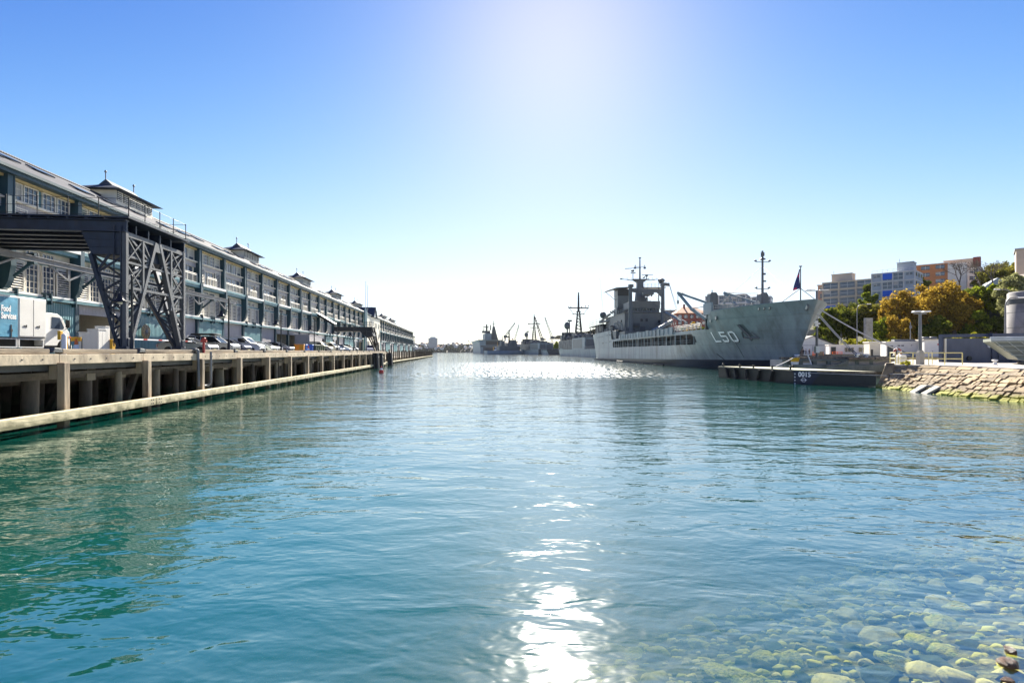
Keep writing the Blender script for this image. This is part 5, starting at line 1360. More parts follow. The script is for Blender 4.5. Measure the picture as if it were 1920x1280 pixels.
# ================================================================ frigates further off
def frigate(label, stern, bow):
    S, Bw = Vector((*stern,0)), Vector((*bow,0)); ax = Bw-S; Ln = ax.length; rz = math.atan2(-ax.x, ax.y)
    t = thing('frigate', label, 'warship', S, rz, 'frigates moored beyond the landing ship')
    # local y = forward from the stern, length 138
    if frigate.parts is None:
        P = []
        b = MB(); n = 24; zs = [-1, 0, .8, 2.4, 4.4]; ys = [138*(i/n) for i in range(n+1)]
        def hw(y, z):
            f = max(0,z)/4.4; u = y/138; v = 6.8*(1-.25*max(0,(.12-u)/.12)**2*(1-f)); 
            if u > .5: v *= max(0, 1-((u-.5)/(.5))**(2.2+f*.8))
            return v*(.93+.07*f)
        for s in (-1,1):
            vs = [(s*hw(y,z), y+(z*.9*(y/138)**6), z + (3.6*max(0,(y/138-.55)/.45)**1.6 if z > 3 else 0)) for z in zs for y in ys]
            b.add(vs, [(j*(n+1)+i, j*(n+1)+i+1, (j+1)*(n+1)+i+1, (j+1)*(n+1)+i) for j in range(4) for i in range(n)], 0, True)
            for k in range(len(b.m)-4*n, len(b.m)-3*n): b.m[k] = 1
        b.add([(-hw(0,z),0,z) for z in zs]+[(hw(0,z),0,z) for z in zs], [(j,5+j,6+j,j+1) for j in range(4)], 2)
        b.add([(-hw(y,4.4),y,4.38) for y in ys]+[(hw(y,4.4),y,4.38) for y in ys], [(i,i+1,n+2+i,n+1+i) for i in range(n)], 2)
        P.append(('hull', b.mesh('hull', [M['hullstreak'], M['boot'], M['navydark']]), None))
        b = MB(); b.box(-6.6,-.4,26,31,4.4,11.0,0); b.box(-6.6,6.6,31.01,60,4.4,11.0,0); b.box(-.39,6.6,26,31,4.4,11,0)
        b.box(-5.9,-.8,25.9,25.99,4.6,9.9,1); b.box(.3,5.9,25.9,25.99,4.6,9.9,1)
        b.box(-6.64,-6.601,32,58,5.0,10.4,1); P.append(('hangar', b.mesh('hangar', [M['hullstreak'], M['navy2']]), None))
        b = MB(); b.box(-5.8,5.8,60.01,112,4.4,10.6); b.box(-5,5,92,110,10.6,14.2); b.box(-4.2,4.2,96,106,14.2,16.2); b.box(-3.2,3.2,66,78,10.6,14.8); b.box(-2.6,2.6,44,56,11,13)
        P.append(('superstructure', b.mesh('superstructure', M['navydark']), None))
        for (x,y,z,r) in ((-4.4,48,12,1.2),(4.2,52,12.4,1.4),(-2,38,12.2,1.3),(2.5,40,12,1.0),(-3.6,62,12.2,1.5),(0,84,14,1.8),(-3.4,88,12,1.4),(-4.8,100,15.3,1.2),(1.8,60,13.4,1.2)): b = MB(); b.ball((x,y,z),r,8); b.box(x-r*.7,x+r*.7,y-r*.7,y+r*.7,10.6,z); P.append(('sensor', b.mesh('sensor', M['mast']), None))
        rq = random.Random(9)
        for q in range(22): x,y = rq.uniform(-6,5), rq.uniform(28,112); b = MB(); b.box(x,x+rq.uniform(.4,2.2),y,y+rq.uniform(.5,2),10.9,rq.uniform(11.6,13.8)); P.append(('deck_gear', b.mesh('deck_gear', M['mast']), None))
        b = MB()
        for q in range(8): b.box(-6.0,-5.81,62+q*6,64+q*6,5+q%3,8+q%3)
        P.append(('side_panel', b.mesh('side_panel', M['mast']), None))
        b = MB(); y0 = 72; zt = 28.5
        for x in (-1.9,1.9):
            for y in (y0-1.8,y0+1.8): b.bar((x,y,14.5),(x*.35,y0+(y-y0)*.35,zt),.55,.55)
        for k in range(6):
            z = 15.5+k*2.1; w = 1.9*(1-.65*(z-14.5)/14)
            b.bar((-w,y0-w,z),(w,y0-w,z),.34); b.bar((-w,y0+w,z),(w,y0+w,z),.34); b.bar((-w,y0-w,z),(w*.9,y0-w,z+2.1),.3); b.bar((-w,y0-w,z),(-w,y0+w,z),.34)
        b.bar((-6.6,y0,31.0),(6.6,y0,31.0),.8,.7); b.bar((-4,y0,27),(4,y0,27),.55,.5); b.bar((-6,y0,30.8),(-3.2,y0,27.1),.25); b.bar((6,y0,30.8),(3.2,y0,27.1),.25)
        b.box(-1.4,1.4,y0-1.4,y0+1.4,28.4,28.9); b.tube((0,y0,28.5),(0,y0,41),.8,.4,8)
        for k in range(7): b.box(-.55,.55,y0-.4,y0+.4,33+k*.9,33.35+k*.9)
        for x,z in ((-6.4,31.3),(-5,31.3),(6.6,32.2),(4.6,31.9),(2,31.4)): b.box(x-.28,x+.28,y0-.3,y0+.3,z,z+.55); b.tube((x,y0,31),(x,y0,z+.2),.08,n=5)
        P.append(('mast', b.mesh('mast', M['iron']), None))
        b = MB(); b.bar((-3.4,92,15.5),(-3.4,92,20),.9,.9); b.ball((-3.4,92,20.6),2.2,10,0,(1,.5,1.2)); P.append(('radar_dish', b.mesh('radar_dish', M['navy2']), None)); b = MB(); b.bar((-1,96,16.2),(-1,96,24),.6,.6); b.box(-2.4,.6,95.6,96.4,23.6,24.8)
        P.append(('director', b.mesh('director', M['navy2']), None))
        b = MB()
        for s in (-1,1):
            for k in range(16): b.bar((s*6.8,1+k*1.6,4.4),(s*7.3,1+k*1.6,5.7),.12)
            b.bar((s*7.3,.5,5.7),(s*7.3,26,5.7),.16,.16); b.bar((s*7.05,.5,5.0),(s*7.05,26,5.0),.1,.1)
        P.append(('flight_deck_net', b.mesh('flight_deck_net', M['steelpale']), None))
        frigate.parts = P
    for nm, me, _ in frigate.parts: link(nm, me, t)
    sc = Ln/138; t.scale = (1, sc, 1)
frigate.parts = None
frigate('nearer grey frigate with a tall lattice mast just beyond the landing ship stern', (49, 258), (37, 394))
frigate('farther grey frigate with stacked mast yards below the thin dark crane jib', (37, 448), (9, 583))
# flag and bunting specks on the second frigate's mast
# helicopter carrier at the end of the line
lhd = thing('helicopter_carrier', 'large grey flat topped carrier with a tall island, farthest ship in the harbour', 'warship', (-33, 800, 0), R(8.5))
b = MB(); n = 10
secs = []
for i in range(n+1):
    y = 230*i/n; f = 1 if i < 7 else 1-((i-6.6)/4)**2
    secs.append([(-16.2*f,y,-1),(-16.6*f,y,8),(-17.5*f,y,17.5),(-20.5*max(f,.5),y+(6 if i == n else 0),21.0),(18.5*max(f,.5),y,21.0),(17*f,y,17.5),(16*f,y,8),(16*f,y,-1)])
vs = [p for s_ in secs for p in s_]
b.add(vs, [(i*8+j, (i+1)*8+j, (i+1)*8+j+1, i*8+j+1) for i in range(n) for j in range(7)] + [tuple(range(8))], 0)
b.build('hull', M['hull'], lhd)
b = MB(); b.box(-9,14,-.4,-.05,1,9.5,0); b.box(-8,16,-.5,-.41,13.2,19.8,0); b.box(-12,-8.5,-.45,-.05,1.2,9.8,1); b.box(-16,16,-.6,-.51,10.3,12.2,1)
b.build('stern_gate', [M['black'], M['navydark']], lhd)
b = MB(); b.box(-20,19,-2,4,21.01,21.35); b.bar((-20.2,200,20),(-23,206,26),.9,.9); b.build('deck_edge', M['mast'], lhd)
b = MB(); b.box(-7.5,3,20,60,21.4,32,0); b.prism([(1,21.4),(16,21.4),(13,32),(10,44),(7.5,44),(5.5,32)],34,44,'y',1); b.prism([(-4,32.01),(4,32.01),(2.5,38),(-3,36)],40,52,'y',1)
b.box(-11,-3,26,34,33,36.5,1); b.bar((-9,30,36),(-9,30,41),.9,.9,1)
b.build('island', [M['hullstreak'], M['navydark']], lhd)
b = MB(); b.tube((8.7,39,44),(8.7,39,54),.8,.4,8); b.bar((4.5,39,48.5),(13,39,48.5),.6,.6); b.tube((-2,46,36),(-2,46,48),1.6,1.2,8); b.box(-8,1.5,45,47,42.5,44); b.tube((4,42,38),(4,42,47),1,.8,8)
b.build('mast', M['iron'], lhd)
# tug in front of the carrier's stern
tug = thing('tug', 'small harbour tug with a blue and white deckhouse and black hull before the carrier stern', 'tug', (px(931,560), 560, 0), R(-80))
b = MB(); vs = []; n = 12
for i in range(n+1):
    t_ = i/n*2-1; w_ = 4*(1-abs(t_)**3.2)
    for z, k_ in ((-.6,.75),(.8,.92),(2.6+1.0*max(0,t_)**2,1.0)): vs += [(-w_*k_, t_*12, z), (w_*k_, t_*12, z)]
b.add(vs, [(i*6+a_, i*6+c_, (i+1)*6+c_, (i+1)*6+a_) for i in range(n) for a_, c_ in ((0,2),(2,4),(1,3),(3,5),(4,5))], 0, True); b.build('hull', M['boot'], tug)
b = MB(); b.box(-2.6,2.6,-3,7,2.6,5.2,0); b.box(-2.2,2.2,-1,5,5.2,7.6,1); b.box(-2.25,2.25,-1.05,5.05,6.1,7.1,2); b.box(-2.4,2.4,-1.4,5.4,7.6,7.9,0); b.build('deckhouse', [M['white'], M['blue'], M['glassdark']], tug)
b = MB(); b.tube((0,1,7.9),(0,1,14),.25,.12,6); b.bar((-1.5,1,11),(1.5,1,11),.15); b.tube((0,-3.4,4),(0,-3.4,8.4),.6,.5,8); b.build('mast', mat('ochre mast', (.5,.28,.06), .5), tug)
# grey patrol ship between tug and second frigate
pt = thing('patrol_ship', 'grey patrol ship with a dark pole mast and signal flags, left of the frigates', 'warship', (px(953,530), 530, 0), R(-62))
b = MB(); vs = []; n = 14
for i in range(n+1):
    t_ = i/n*2-1; w_ = 4.4*(1-max(0,t_)**2.4)
    for z, k_ in ((-.6,.85),(.7,.92),(4.0+2*max(0,t_)**2,1.0)): vs += [(-w_*k_, t_*26+max(0,t_)*z*.5, z), (w_*k_, t_*26+max(0,t_)*z*.5, z)]
b.add(vs, [(i*6+a_, i*6+c_, (i+1)*6+c_, (i+1)*6+a_) for i in range(n) for a_, c_ in ((0,2),(2,4),(1,3),(3,5),(4,5))], 0, True); b.add(vs[:6], [(0,2,4,5,3,1)], 0); b.build('hull', M['hull'], pt)
b = MB(); b.box(-3.6,3.6,-12,12,4,8.5); b.box(-3,3,-2,9,8.5,12); b.box(-2,2,-9,-5,8.5,14); b.box(-2.4,2.4,3,8,12,15); b.build('superstructure', M['navy2'], pt)
b = MB(); b.tube((0,1,12),(0,1,25),1.0,.5,8); b.bar((0,-4,18),(0,6,18),.35); b.tube((0,-7,14),(0,-7,19),.6,.3,6); b.build('mast', M['iron'], pt)
b = MB()
for q, (y, z) in enumerate(((-3.4,16),(-3.4,14.2),(5,15.5))): b.box(-.04,.04,y-.8,y+.8,z,z+1.2,q % 2)
b.build('flag', [M['red'], M['signwhite']], pt)
# harbour cranes beyond
def crane(label, xpix, Y, tip, zb, colour, dz=0):
    p = (px(xpix, Y), Y, 0); t = thing('harbour_crane', label, 'crane', p, 0, 'cranes beyond the warships')
    b = MB(); s = Y/960
    for x in (-2.2,2.2):
        for y in (-2.2,2.2): b.bar((x,y,0),(x*.5,y*.5,zb),.5)
    for k in range(4): z = zb*k/4; w = 2.2-1.1*k/4; b.bar((-w,-w,z),(w*.85,-w,z+zb/4),.3); b.bar((w,w,z),(-w*.85,w,z+zb/4),.3)
    b.build('tower', M['mast'], t)
    b = MB(); b.box(-2,3,-2,2,zb,zb+3.2); b.box(2.2,5,-1.6,1.6,zb+.3,zb+2); b.build('cab', M['navydark'], t, bevel=.1)
    b = MB(); q = Vector((px(tip[0], Y)-p[0], 0, pz(tip[1], Y))); a = Vector((0,0,zb+1.6)); w = .95*colour[1]
    side = Vector((0,1,0)).cross((q-a).normalized())*w
    for o in (-1,1):
        for y in (-w,w): b.bar(a+side*o+Vector((0,y,0)), q+side*o*.35+Vector((0,y*.35,0)), .42*colour[1])
    for k in range(9):
        c0, c1 = a.lerp(q,k/9), a.lerp(q,(k+1)/9); f0, f1 = 1-.65*k/9, 1-.65*(k+1)/9
        b.bar(c0+side*f0-Vector((0,w*f0,0)), c1-side*f1-Vector((0,w*f1,0)), .32*colour[1]); b.bar(c0-side*f0+Vector((0,w*f0,0)), c1+side*f1+Vector((0,w*f1,0)), .32*colour[1])
    b.box(q.x-.6,q.x+.6,-.6,.6,q.z-.6,q.z+.9); b.build('jib', colour[0], t)
    b = MB(); b.tube(q, (q.x,0,q.z-6), .08, n=4); b.ball((q.x,0,q.z-6.5),.5,6); b.build('hook', M['iron'], t)
crane('leftmost pale crane with a jib raking low to the right', 947, 700, (965,606), 22, (M['steelpale'],1.3))
crane('short pale crane with a steep jib behind the signal flags', 964, 700, (973,609), 15, (M['cream'],1.2))
crane('crane with a dark brown jib leaning left above the farther frigate', 1016, 640, (1003,595), 17, (mat('dark red brown jib', (.10,.035,.03), .5), 1.5))
crane('tall pale crane with a jib leaning left beside the nearer frigate', 1035, 640, (1022,596), 19, (M['cream'],1.3))
# dark pontoon and low sheds on the naval quay behind the frigates
b = MB(); b.box(-13,13,-4,4,-.5,5.0,0); b.box(-12.9,12.9,-4.05,-4.01,1,4.5,0); b.box(-13.1,13.1,-4.2,4.2,5.0,5.4,1)
for q in range(5): b.box(-11+q*5,-10+q*5,-4.3,-4.06,0,4.9,1)
tag(b.build('pontoon', [M['navydark'], M['steelpale']], None, (px(1036,470),470,0)), 'dark steel pontoon moored between the two frigates', 'pontoon')
b = MB(); b.box(-32,32,-8,8,0,14,0); b.prism([(-8.6,14),(8.6,14),(0,18)],-33,33,'x',1)
for q in range(8): b.box(-28+q*7.4,-24+q*7.4,-8.06,-8.01,3,9,2)
tag(b.build('dock_shed', [M['greypanel'], mat('tan roof', (.34,.26,.19), .7), M['glassdark']], None, (px(985,760),760,0)), 'long tan roofed dock shed far behind the cranes', 'shed')
b = MB(); b.box(-9,9,-6,6,0,9,0); b.prism([(-6.4,9),(6.4,9),(0,12)],-9.5,9.5,'x',1); b.box(-6,-2,-6.06,-6.01,.2,5,2); b.box(2,6,-6.06,-6.01,.2,5,2)
tag(b.build('quay_shed', [M['white'], M['rooftin'], M['navydark']], None, (px(1046,600),600,2)), 'small white quay shed seen beside the nearer frigate bow', 'shed')
# ================================================================ right hand shore: ground, stone sea wall, quay, hill
GZ = 1.9
M['quaytop'] = mat('pale quay concrete', (.42,.38,.32), .85, 0, .18, .8, dark=(.24,.21,.17), thr=(.5,.75), bump=.2)
M['quayface'] = mat('greenish quay concrete', (.20,.215,.17), .85, 0, .25, .9, (1,1,.5), dark=(.08,.09,.06), thr=(.45,.7), bump=.3)
M['soil'] = mat('scrubby hillside', (.075,.07,.03), .95, 0, .4, .2, dark=(.03,.035,.012), thr=(.4,.6))
TOPL = [(33.6,43.4),(34.4,41.0),(34.0,37.5),(33.2,33.5),(32.9,29.5),(33.2,24),(33.6,18),(34,8),(34,-6)]
poly = [(31.9,43.6),(33.5,46),(51,67.3),(35.9,68),(35.9,71.2),(53.6,71.2),(53.6,1400),(520,1400),(520,-6)] + TOPL[::-1]
b = MB(); b.prism(poly, -3, GZ, 'z')
tag(b.build('ground', M['quaytop']), kind='structure')
# sloping stone pitching with laid blocks
BOT = [(30.1,42.9),(29.4,39.5),(28.9,36.0),(28.9,32.0),(29.4,28.5),(30.2,23.0),(30.8,17),(31.3,8),(31.4,-6)]
TOP2 = [(31.95,43.5),(34.0,41.2),(34.05,37.5),(33.2,33.5),(32.9,29.5),(33.2,24),(33.6,18),(34,8),(34,-6)]
def lerp_line(pts, t):
    k = t*(len(pts)-1); i = min(int(k), len(pts)-2); f = k-i
    return (pts[i][0]*(1-f)+pts[i+1][0]*f, pts[i][1]*(1-f)+pts[i+1][1]*f)
def slope(t, s, out=0):
    a, c = lerp_line(BOT, t), lerp_line(TOP2, t)
    z = -.5 + (GZ+.5)*s
    return Vector((a[0]+(c[0]-a[0])*s - out*.35, a[1]+(c[1]-a[1])*s, z + out))
def stone_wall_material():
    m = mat('laid sandstone', (.30,.22,.125), .9, 0, .35, 1.2, dark=(.13,.10,.065), thr=(.48,.7), bump=1.0, bscale=5, island=.28); N, L = nodes(m)
    bs = N['Principled BSDF']; src = bs.inputs['Base Color'].links[0].from_socket
    geo = N.new('ShaderNodeNewGeometry'); sp = N.new('ShaderNodeSeparateXYZ'); L.new(geo.outputs['Position'], sp.inputs['Vector'])
    nz = noise_node(N, L, 1.3, geo.outputs['Position'], 4)
    ad = N.new('ShaderNodeMath'); ad.operation = 'MULTIPLY_ADD'; ad.inputs[1].default_value = -.9; L.new(nz.outputs['Fac'], ad.inputs[0]); L.new(sp.outputs['Z'], ad.inputs[2])
    al = ramp(N, L, ad.outputs[0], [(0, (1,1,1)), (.02, (0,0,0))])    # weed low down
    mr = N.new('ShaderNodeMapRange'); L.new(ad.outputs[0], mr.inputs['Value']); mr.inputs['From Min'].default_value = -.32; mr.inputs['From Max'].default_value = -.05; mr.inputs['To Min'].default_value = 1; mr.inputs['To Max'].default_value = 0
    mx = N.new('ShaderNodeMix'); mx.data_type = 'RGBA'; L.new(mr.outputs['Result'], mx.inputs['Factor']); L.new(src, mx.inputs['A']); mx.inputs['B'].default_value = (.30,.29,.04,1)
    mr2 = N.new('ShaderNodeMapRange'); L.new(ad.outputs[0], mr2.inputs['Value']); mr2.inputs['From Min'].default_value = .28; mr2.inputs['From Max'].default_value = .02
    mx2 = N.new('ShaderNodeMix'); mx2.data_type = 'RGBA'; mu = N.new('ShaderNodeMath'); mu.operation = 'MULTIPLY'; mu.inputs[1].default_value = .55; L.new(mr2.outputs['Result'], mu.inputs[0])
    L.new(mu.outputs[0], mx2.inputs['Factor']); L.new(mx.outputs['Result'], mx2.inputs['A']); mx2.inputs['B'].default_value = (.12,.09,.05,1)
    L.new(mx2.outputs['Result'], mx.inputs['B']) if 0 else None
    L.new(mx2.outputs['Result'], bs.inputs['Base Color'])
    # weed over the tide stain
    mx3 = N.new('ShaderNodeMix'); mx3.data_type = 'RGBA'; L.new(mr.outputs['Result'], mx3.inputs['Factor']); L.new(mx2.outputs['Result'], mx3.inputs['A']); mx3.inputs['B'].default_value = (.24,.24,.03,1)
    L.new(mx3.outputs['Result'], bs.inputs['Base Color'])
    return m
M['stonewall'] = stone_wall_material()
sea = thing('sea_wall', 'sloping wall of laid sandstone blocks with yellow weed at the waterline, right foreground', 'sea wall', (0,0,0))
b = MB(); n = 60
vs = [slope(i/n, s, -.10) for s in (0, 1.0) for i in range(n+1)]
b.add(vs, [(i, i+1, n+2+i, n+1+i) for i in range(n)], 0); b.build('core', mat('dark wall joints', (.11,.09,.06), .95), sea)
b = MB(); rr = random.Random(21); courses = 10
for c in range(courses):
    s0, s1 = c/courses, (c+1)/courses; t = rr.uniform(0,.006)
    while t < 1:
        w_ = rr.uniform(.008,.024) if c < 8 else rr.uniform(.03,.07); t1 = min(1, t+w_); j = lambda a: rr.uniform(-a, a)*1.5
        if not (c < 3 and .175 < t < .245):
            flat = c >= 8; o = 0 if flat else rr.choice((0,.02,.04,.07,.11)); g = .0008; gs = .007
            P = [slope(t+g, s0+gs+j(.008), -.2), slope(t1-g, s0+gs+j(.008), -.2), slope(t1-g+j(.001), s1-gs+j(.008), -.2), slope(t+g+j(.001), s1-gs+j(.008), -.2)]
            lift = [Vector((-.12,0,.2+o+j(.025))) for _ in range(4)]
            Q = [p+l for p, l in zip(P, lift)]; ce = sum(Q, Vector())/4
            Q = [q.lerp(ce, rr.uniform(.03,.10)) for q in Q]; E = [p.lerp(q, .7) for p, q in zip(P, Q)]
            E = [p + (q-p)*.75 for p, q in zip(P, [p+l for p, l in zip(P, lift)])]
            b.add(P+E+Q, [(8,9,10,11)] + [(i,(i+1)%4,4+(i+1)%4,4+i) for i in range(4)] + [(4+i,4+(i+1)%4,8+(i+1)%4,8+i) for i in range(4)], 0)
        t = t1
b.build('stone_facing', M['stonewall'], sea, bevel=.035)
b = MB(); n = 40
for i in range(n):
    A, B_ = slope(i/n, 1), slope((i+1)/n, 1)
    b.add([(A.x-.15,A.y,GZ+.012),(B_.x-.15,B_.y,GZ+.012),(B_.x+.85,B_.y,GZ+.012),(A.x+.85,A.y,GZ+.012),(A.x-.15,A.y,GZ-.25),(B_.x-.15,B_.y,GZ-.25)], [(0,1,2,3),(4,5,1,0)], 0)
b.build('coping', M['quaytop'], sea)
b = MB(); b.prism([(30.2,42.7),(31.3,42.0),(32.6,43.3),(31.8,43.9)], -.5, 2.05, 'z', 0, [(31.65,43.30),(31.98,42.95),(32.4,43.35),(31.9,43.7)])
b.build('end_pillar', M['stonewall'], sea, bevel=.05)
# drain mouth with two tilted slabs
b = MB()
p, q, r_ = slope(.178,.05), slope(.245,.05), slope(.212,.30)
b.plate(slope(.175,.30,.02), slope(.25,.30,.02), slope(.25,.02,.0), slope(.175,.02,.0), .02, 1)
for t in (.181,.226):
    a, c = slope(t+.012,.34,.14), slope(t-.004,.02,.10); b.bar(a, c, .5, .14, 0)
b.bar(slope(.188,.36,.10), slope(.238,.36,.10), .2, .12, 0)
b.build('drain_mouth', [M['concrete'], M['black']], sea)
# quay front (facing the water), with niches, fender posts and timber kerbs
quay = thing('quay_wall', 'low concrete naval quay with stained niches and timber kerbs behind the barge', 'quay', (0,0,0))
b = MB(); y = 67.9
x = 36.0
while x < 50.5: b.box(x, x+.5, y-.45, y-.02, -.5, 1.75, 0); x += 1.85
b.box(35.9, 51, y-.5, y+.15, 1.75, 1.98, 0); b.build('pier_face', M['quayface'], quay, bevel=.03)
b = MB(); x = 36.6
while x < 50: b.box(x+.12, x+1.1, y-.10, y-.03, .6, 1.5, random.choice((0,0,1))); x += 1.85
b.build('niche_panel', [M['quayface'], M['white']], quay)
for i, (xa, xb, yy, z0) in enumerate(((36,51,68.4,1.92),(36.5,60,69.9,1.92),(53.8,96,73.0,1.92),(54,110,84,1.92),(44,63,67.0,1.92),(56,100,96,1.92))):
    b = MB(); xx = xa
    while xx < xb:
        L_ = min(3.6, xb-xx); b.box(xx, xx+L_-.25, yy-.16, yy+.16, z0+.06, z0+.34, i % 2); b.box(xx+.4, xx+.7, yy-.15, yy+.15, z0, z0+.059, 1); xx += 3.6
    b.build('kerb_beam', [M['timber'], M['navydark']], quay)
b = MB(); b.box(54,118,104,104.3,1.91,2.5,0); b.build('kerb_wall', M['navydark'], quay)
def bollard(label, x, y, s=1):
    b = MB(); b.lathe([(.34*s,0),(.34*s,.06),(.2*s,.12),(.19*s,.5*s),(.36*s,.62*s),(.38*s,.72*s),(.28*s,.80*s),(0,.82*s)], n=14)
    tag(b.build('mooring_bollard', M['white'], None, (x,y,GZ)), label, 'bollard', 'white mooring bollards on the quay')
bollard('white mooring bollard on the quay above the barge, with a rope looped around it', 47.0, 67.9, 1.0)
bollard('white mooring bollard behind the yellow bucket', 38.4, 69.0, .9)
bollard('white mooring bollard at the foot of the double bow ropes', 49.5, 73.5, 1.0)
bollard('white mooring bollard before the landing craft ramp', 39.8, 42.2, .55)
b = MB(); b.lathe([(.22,0),(.22,.5),(.42,.62),(.42,.72),(.0,.75)], n=12); tag(b.build('mooring_bollard', M['steelpale'], None, (41.6,55.3,GZ)), 'squat white bollard at the foot of the long blue ended rope', 'bollard')
# ---------------- barge
ba = thing('barge', 'black flat pontoon barge with a pale green deck, marked 0015', 'barge', (0,0,0))
A, B_, Cc, D = Vector((24.2,60,0)), Vector((26.4,48,0)), Vector((31.0,43.6,0)), Vector((29.2,55.4,0))
D = A + (Cc-B_); up = Vector((0,0,1))
def lv(p, z): return Vector((p.x, p.y, z))
b = MB(); inn = lambda p, k: p.lerp((A+B_+Cc+D)/4, k)
bt = [A, B_, B_.lerp(Cc,.96)*1.0, D]
vs = [lv(A,-.5), lv(B_,-.5), lv(B_.lerp(Cc,.30),-.5), lv(Cc,.08), lv(D,-.5), lv(A,1.22), lv(B_,1.22), lv(B_.lerp(Cc,.30),1.22), lv(Cc,1.22), lv(D,1.22)]
b.add(vs, [(0,1,6,5),(1,2,7,6),(2,3,8,7),(3,4,9,8),(4,0,5,9),(5,6,7,8,9),(0,4,3,2,1)], 0); b.build('hull', M['boot'], ba)
b = MB(); vs = [lv(p, 1.23) for p in (A,B_,Cc,D)]+[lv(p,1.30) for p in (A,B_,Cc,D)]
b.add(vs, [(4,5,6,7),(0,1,5,4),(1,2,6,5),(2,3,7,6),(3,0,4,7)], 0)
b.build('deck', mat('pale green barge deck', (.47,.46,.31), .8, 0, .2, 1.2, dark=(.28,.28,.18), thr=(.5,.75)), ba)
b = MB()
for t, k in ((.14,-.035),(.27,-.035),(.44,0),(.62,.035),(.78,.035)):
    p = A.lerp(B_, t); q = A.lerp(B_, t-k); o = Vector((-.11,-.02,0)); b.bar(lv(p,1.15)+o, lv(q,.1)+o, .35, .16)
b.bar(lv(A,1.12)+Vector((-.06,0,0)), lv(B_,1.12)+Vector((-.06,0,0)), .1, .14); b.build('fender_rib', M['rubber'], ba)
b = MB(); dv_ = (Cc-B_).normalized(); nv = Vector((-dv_.y*-1, dv_.x*-1, 0)); nv = Vector((dv_.y, -dv_.x, 0))
if nv.y > 0: nv = -nv
P = lambda u, z, o=.012: B_ + dv_*u + nv*o + Vector((0,0,z))
b.add([P(0,-.2),P(1.35,-.2),P(2.3,1.18),P(0,1.18)], [(0,1,2,3)], 0); b.build('number_panel', mat('dark blue panel', (.008,.012,.035), .4), ba)
tm = text_mesh('0015', .62, .003, .014); o = link('number', tm, ba); 
ang_ = math.atan2(dv_.y, dv_.x); o.rotation_euler = (R(90), 0, ang_); o.location = P(.40,.68,.03); o.scale = (.85,1,1)
b = MB()
for i in range(20):
    a_, c_ = 2*math.pi*i/20, 2*math.pi*(i+1)/20; b.bar(P(.85+.17*math.cos(a_),.38+.17*math.sin(a_),.03), P(.85+.17*math.cos(c_),.38+.17*math.sin(c_),.03), .035)
b.bar(P(.58,.38,.03), P(1.12,.38,.03), .035)
for i in range(4): b.bar(P(.12,.98-i*.3,.03), P(.12,.86-i*.3,.03), .05)
b.build('load_mark', M['signwhite'], ba)
b = MB()
for p in (A.lerp(B_,.03),A.lerp(B_,.3),A.lerp(B_,.5),A.lerp(B_,.75),A.lerp(B_,.97),D.lerp(Cc,.2)):
    q = inn(p,.05); b.lathe([(.10,0),(.08,.18),(.14,.24),(.14,.3),(0,.31)], (q.x,q.y,1.30), 8)
b.build('cleat', M['iron'], ba)
b = MB(); b.bar(lv(Cc,1.2)+nv*.05, lv(B_.lerp(Cc,.31),1.2)+nv*.05, .12, .16); b.build('rubbing_strake', M['timber'], ba)
def rope(label, pts, r, m, name='mooring_rope', sag=0, group=None):
    p, q = Vector(pts[0]), Vector(pts[1]); n = 10; P_ = [p.lerp(q, i/n) - Vector((0,0,sag*4*(i/n)*(1-i/n))) for i in range(n+1)]
    b = MB()
    for i in range(n): b.tube(P_[i], P_[i+1], r, r, 6, 1 if (len(pts) > 2 and i >= pts[2]) else 0, cap=True)
    tag(b.build(name, [m, M['ropeblue']]), label, 'rope', group)
rope('pale rope from the barge deck up to the quay bollard by the yellow bucket', ((29.6,57.5,1.35),(38.4,68.9,2.5)), .05, M['rope'], sag=.1)
rope('tan rope slanting down from the quay bollard to the far barge edge', ((46.8,67.7,2.5),(33.0,53.0,1.4) if 0 else (40.5,66.0,1.15)), .05, M['timber'], sag=.05)
rope('taut white line running low along the sea wall to the barge', ((26.9,47.4,1.05),(31.2,42.6,1.0)), .022, M['rope'])
rope('thin white line lying across the face of the stone sea wall', (slope(.03,.62,.16), slope(.62,.93,.16)), .018, M['rope'])
bow_ = Vector((43.0,72.3,0))
rope('thick bow rope with a dark blue sleeve running far right to the quay', ((43.5,72.4,9.0),(41.7,55.3,2.5) if 0 else (56.5,71.5,2.3), 8), .10, M['rope'], sag=.5)
rope('left line of the pair of ropes dropping from the bow to the quay', ((43.3,72.6,8.3),(49.3,73.3,2.4), 8), .06, M['rope'], sag=.15, group='pair of bow ropes')
rope('right line of the pair of ropes dropping from the bow to the quay', ((43.6,72.7,8.35),(49.7,73.4,2.45), 8), .06, M['rope'], sag=.25, group='pair of bow ropes')
bk = thing('bucket', 'yellow tub with a white base standing on the quay edge by the bow', 'tub', (36.9,66.8,1.32))
b = MB(); b.lathe([(.42,0),(.48,.35)], n=14); b.build('base', M['white'], bk); b = MB(); b.lathe([(.48,.351),(.56,.8),(.60,.82),(.60,.9),(.5,.9)], n=14); b.build('tub', M['yellow'], bk)
b = MB(); b.box(35.95,50.8,66.2,67.44,.4,1.30); tag(b.build('fender_pontoon', M['quayface']), 'low stained landing stage along the foot of the quay', 'landing stage')
b = MB(); b.tube((38.9,66.5,1.3),(38.4,66.5,2.6),.07,n=8); b.bar((37.9,66.5,2.6),(38.9,66.5,2.6),.08); tag(b.build('davit_post', M['white']), 'slim white leaning post beside the yellow tub', 'post')
st = MB()
for i in range(4): st.box(42.0+i*.35, 42.35+i*.35, 66.0, 66.19, 1.3, 1.4+i*.16)
tag(st.build('quay_steps', M['quayface']), 'four short concrete steps up the quay face', 'steps')

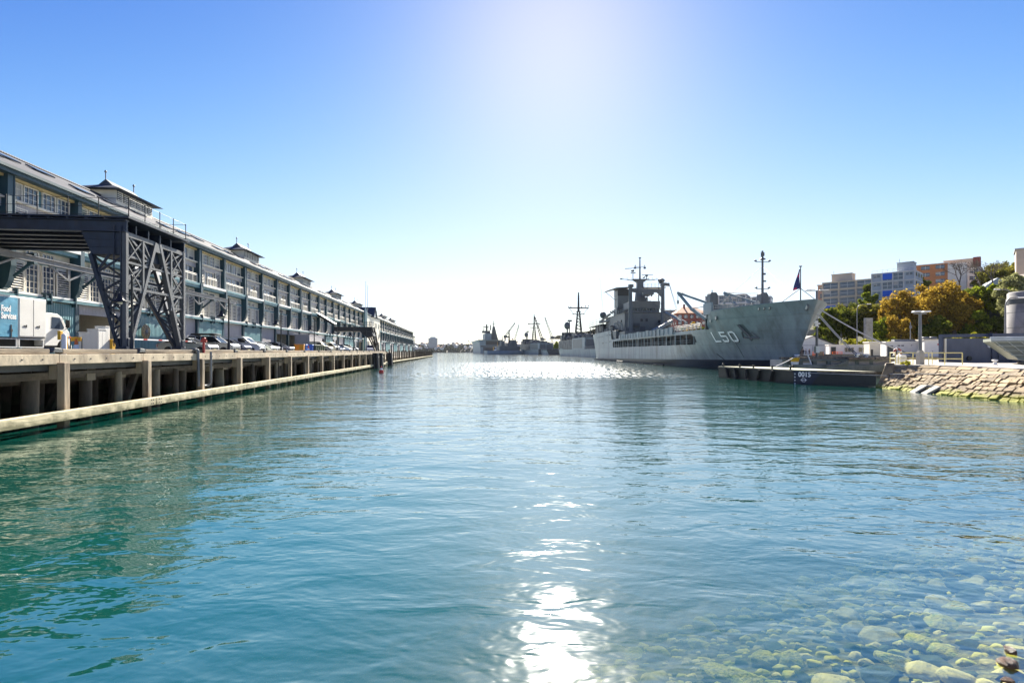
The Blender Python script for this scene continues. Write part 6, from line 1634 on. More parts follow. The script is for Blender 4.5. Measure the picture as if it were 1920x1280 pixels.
# ---------------- yellow railing, lamp masts, cabins, wall
rl = thing('safety_railing', 'pale yellow tubular railing at the corner of the sea wall', 'railing', (0,0,0))
def yrail(pts):
    b = MB()
    for z in (1.0,.5): b.path([(x,y,GZ+z) for x, y in pts], .035, 8)
    for x, y in pts: b.tube((x,y,GZ),(x,y,GZ+1.0),.035,n=8)
    b.build('rail_section', M['paleyellow'], rl)
yrail([(34.4,45.6),(35.4,45.2),(36.6,44.6)]); yrail([(35.0,43.0),(36.1,42.7),(37.3,42.4)])
for x, y in ((33.6,44.9),): yrail([(33.7,45.0),(33.9,45.9)])
def floodmast(label, x, y, h, r, base=True, heads=2):
    t = thing('lamp_mast', label, 'lamp mast', (x,y,GZ))
    b = MB(); b.tube((0,0,1.0 if base else 0),(0,0,h),r,r*.75,10); b.build('pole', M['steelpale'], t)
    if base: b = MB(); b.box(-r*1.5,r*1.5,-r*1.5,r*1.5,0,1.0); b.prism([(-r*1.5,1.001),(r*1.5,1.001),(r*1.1,1.2),(-r*1.1,1.2)],-r*1.1,r*1.1,'y'); b.build('base', M['concrete'], t)
    b = MB(); w_ = .52 if heads == 2 else 1.9; b.bar((-w_,0,h-.1),(w_,0,h-.1),.09); b.build('crossarm', M['steelpale'], t)
    for s in ((-1,1) if heads == 2 else (-1,-.5,.5,1)):
        k = MB(); q_ = .75 if heads == 2 else 1; k.prism([(-.42*q_,.02),(.42*q_,.08),(.40*q_,.2),(-.36*q_,.17)], -.18, .18, 'y'); o = k.build('floodlight', M['white'], t, (s*w_*.8,-.1,h-.05), 0, bevel=.03)
    return t
floodmast('tall grey lamp mast on a concrete base with two white floodlight heads', 35.0, 43.9, 4.45, .14)
t = floodmast('very tall dark lamp mast behind the bow with a wide crossarm', 50.9, 85.5, 11.3, .22, False, 4)
b = MB()
for z, w_ in ((6.8,.35),(5.8,.45),(5.3,.25)): b.box(-w_*1.7,.1,-.25,.25,z,z+.45); b.box(.1,w_,-.2,.2,z-.15,z+.1)
b.box(-.3,.3,-.3,.3,.9,2.0); b.build('camera_box', M['white'], t)
def street_lamp(label, x, y, z, h, arm):
    t = thing('street_lamp', label, 'street lamp', (x,y,z), 0, 'curved street lamps on the naval base')
    b = MB(); b.tube((0,0,0),(0,0,h-1.2),.12,.09,8)
    P_ = [(arm*.5*(1-math.cos(a)), 0, h-1.2+1.2*math.sin(a)) for a in [R(18*i) for i in range(6)]]
    b.path(P_+[(arm,0,h+.02)], .07, 6); b.build('pole', M['steelpale'], t)
    b = MB(); b.prism([(arm-.15*np.sign(arm),h-.06),(arm+.75*np.sign(arm),h-.02),(arm+.7*np.sign(arm),h+.14),(arm-.1*np.sign(arm),h+.12)],-.15,.15,'y'); b.build('lamp_head', M['white'], t)
street_lamp('curved street lamp rising before the trees above the long white office', px(1607,118), 118, GZ, 12.0, 2.4)
street_lamp('curved street lamp standing behind the blue grey wall beside the concrete tower', px(1885,62), 62, GZ, 7.6, 1.6)
street_lamp('smaller curved street lamp leaning left from the concrete tower', px(1896,90), 90, GZ, 12.0, -2.2)
# life ring on a white box
b = MB(); b.box(-.3,.3,-.28,.28,0,.62); b.prism([(-.3,.62),(.3,.62),(.22,.8),(-.22,.8)],-.28,.28,'y'); tag(b.build('service_box', M['white'], None, (34.9,45.9,GZ), 0, bevel=.04), 'white rounded service box behind the yellow railing', 'box')
b = MB(); n = 18
for i in range(n):
    a_, c_ = 2*math.pi*i/n, 2*math.pi*(i+1)/n; b.tube((.32*math.cos(a_),0,.32*math.sin(a_)),(.32*math.cos(c_),0,.32*math.sin(c_)),.09,n=6,mi=1 if i % 5 == 0 else 0)
tag(b.build('life_ring', [mat('faded red ring', (.25,.07,.06), .6), M['white']], None, (35.7,47.4,GZ+1.05)), 'faded red life ring hung just above the white service box', 'life ring')
b = MB(); b.tube((0,0,-1.05),(0,0,.3),.05,n=6); tag(b.build('ring_post', M['iron'], None, (35.7,47.55,GZ+1.05)), 'thin dark post holding the red life ring', 'post')
def cabin(name, label, x0, x1, Y, h, depth, m, wins=(), doors=(), roof=None, z=GZ, cat='cabin'):
    t = thing(name, label, cat, ((x0+x1)/2, Y, z), R(-24)); w_ = (x1-x0)/2*.97
    b = MB(); b.box(-w_,w_,0,depth,.12,h,0); b.box(-w_+.1,w_-.1,.1,depth-.1,0,.119,1); b.build('wall', [m, M['black']], t, bevel=.02)
    b = MB(); b.box(-w_-.15,w_+.15,-.2,depth+.2,h+.002,h+.14); b.build('roof', roof or M['white'], t)
    for u, wd, z0, z1 in wins:
        x = -w_+u; k = MB(); k.box(x,x+wd,-.05,-.004,z0,z1,0); k.box(x+wd*.33-.03,x+wd*.33+.03,-.07,-.051,z0,z1,1); k.box(x+wd*.72-.03,x+wd*.72+.03,-.07,-.051,z0,z1,1); k.box(x-.08,x+wd+.08,-.09,-.003,z0-.1,z0-.001,1); k.build('window', [M['glassdark'], M['white']], t)
    for u, wd, z1, mm in doors:
        x = -w_+u; k = MB(); k.box(x,x+wd,-.05,-.004,.15,z1,0); d_ = k.build('door', mm, t); k = MB(); k.box(x+wd*.8,x+wd*.9,-.09,-.051,1.1,1.2); k.build('handle', M['iron'], d_)
    return t
M['offwhite'] = mat('off white cabin paint', (.62,.61,.60), .6, 0, .08, .8); M['creamcab'] = mat('cream cabin paint', (.58,.54,.44), .6, 0, .1, .8)
cabin('site_office', 'long white site office with two dark sliding windows and a flat roof', px(1560,108), px(1636,108), 108, 2.45, 5, M['offwhite'], [(2.8,1.6,1.0,1.95),(5.3,1.9,1.0,1.95)], [(.3,.9,2.1,M['glassdark'])])
t = cabin('site_cabin', 'plain cream site cabin raised on blocks beside the long white office', px(1634,96), px(1678,96), 96, 2.85, 5, M['creamcab'], [], [(.2,.35,1.5,M['black'])])
b = MB(); b.box(-1,.9,-.05,0,.02,.3); b.build('step', M['timber'], t)
t = cabin('plant_container', 'white plant container with a dark doorway and small vents', px(1668,84), px(1737,84), 84, 2.62, 4, M['offwhite'], [], [(.15,.75,2.1,M['navydark']),(3.4,1.1,2.2,M['offwhite'])])
b = MB()
for x, z in ((-1.4,2.0),(-.9,2.0),(.4,2.05),(1.8,2.1)): b.box(x,x+.35,-.03,-.004,z,z+.18)
b.build('vent', M['navydark'], t)
b = MB(); b.box(-1.6,3.2,1.0,3.0,2.762,3.15); b.build('roof_duct', M['steelpale'], t)
t = cabin('plant_container', 'white plant container with a red sign and roof fans, next to the blue wall', px(1736,80), px(1764,80), 80, 2.9, 4, M['offwhite'], [], [(.25,.9,2.2,M['offwhite'])], M['creamcab'])
b = MB(); b.box(.5,.95,-.03,-.004,2.1,2.35); b.build('warning_sign', M['red'], t)
for x in (-.95,.05):
    b = MB(); b.lathe([(.42,0),(.50,.3),(.46,.38),(.0,.42)], (x+.3,1.2,3.042), 14); b.build('roof_fan', M['chrome'] if 0 else M['steelpale'], t)
# gabled white shed behind the bow
g = thing('storage_shed', 'white gabled storage shed behind the bow with people before its open end', 'shed', (px(1524,128),128,GZ))
b = MB(); b.prism([(-5.6,0),(5.6,0),(5.6,2.7),(0,4.95),(-5.6,2.7)],0,18,'y',0); b.build('wall', M['offwhite'], g)
b = MB(); b.plate((-6.0,-.4,2.62),(0,-.4,5.0),(0,18.4,5.0),(-6.0,18.4,2.62),.12,0); b.plate((0,-.4,5.0),(6.0,-.4,2.62),(6.0,18.4,2.62),(0,18.4,5.0),.12,0); b.build('roof', M['rooftin'], g)
b = MB(); b.box(-4.9,-2.4,-.04,-.003,0,2.4,0); b.build('doorway', M['navydark'], g); b = MB(); b.box(-5.6,5.6,-.06,-.004,2.62,2.72); b.box(-.05,.05,-.05,-.004,.0,2.6) ; b.build('trim', M['steelpale'], g)
b = MB()
for i in range(10): b.box(1.6,3.4,-.05,-.004,.3+i*.22,.42+i*.22)
b.build('louvre', M['white'], g)
def barrier(label, x, y):
    b = MB()
    for z in (.35,.7,1.05): b.tube((-1,0,z),(1,0,z),.05,n=6)
    for q in (-1,0,1): b.tube((q,0,0),(q,0,1.05),.05,n=6)
    tag(b.build('barrier', M['orange'], None, (x,y,GZ)), label, 'barrier', 'orange barriers on the quay')
barrier('orange tube barrier at the foot of the tall dark lamp mast', px(1534,98), 98); barrier('orange tube barrier beside the door of the long white office', px(1570,106), 106)
b = MB(); b.box(-.5,.5,-.4,.4,0,1.0); b.box(-.55,.55,-.45,.45,1.0,1.1); tag(b.build('crate', M['timber'], None, (px(1538,97),97.2,GZ), 0, bevel=.03), 'timber crate behind the orange barrier at the lamp mast', 'crate')
# blue grey steel screen wall
wl_ = thing('steel_screen', 'tall blue grey steel screen wall with posts and a black round port', 'screen wall', (0,0,0))
M['bluesteel'] = ribbed('blue grey sheet', (.085,.095,.13), 1.1, 0, .5, .15, 0, .3); M['bluesteel2'] = mat('blue steel panel', (.04,.055,.10), .5, 0, .2, 1)
b = MB(); b.box(44.6,49.6,53.0,53.25,GZ,4.38); b.build('panel', M['bluesteel'], wl_)
b = MB(); b.box(49.75,53.8,53.3,53.5,GZ,4.3); 
for x in (50.6,51.4,52.0,52.9): b.box(x,x+.06,53.22,53.299,GZ,4.2)
b.box(49.8,54,53.1,53.29,GZ+.2,GZ+.35); b.build('panel', M['bluesteel2'], wl_)
b = MB(); b.box(44.4,44.58,52.9,53.3,GZ,4.75,0); b.box(44.7,44.86,52.85,52.995,GZ,4.35,1); b.box(49.62,49.74,52.9,53.3,GZ,4.9,0); b.build('post', [M['bluesteel2'], M['cream']], wl_)
b = MB(); b.bar((44.5,53.2,4.62),(54.5,53.6,4.78),.2,.34); b.build('top_rail', M['bluesteel2'], wl_)
b = MB(); b.tube((47.3,52.99,2.3),(47.3,52.9,2.3),.25,n=16); b.build('port', M['black'], wl_); b = MB(); b.tube((49.3,52.99,3.55),(49.3,52.85,3.55),.14,n=12); b.build('wall_lamp', M['white'], wl_)
# landing craft on the hard with its ribbed bow ramp
lc = thing('landing_craft', 'grey green landing craft on the hard with a ribbed raked bow ramp', 'landing craft', (42.3,45.2,GZ), R(-36))
M['lcgreen'] = mat('grey green craft paint', (.16,.18,.15), .55, 0, .15, .8); M['lcrib'] = mat('pale rib paint', (.30,.33,.29), .55, 0, .1)
b = MB(); b.prism([(0,2.0),(0,2.25),(14,2.25),(14,.15),(3.6,.12),(1.7,.42)], -.2, 4.6, 'y', 0); b.build('hull', M['lcgreen'], lc)
b = MB()
for z in (.42,.80,1.2,1.6,1.95):
    x = (2.0-z)/(2.0-.42)*1.7; b.box(x-.06 if z < 1.9 else -.06, 7.5, -.34, -.205, z-.035, z+.035)
for i in range(9): x = .2+i*.8; b.bar((x,-.27,2.0),(x+1.5,-.27,.45),.12,.06)
b.build('rib', M['lcrib'], lc)
b = MB(); b.box(-.1,14,-.42,-.21,2.03,2.3); b.tube((-.1,-.3,2.26),(14,-.3,2.26),.12,n=8); b.build('gunwale', mat('pale blue grey gunwale', (.35,.40,.42), .5), lc)
b = MB()
for x in (2.6,5.5,9): b.box(x-.3,x+.3,-.1,4.4,0,.118)
b.build('block', M['timber'], lc)
# concrete tower
tw = thing('concrete_tower', 'round grey concrete tower rising at the right edge of the picture', 'tower', (px(1930,78),78,GZ))
b = MB(); b.lathe([(2.6,0),(2.6,9.2),(2.5,9.25),(2.5,10.0),(2.3,10.2),(0,10.3)], n=28, mi=0)
for z in (2.4,4.7,7.0): b.lathe([(2.62,z),(2.62,z+.05)], n=28, mi=1)
b.build('shaft', [mat('dark tower concrete', (.21,.20,.20), .85, 0, .2, .6, dark=(.13,.12,.12), thr=(.5,.75)), M['navydark']], tw); b = MB(); b.lathe([(2.64,8.3),(2.64,9.1)], n=28); b.build('band', M['navydark'], tw)
# ---------------- people standing by the shed, one continuous body each
def person_mesh(pose):
    rr_ = random.Random(pose); a = rr_.uniform(-.2,.2); f = rr_.uniform(-.1,.15)
    J = {'pel':(0,0,.93),'spi':(0,.01,1.15),'chest':(0,.02,1.36),'neck':(0,.0,1.50),'head':(0,-.03,1.62),'top':(0,-.02,1.74),
         'lh':(-.10,0,.88),'lk':(-.13,-.03-f,.48),'la':(-.14,.02-f,.07),'lt':(-.15,-.16-f,.03),'rh':(.10,0,.88),'rk':(.13,-.02+f,.48),'ra':(.13,.03+f,.07),'rt':(.15,-.15+f,.03),
         'ls':(-.19,.01,1.42),'le':(-.27,.03+a,1.14),'lw':(-.25,-.10+a,.92),'lf':(-.25,-.14+a,.80),'rs':(.19,.01,1.42),'re':(.27,.03-a,1.14),'rw':(.24,-.12-a,.93),'rf':(.23,-.17-a,.83)}
    rad = {'pel':.15,'spi':.13,'chest':.155,'neck':.055,'head':.095,'top':.07,'lh':.095,'lk':.065,'la':.045,'lt':.04,'rh':.095,'rk':.065,'ra':.045,'rt':.04,'ls':.07,'le':.047,'lw':.035,'lf':.03,'rs':.07,'re':.047,'rw':.035,'rf':.03}
    E = [('pel','spi'),('spi','chest'),('chest','neck'),('neck','head'),('head','top'),('pel','lh'),('lh','lk'),('lk','la'),('la','lt'),('pel','rh'),('rh','rk'),('rk','ra'),('ra','rt'),('chest','ls'),('ls','le'),('le','lw'),('lw','lf'),('chest','rs'),('rs','re'),('re','rw'),('rw','rf')]
    ks = list(J); me = bpy.data.meshes.new('person'); me.from_pydata([J[k] for k in ks], [(ks.index(p), ks.index(q)) for p, q in E], [])
    o = bpy.data.objects.new('person', me); C.objects.link(o); sk_ = o.modifiers.new('skin', 'SKIN'); o.modifiers.new('sub', 'SUBSURF').levels = 1
    for i, k in enumerate(ks):
        v = me.skin_vertices[0].data[i]; v.radius = (rad[k], rad[k]*.85); v.use_root = (k == 'pel')
    bpy.context.view_layer.update()
    out = bpy.data.meshes.new_from_object(o.evaluated_get(bpy.context.evaluated_depsgraph_get())); bpy.data.objects.remove(o)
    out.materials.clear()
    for m in (mat('dark clothing %d' % pose, [(.02,.022,.035),(.035,.02,.03),(.015,.015,.018)][pose % 3], .8), mat('dark trousers %d' % pose, (.02,.02,.028), .8), mat('skin tone %d' % pose, (.42,.25,.17), .6)): out.materials.append(m)
    for p in out.polygons:
        z = p.center.z; p.material_index = 2 if (1.50 < z) or (z < .9 and abs(p.center.x) > .2 and z > .75) else 1 if z < .9 else 0; p.use_smooth = True
    return out
pm_ = [person_mesh(k) for k in range(3)]
hairm = mat('dark hair', (.02,.014,.01), .7)
for i, (xp, Y, rz, lb) in enumerate(((1497,122,.4,'person in dark clothes standing nearest the ship bow'), (1501,121,2.2,'person in dark clothes turned away, second from the ship bow'), (1506,122,-.6,'person in a dark jacket in the middle of the group by the shed door'), (1511,121,1.2,'person in dark clothes at the right of the group by the shed door'), (1517.5,120,.2,'person in dark clothes standing alone between the group and the lamp mast'), (1558,116,2.6,'person in dark clothes standing at the corner of the long white office'))):
    o = link('person', pm_[i % 3], None, (px(xp,Y),Y,GZ), rz); tag(o, lb, 'person', 'people waiting by the shed')
    b = MB(); b.ball((0,0,1.675), .108, 10, 0, (1,1.05,.9)); b.build('hair', hairm, o)

# ================================================================ hill, buildings and trees behind the naval base
def sst(a, b_, x):
    t = np.clip((x-a)/(b_-a), 0, 1); return t*t*(3-2*t)
def hill_z(x, y):
    s = x + .35*(y-140)
    return 1.5 + 21*float(sst(100,160,s)) + 6*float(sst(165,330,s)) + .5*math.sin(x*.07+y*.05)*float(sst(100,140,s))
b = MB(); nx_, ny_ = 60, 60
b.add([(72+i*9, 95+j*16, hill_z(72+i*9, 95+j*16)-.2) for j in range(ny_+1) for i in range(nx_+1)], [(j*(nx_+1)+i, j*(nx_+1)+i+1, (j+1)*(nx_+1)+i+1, (j+1)*(nx_+1)+i) for j in range(ny_) for i in range(nx_)], 0, True)
tag(b.build('hill', M['soil'], fix=False), kind='structure')
M['brick'] = mat('orange brown brick', (.48,.20,.085), .85, 0, .15, 1.2); M['brickdark'] = mat('dark red brick', (.22,.07,.055), .85, 0, .15, 1.2); M['terracotta'] = mat('terracotta tiles', (.52,.27,.15), .8, 0, .2, 1)
M['beige'] = mat('beige render', (.52,.43,.34), .8, 0, .1, .4); M['greyrender'] = mat('grey render', (.38,.43,.47), .8, 0, .1, .4); M['palerender'] = mat('pale concrete render', (.66,.64,.60), .8, 0, .1, .4); M['awn'] = mat('bright blue awning', (.015,.12,.62), .6, 0, .08)
def flats(label, x, Y, w_, d, ztop_, floors, cols, wall, band, rz=0, hut=None, awn=(), zb=None, fh=3.05, sidecols=3, glass=None, brickwin=False, roofm=None):
    zb_ = zb if zb is not None else ztop_-floors*fh-4
    rz = -math.atan2(x, Y) + rz
    t = thing('apartment_building', label, 'apartment block', (x, Y, 0), rz, 'apartment blocks on the ridge')
    b = MB(); b.box(-w_/2,w_/2,0,d,zb_,ztop_); b.build('wall', wall, t)
    b = MB()
    if band:
        for k in range(floors+1): z = ztop_-k*fh; b.box(-w_/2-.15,w_/2+.15,-.25,d+.15,z-.32,z+.02)
        for c in range(cols+1): xx = -w_/2+w_*c/cols; b.box(xx-.16,xx+.16,-.22,-.01,ztop_-floors*fh,ztop_-.33)
        b.build('floor_band', band, t)
    else: b.box(-w_/2-.3,w_/2+.3,-.3,d+.3,ztop_+.005,ztop_+.3); b.build('roof', roofm or M['palerender'], t)
    rr_ = random.Random(int(x*10))
    for k in range(floors):
        for c in range(cols):
            xx = -w_/2+w_*(c+.5)/cols; z1 = ztop_-k*fh-.5; ww = w_/cols*(.42 if not brickwin else .3)
            if not brickwin and c in (0, cols-1) and cols > 3: wz0, wz1 = z1-1.0, z1-.2; ww *= .7
            else: wz0, wz1 = z1-2.2+(.6 if brickwin else 0), z1
            f = MB(); f.box(xx-ww,xx+ww,-.12,-.005,wz0,wz1,0)
            f.box(xx-ww,xx+ww,-.15,-.121,wz0+(wz1-wz0)*.45,wz0+(wz1-wz0)*.5,1); f.box(xx-.05,xx+.05,-.15,-.121,wz0,wz1,1)
            if rr_.random() < .3: f.box(xx-ww,xx-.06,-.16,-.151,wz0+(wz1-wz0)*.52,wz1,2)
            f.build('window', [M['glass'], M['white'], M['blind']], t)
            if (k, c) in awn: f = MB(); f.box(xx-ww*1.05,xx+ww*1.05,-.30,-.17,z1-2.0,z1+.15); f.build('awning', M['awn'], t)
        for c in range(sidecols):
            yy = d*(c+.5)/sidecols; z1 = ztop_-k*fh-.7
            f = MB()
            for s in (-1,1): f.box(s*(w_/2+.005),s*(w_/2+.1),yy-.7,yy+.7,z1-1.2,z1)
            f.build('window', M['glassdark'], t)
    if hut:
        x0, x1, h = hut; f = MB(); f.box(x0,x1,2,7,ztop_+.31,ztop_+h); f.box(x0-.15,x1+.15,1.8,7.2,ztop_+h+.002,ztop_+h+.2); f.tube((x0+.5,3,ztop_+h),(x0+.5,3,ztop_+h+1.6),.08,n=5); f.build('roof_hut', wall, t)
    return t
flats('warm grey banded apartment block with a square roof hut and one low blue awning', px(1589,200), 200, 17.3, 12, pz(526,200), 6, 3, mat('warm grey render', (.46,.40,.33), .8, 0, .1, .4), mat('cream band', (.66,.56,.42), .8, 0, .1, .4), R(-14), (2-8,1,3.0), {(3,0)})
flats('salmon brick apartment wing stepping down left of the grey banded block', px(1555,206), 206, 8, 10, pz(534,206), 5, 2, mat('salmon brick', (.58,.33,.24), .85, 0, .12, 1.2), None, R(-4), None, (), brickwin=True)
t = flats('tall pale banded apartment block with several bright blue awnings', px(1674,182), 182, 12.6, 12, pz(510,182), 7, 4, M['greyrender'], M['palerender'], R(-12), (.8,5.4,3.2), {(0,1),(2,1)})
b = MB()
for z in (.5,1.1): b.tube((-6.2,.1,pz(510,182)+z),(6.2,.1,pz(510,182)+z),.05,n=5)
for i in range(9): b.tube((-6.2+i*1.55,.1,pz(510,182)),(-6.2+i*1.55,.1,pz(510,182)+1.1),.05,n=5)
b.build('roof_railing', M['white'], t)
flats('low beige link building with a pale roof between the two banded blocks', px(1632,215), 215, 14, 10, pz(541,215), 3, 3, M['beige'], None, 0, None, (), brickwin=True)
t = flats('orange brick apartment block with white windows and a tall pale stair wall', px(1735,225), 225, 15, 14, pz(497,225), 5, 3, M['brick'], None, R(-4), None, (), brickwin=True)
b = MB(); b.box(7.52,13.5,-.6,12,12,pz(499,225)); b.build('stair_wall', M['palerender'], t)
t = flats('white and brick apartment block with balconies, a stair tower and dark chimney', px(1799,232), 232, 14.5, 12, pz(505,232), 5, 3, M['palerender'], None, R(-4), None, (), brickwin=True)
b = MB(); b.box(-5.5,4.4,1,9,pz(505,232)+.31,pz(487,232)); b.box(-5.8,4.7,.8,9.2,pz(487,232)+.002,pz(487,232)+.3); b.build('penthouse', M['beige'], t); b = MB(); b.box(4.5,7.0,1,5,pz(505,232)+.31,pz(484,232)); b.build('chimney', M['brickdark'], t)
b = MB()
for k in range(4): b.box(-5,1.6,-1.4,-.31,pz(505,232)-3.0-k*3.05,pz(505,232)-2.0-k*3.05)
b.build('balcony', M['palerender'], t)
b = MB(); b.box(-12,20,0,14,10,pz(468,190),0); b.box(-12.4,20,-.4,14,pz(468,190)+.002,pz(468,190)+.4,1)
t = thing('apartment_building', 'plain beige building with a blank wall cut by the right edge, highest on the ridge', 'apartment block', (px(1905,190)+9,190-8,0), R(-43)); b.build('wall', [M['beige'], M['greyrender']], t)
# far side blocks glimpsed over the ship
flats('dull beige apartment block seen beside the ship derrick', px(1268,290), 290, 12, 12, pz(581,290), 5, 3, M['beige'], M['greyrender'], R(12), None, (), zb=2)
t = flats('dark red brick block with white windows and a terracotta hipped roof', px(1297,240), 240, 13.5, 14, pz(588,240), 5, 5, M['brickdark'], None, R(14), None, (), zb=2, brickwin=True, roofm=M['terracotta'])
zt = pz(588,240)+.31; b = MB(); b.add([(-7.4,-.6,zt),(7.4,-.6,zt),(7.4,14.6,zt),(-7.4,14.6,zt),(-3,7,zt+3.4),(3,7,zt+3.4)],[(0,1,5,4),(1,2,5),(2,3,4,5),(3,0,4)],0); b.box(-2.6,-1.8,5,6,zt+2,zt+4.6,1); b.build('hipped_roof', [M['terracotta'], M['brickdark']], t)
flats('modern glass fronted block with a flat overhanging roof behind the forward cranes', px(1360,190), 190, 14, 10, pz(553,190), 5, 3, M['greyrender'], M['palerender'], R(-10), None, (), zb=2)
flats('white apartment block with tan balconies seen past the starboard crane', px(1418,195), 195, 10, 10, pz(556,195), 5, 3, M['palerender'], M['white'], R(-5), None, (), zb=2)
# old houses among the trees on the right of the ridge
def house(label, x, Y, zb_, w_, d, h, rh, wall, roofm_, rz):
    t = thing('house', label, 'house', (x,Y,0), rz, 'old houses on the ridge')
    b = MB(); b.box(-w_/2,w_/2,-d/2,d/2,zb_,zb_+h); b.build('wall', wall, t)
    b = MB(); b.prism([(-w_/2-.7,zb_+h),(w_/2+.7,zb_+h),(0,zb_+h+rh)], -d/2-.6, d/2+.6, 'y'); b.build('roof', roofm_, t)
    b = MB()
    for q in (-.25,.25): b.box(q*w_-.6,q*w_+.6,-d/2-.06,-d/2-.01,zb_+h*.35,zb_+h*.75)
    b.build('window', M['glassdark'], t)
house('old house with a steep grey gable roof half hidden by trees', px(1862,172), 172, 17, 9, 9, 6, 4.2, M['brick'], M['greyrender'], R(-30))
house('old pale house with a broad tan roof on the ridge below the bare tree', px(1895,182), 182, 19, 13, 9, 6, 5, M['palerender'], M['beige'], R(20))
house('low house with a blue roof peeping between the orange brown trees', px(1738,175), 175, 15, 9, 7, 5.6, 2.2, M['palerender'], mat('blue roof', (.10,.16,.38), .5), R(10))
# dark elevated roadway behind the shed
b = MB(); b.box(px(1500,150),px(1560,150),0,6,7.4,9.4,0)
for q in range(4): b.box(px(1505+q*16,150)-.7,px(1505+q*16,150)+.7,1,4,1.9,7.39,1)
tag(b.build('elevated_roadway', [M['concrete'], M['concrete']], None, (0,150,0)), 'shadowed concrete elevated roadway between the bow and the trees', 'viaduct')
b = MB(); b.box(-.8,.8,-.5,.5,0,9.5); tag(b.build('concrete_pier', M['concrete'], None, (px(1628,128),128,GZ)), 'lone pale concrete pier standing among the trees', 'pier')
for q, (xp, Y, h, lb) in enumerate(((1577,112,5.5,'thin dark pole at the front of the long white office'),(1707,88,6.2,'slim pale pole behind the white plant container'))):
    b = MB(); b.tube((0,0,0),(0,0,h),.09,.06,8); b.box(-.12,.2,-.1,.1,h*.82,h*.9); b.box(-.16,.16,-.16,.16,0,.1); tag(b.build('pole', M['iron'] if q == 0 else M['steelpale'], None, (px(xp,Y),Y,GZ)), lb, 'pole')

# ---------------- trees
M['bark'] = mat('grey brown bark', (.11,.085,.06), .9, 0, .3, 3, (1,1,.3), bump=.4)
LEAF = {'rust': leafmat('rust brown casuarina foliage', (.14,.090,.014), (.56,.38,.055), .5), 'green': leafmat('bright green foliage', (.06,.10,.012), (.36,.40,.035)), 'dark': leafmat('dark green foliage', (.03,.052,.010), (.20,.22,.028)),
        'pale': leafmat('pale olive foliage', (.15,.16,.06), (.42,.42,.19)), 'lime': leafmat('yellow lime foliage', (.16,.17,.015), (.50,.46,.05)), 'olive': leafmat('olive foliage', (.08,.085,.02), (.33,.31,.05))}
def tree(label, x, Y, h, rx, rzr, kind, seed, base=None, group='trees on the hillside', n=None, leaf=.42, trunk_h=.25, name='tree', cat='tree', clumps=None):
    rr_ = random.Random(seed); zb_ = hill_z(x, Y)-.3 if base is None else base
    t = thing(name, label, cat, (x, Y, zb_), 0, group)
    nc = clumps or max(22, int(13*rx)); cs = []
    cz = h*(trunk_h+1)/2; rz2 = h*(1-trunk_h)/2
    for k in range(nc):
        for _ in range(20):
            u = Vector((rr_.gauss(0,1), rr_.gauss(0,1), rr_.gauss(0,1))).normalized()*(rr_.random()**.45)
            p = Vector((u.x*rx*.85, u.y*rx*.85, cz+u.z*rz2*.88))
            # crowns are uneven: bite lobes out of the ellipsoid
            if rr_.random() < .55+.45*math.sin(u.x*4+seed)*math.cos(u.z*5+seed*1.7)+.2: break
        cs.append((p, rr_.uniform(.11,.24)*(rx+rz2)*.62))
    b = MB(); tot = n or int(6800*min(2.0, (rx/4)**1.3))
    per = tot//nc
    for p, r in cs:
        for q in range(per):
            d = Vector((rr_.gauss(0,1), rr_.gauss(0,1), rr_.gauss(0,.8))).normalized()*r*(rr_.random()**.4)
            c = p + d; s = leaf*rr_.uniform(.55,1.25)
            a = Vector((rr_.gauss(0,1), rr_.gauss(0,1), rr_.gauss(0,1))).normalized(); e = (d.normalized()+Vector((rr_.gauss(0,.6), rr_.gauss(0,.6), rr_.gauss(0,.6)))).normalized()
            a = (a - e*a.dot(e)).normalized()*s; f = e.cross(a.normalized())*s*.5
            b.v += [tuple(c-a), tuple(c+f), tuple(c+a), tuple(c-f)]; o = len(b.v)-4
            b.f.append([o,o+1,o+2,o+3]); b.m.append(0); b.s.append(False)
    cr = b.build('crown', LEAF[kind], t, fix=False)
    k = MB(); tr_ = .035*h+.08; top = Vector((rr_.uniform(-.4,.4), rr_.uniform(-.4,.4), h*.62))
    k.tube((0,0,0), (top.x*.5, top.y*.5, h*.35), tr_, tr_*.7, 8); k.tube((top.x*.5, top.y*.5, h*.35), top, tr_*.7, tr_*.3, 7)
    for p, r in rr_.sample(cs, min(8, len(cs))): k.tube((top.x*.5, top.y*.5, h*rr_.uniform(.28,.45)), p, tr_*.38, tr_*.1, 5)
    k.build('trunk', M['bark'], t)
    return t
TOPS = {1802: 548, 1655: 592, 1836: 552, 1900: 560, 1695: 537, 1768: 527, 1733: 531, 1668: 560, 1812: 545, 1850: 528, 1882: 556, 1828: 582, 1556: 578, 1590: 576, 1622: 562, 1648: 568, 1570: 566, 1605: 563, 1637: 532, 1628: 548, 1722: 516, 1908: 508, 1872: 505, 1884: 484, 1916: 478, 1845: 500, 1748: 585, 1686: 588, 1790: 562, 1868: 590, 1718: 535, 1300: 598, 1280: 611, 1317: 603, 1542: 612, 1046: 640}   # how high each crown reaches, seen from the water's edge
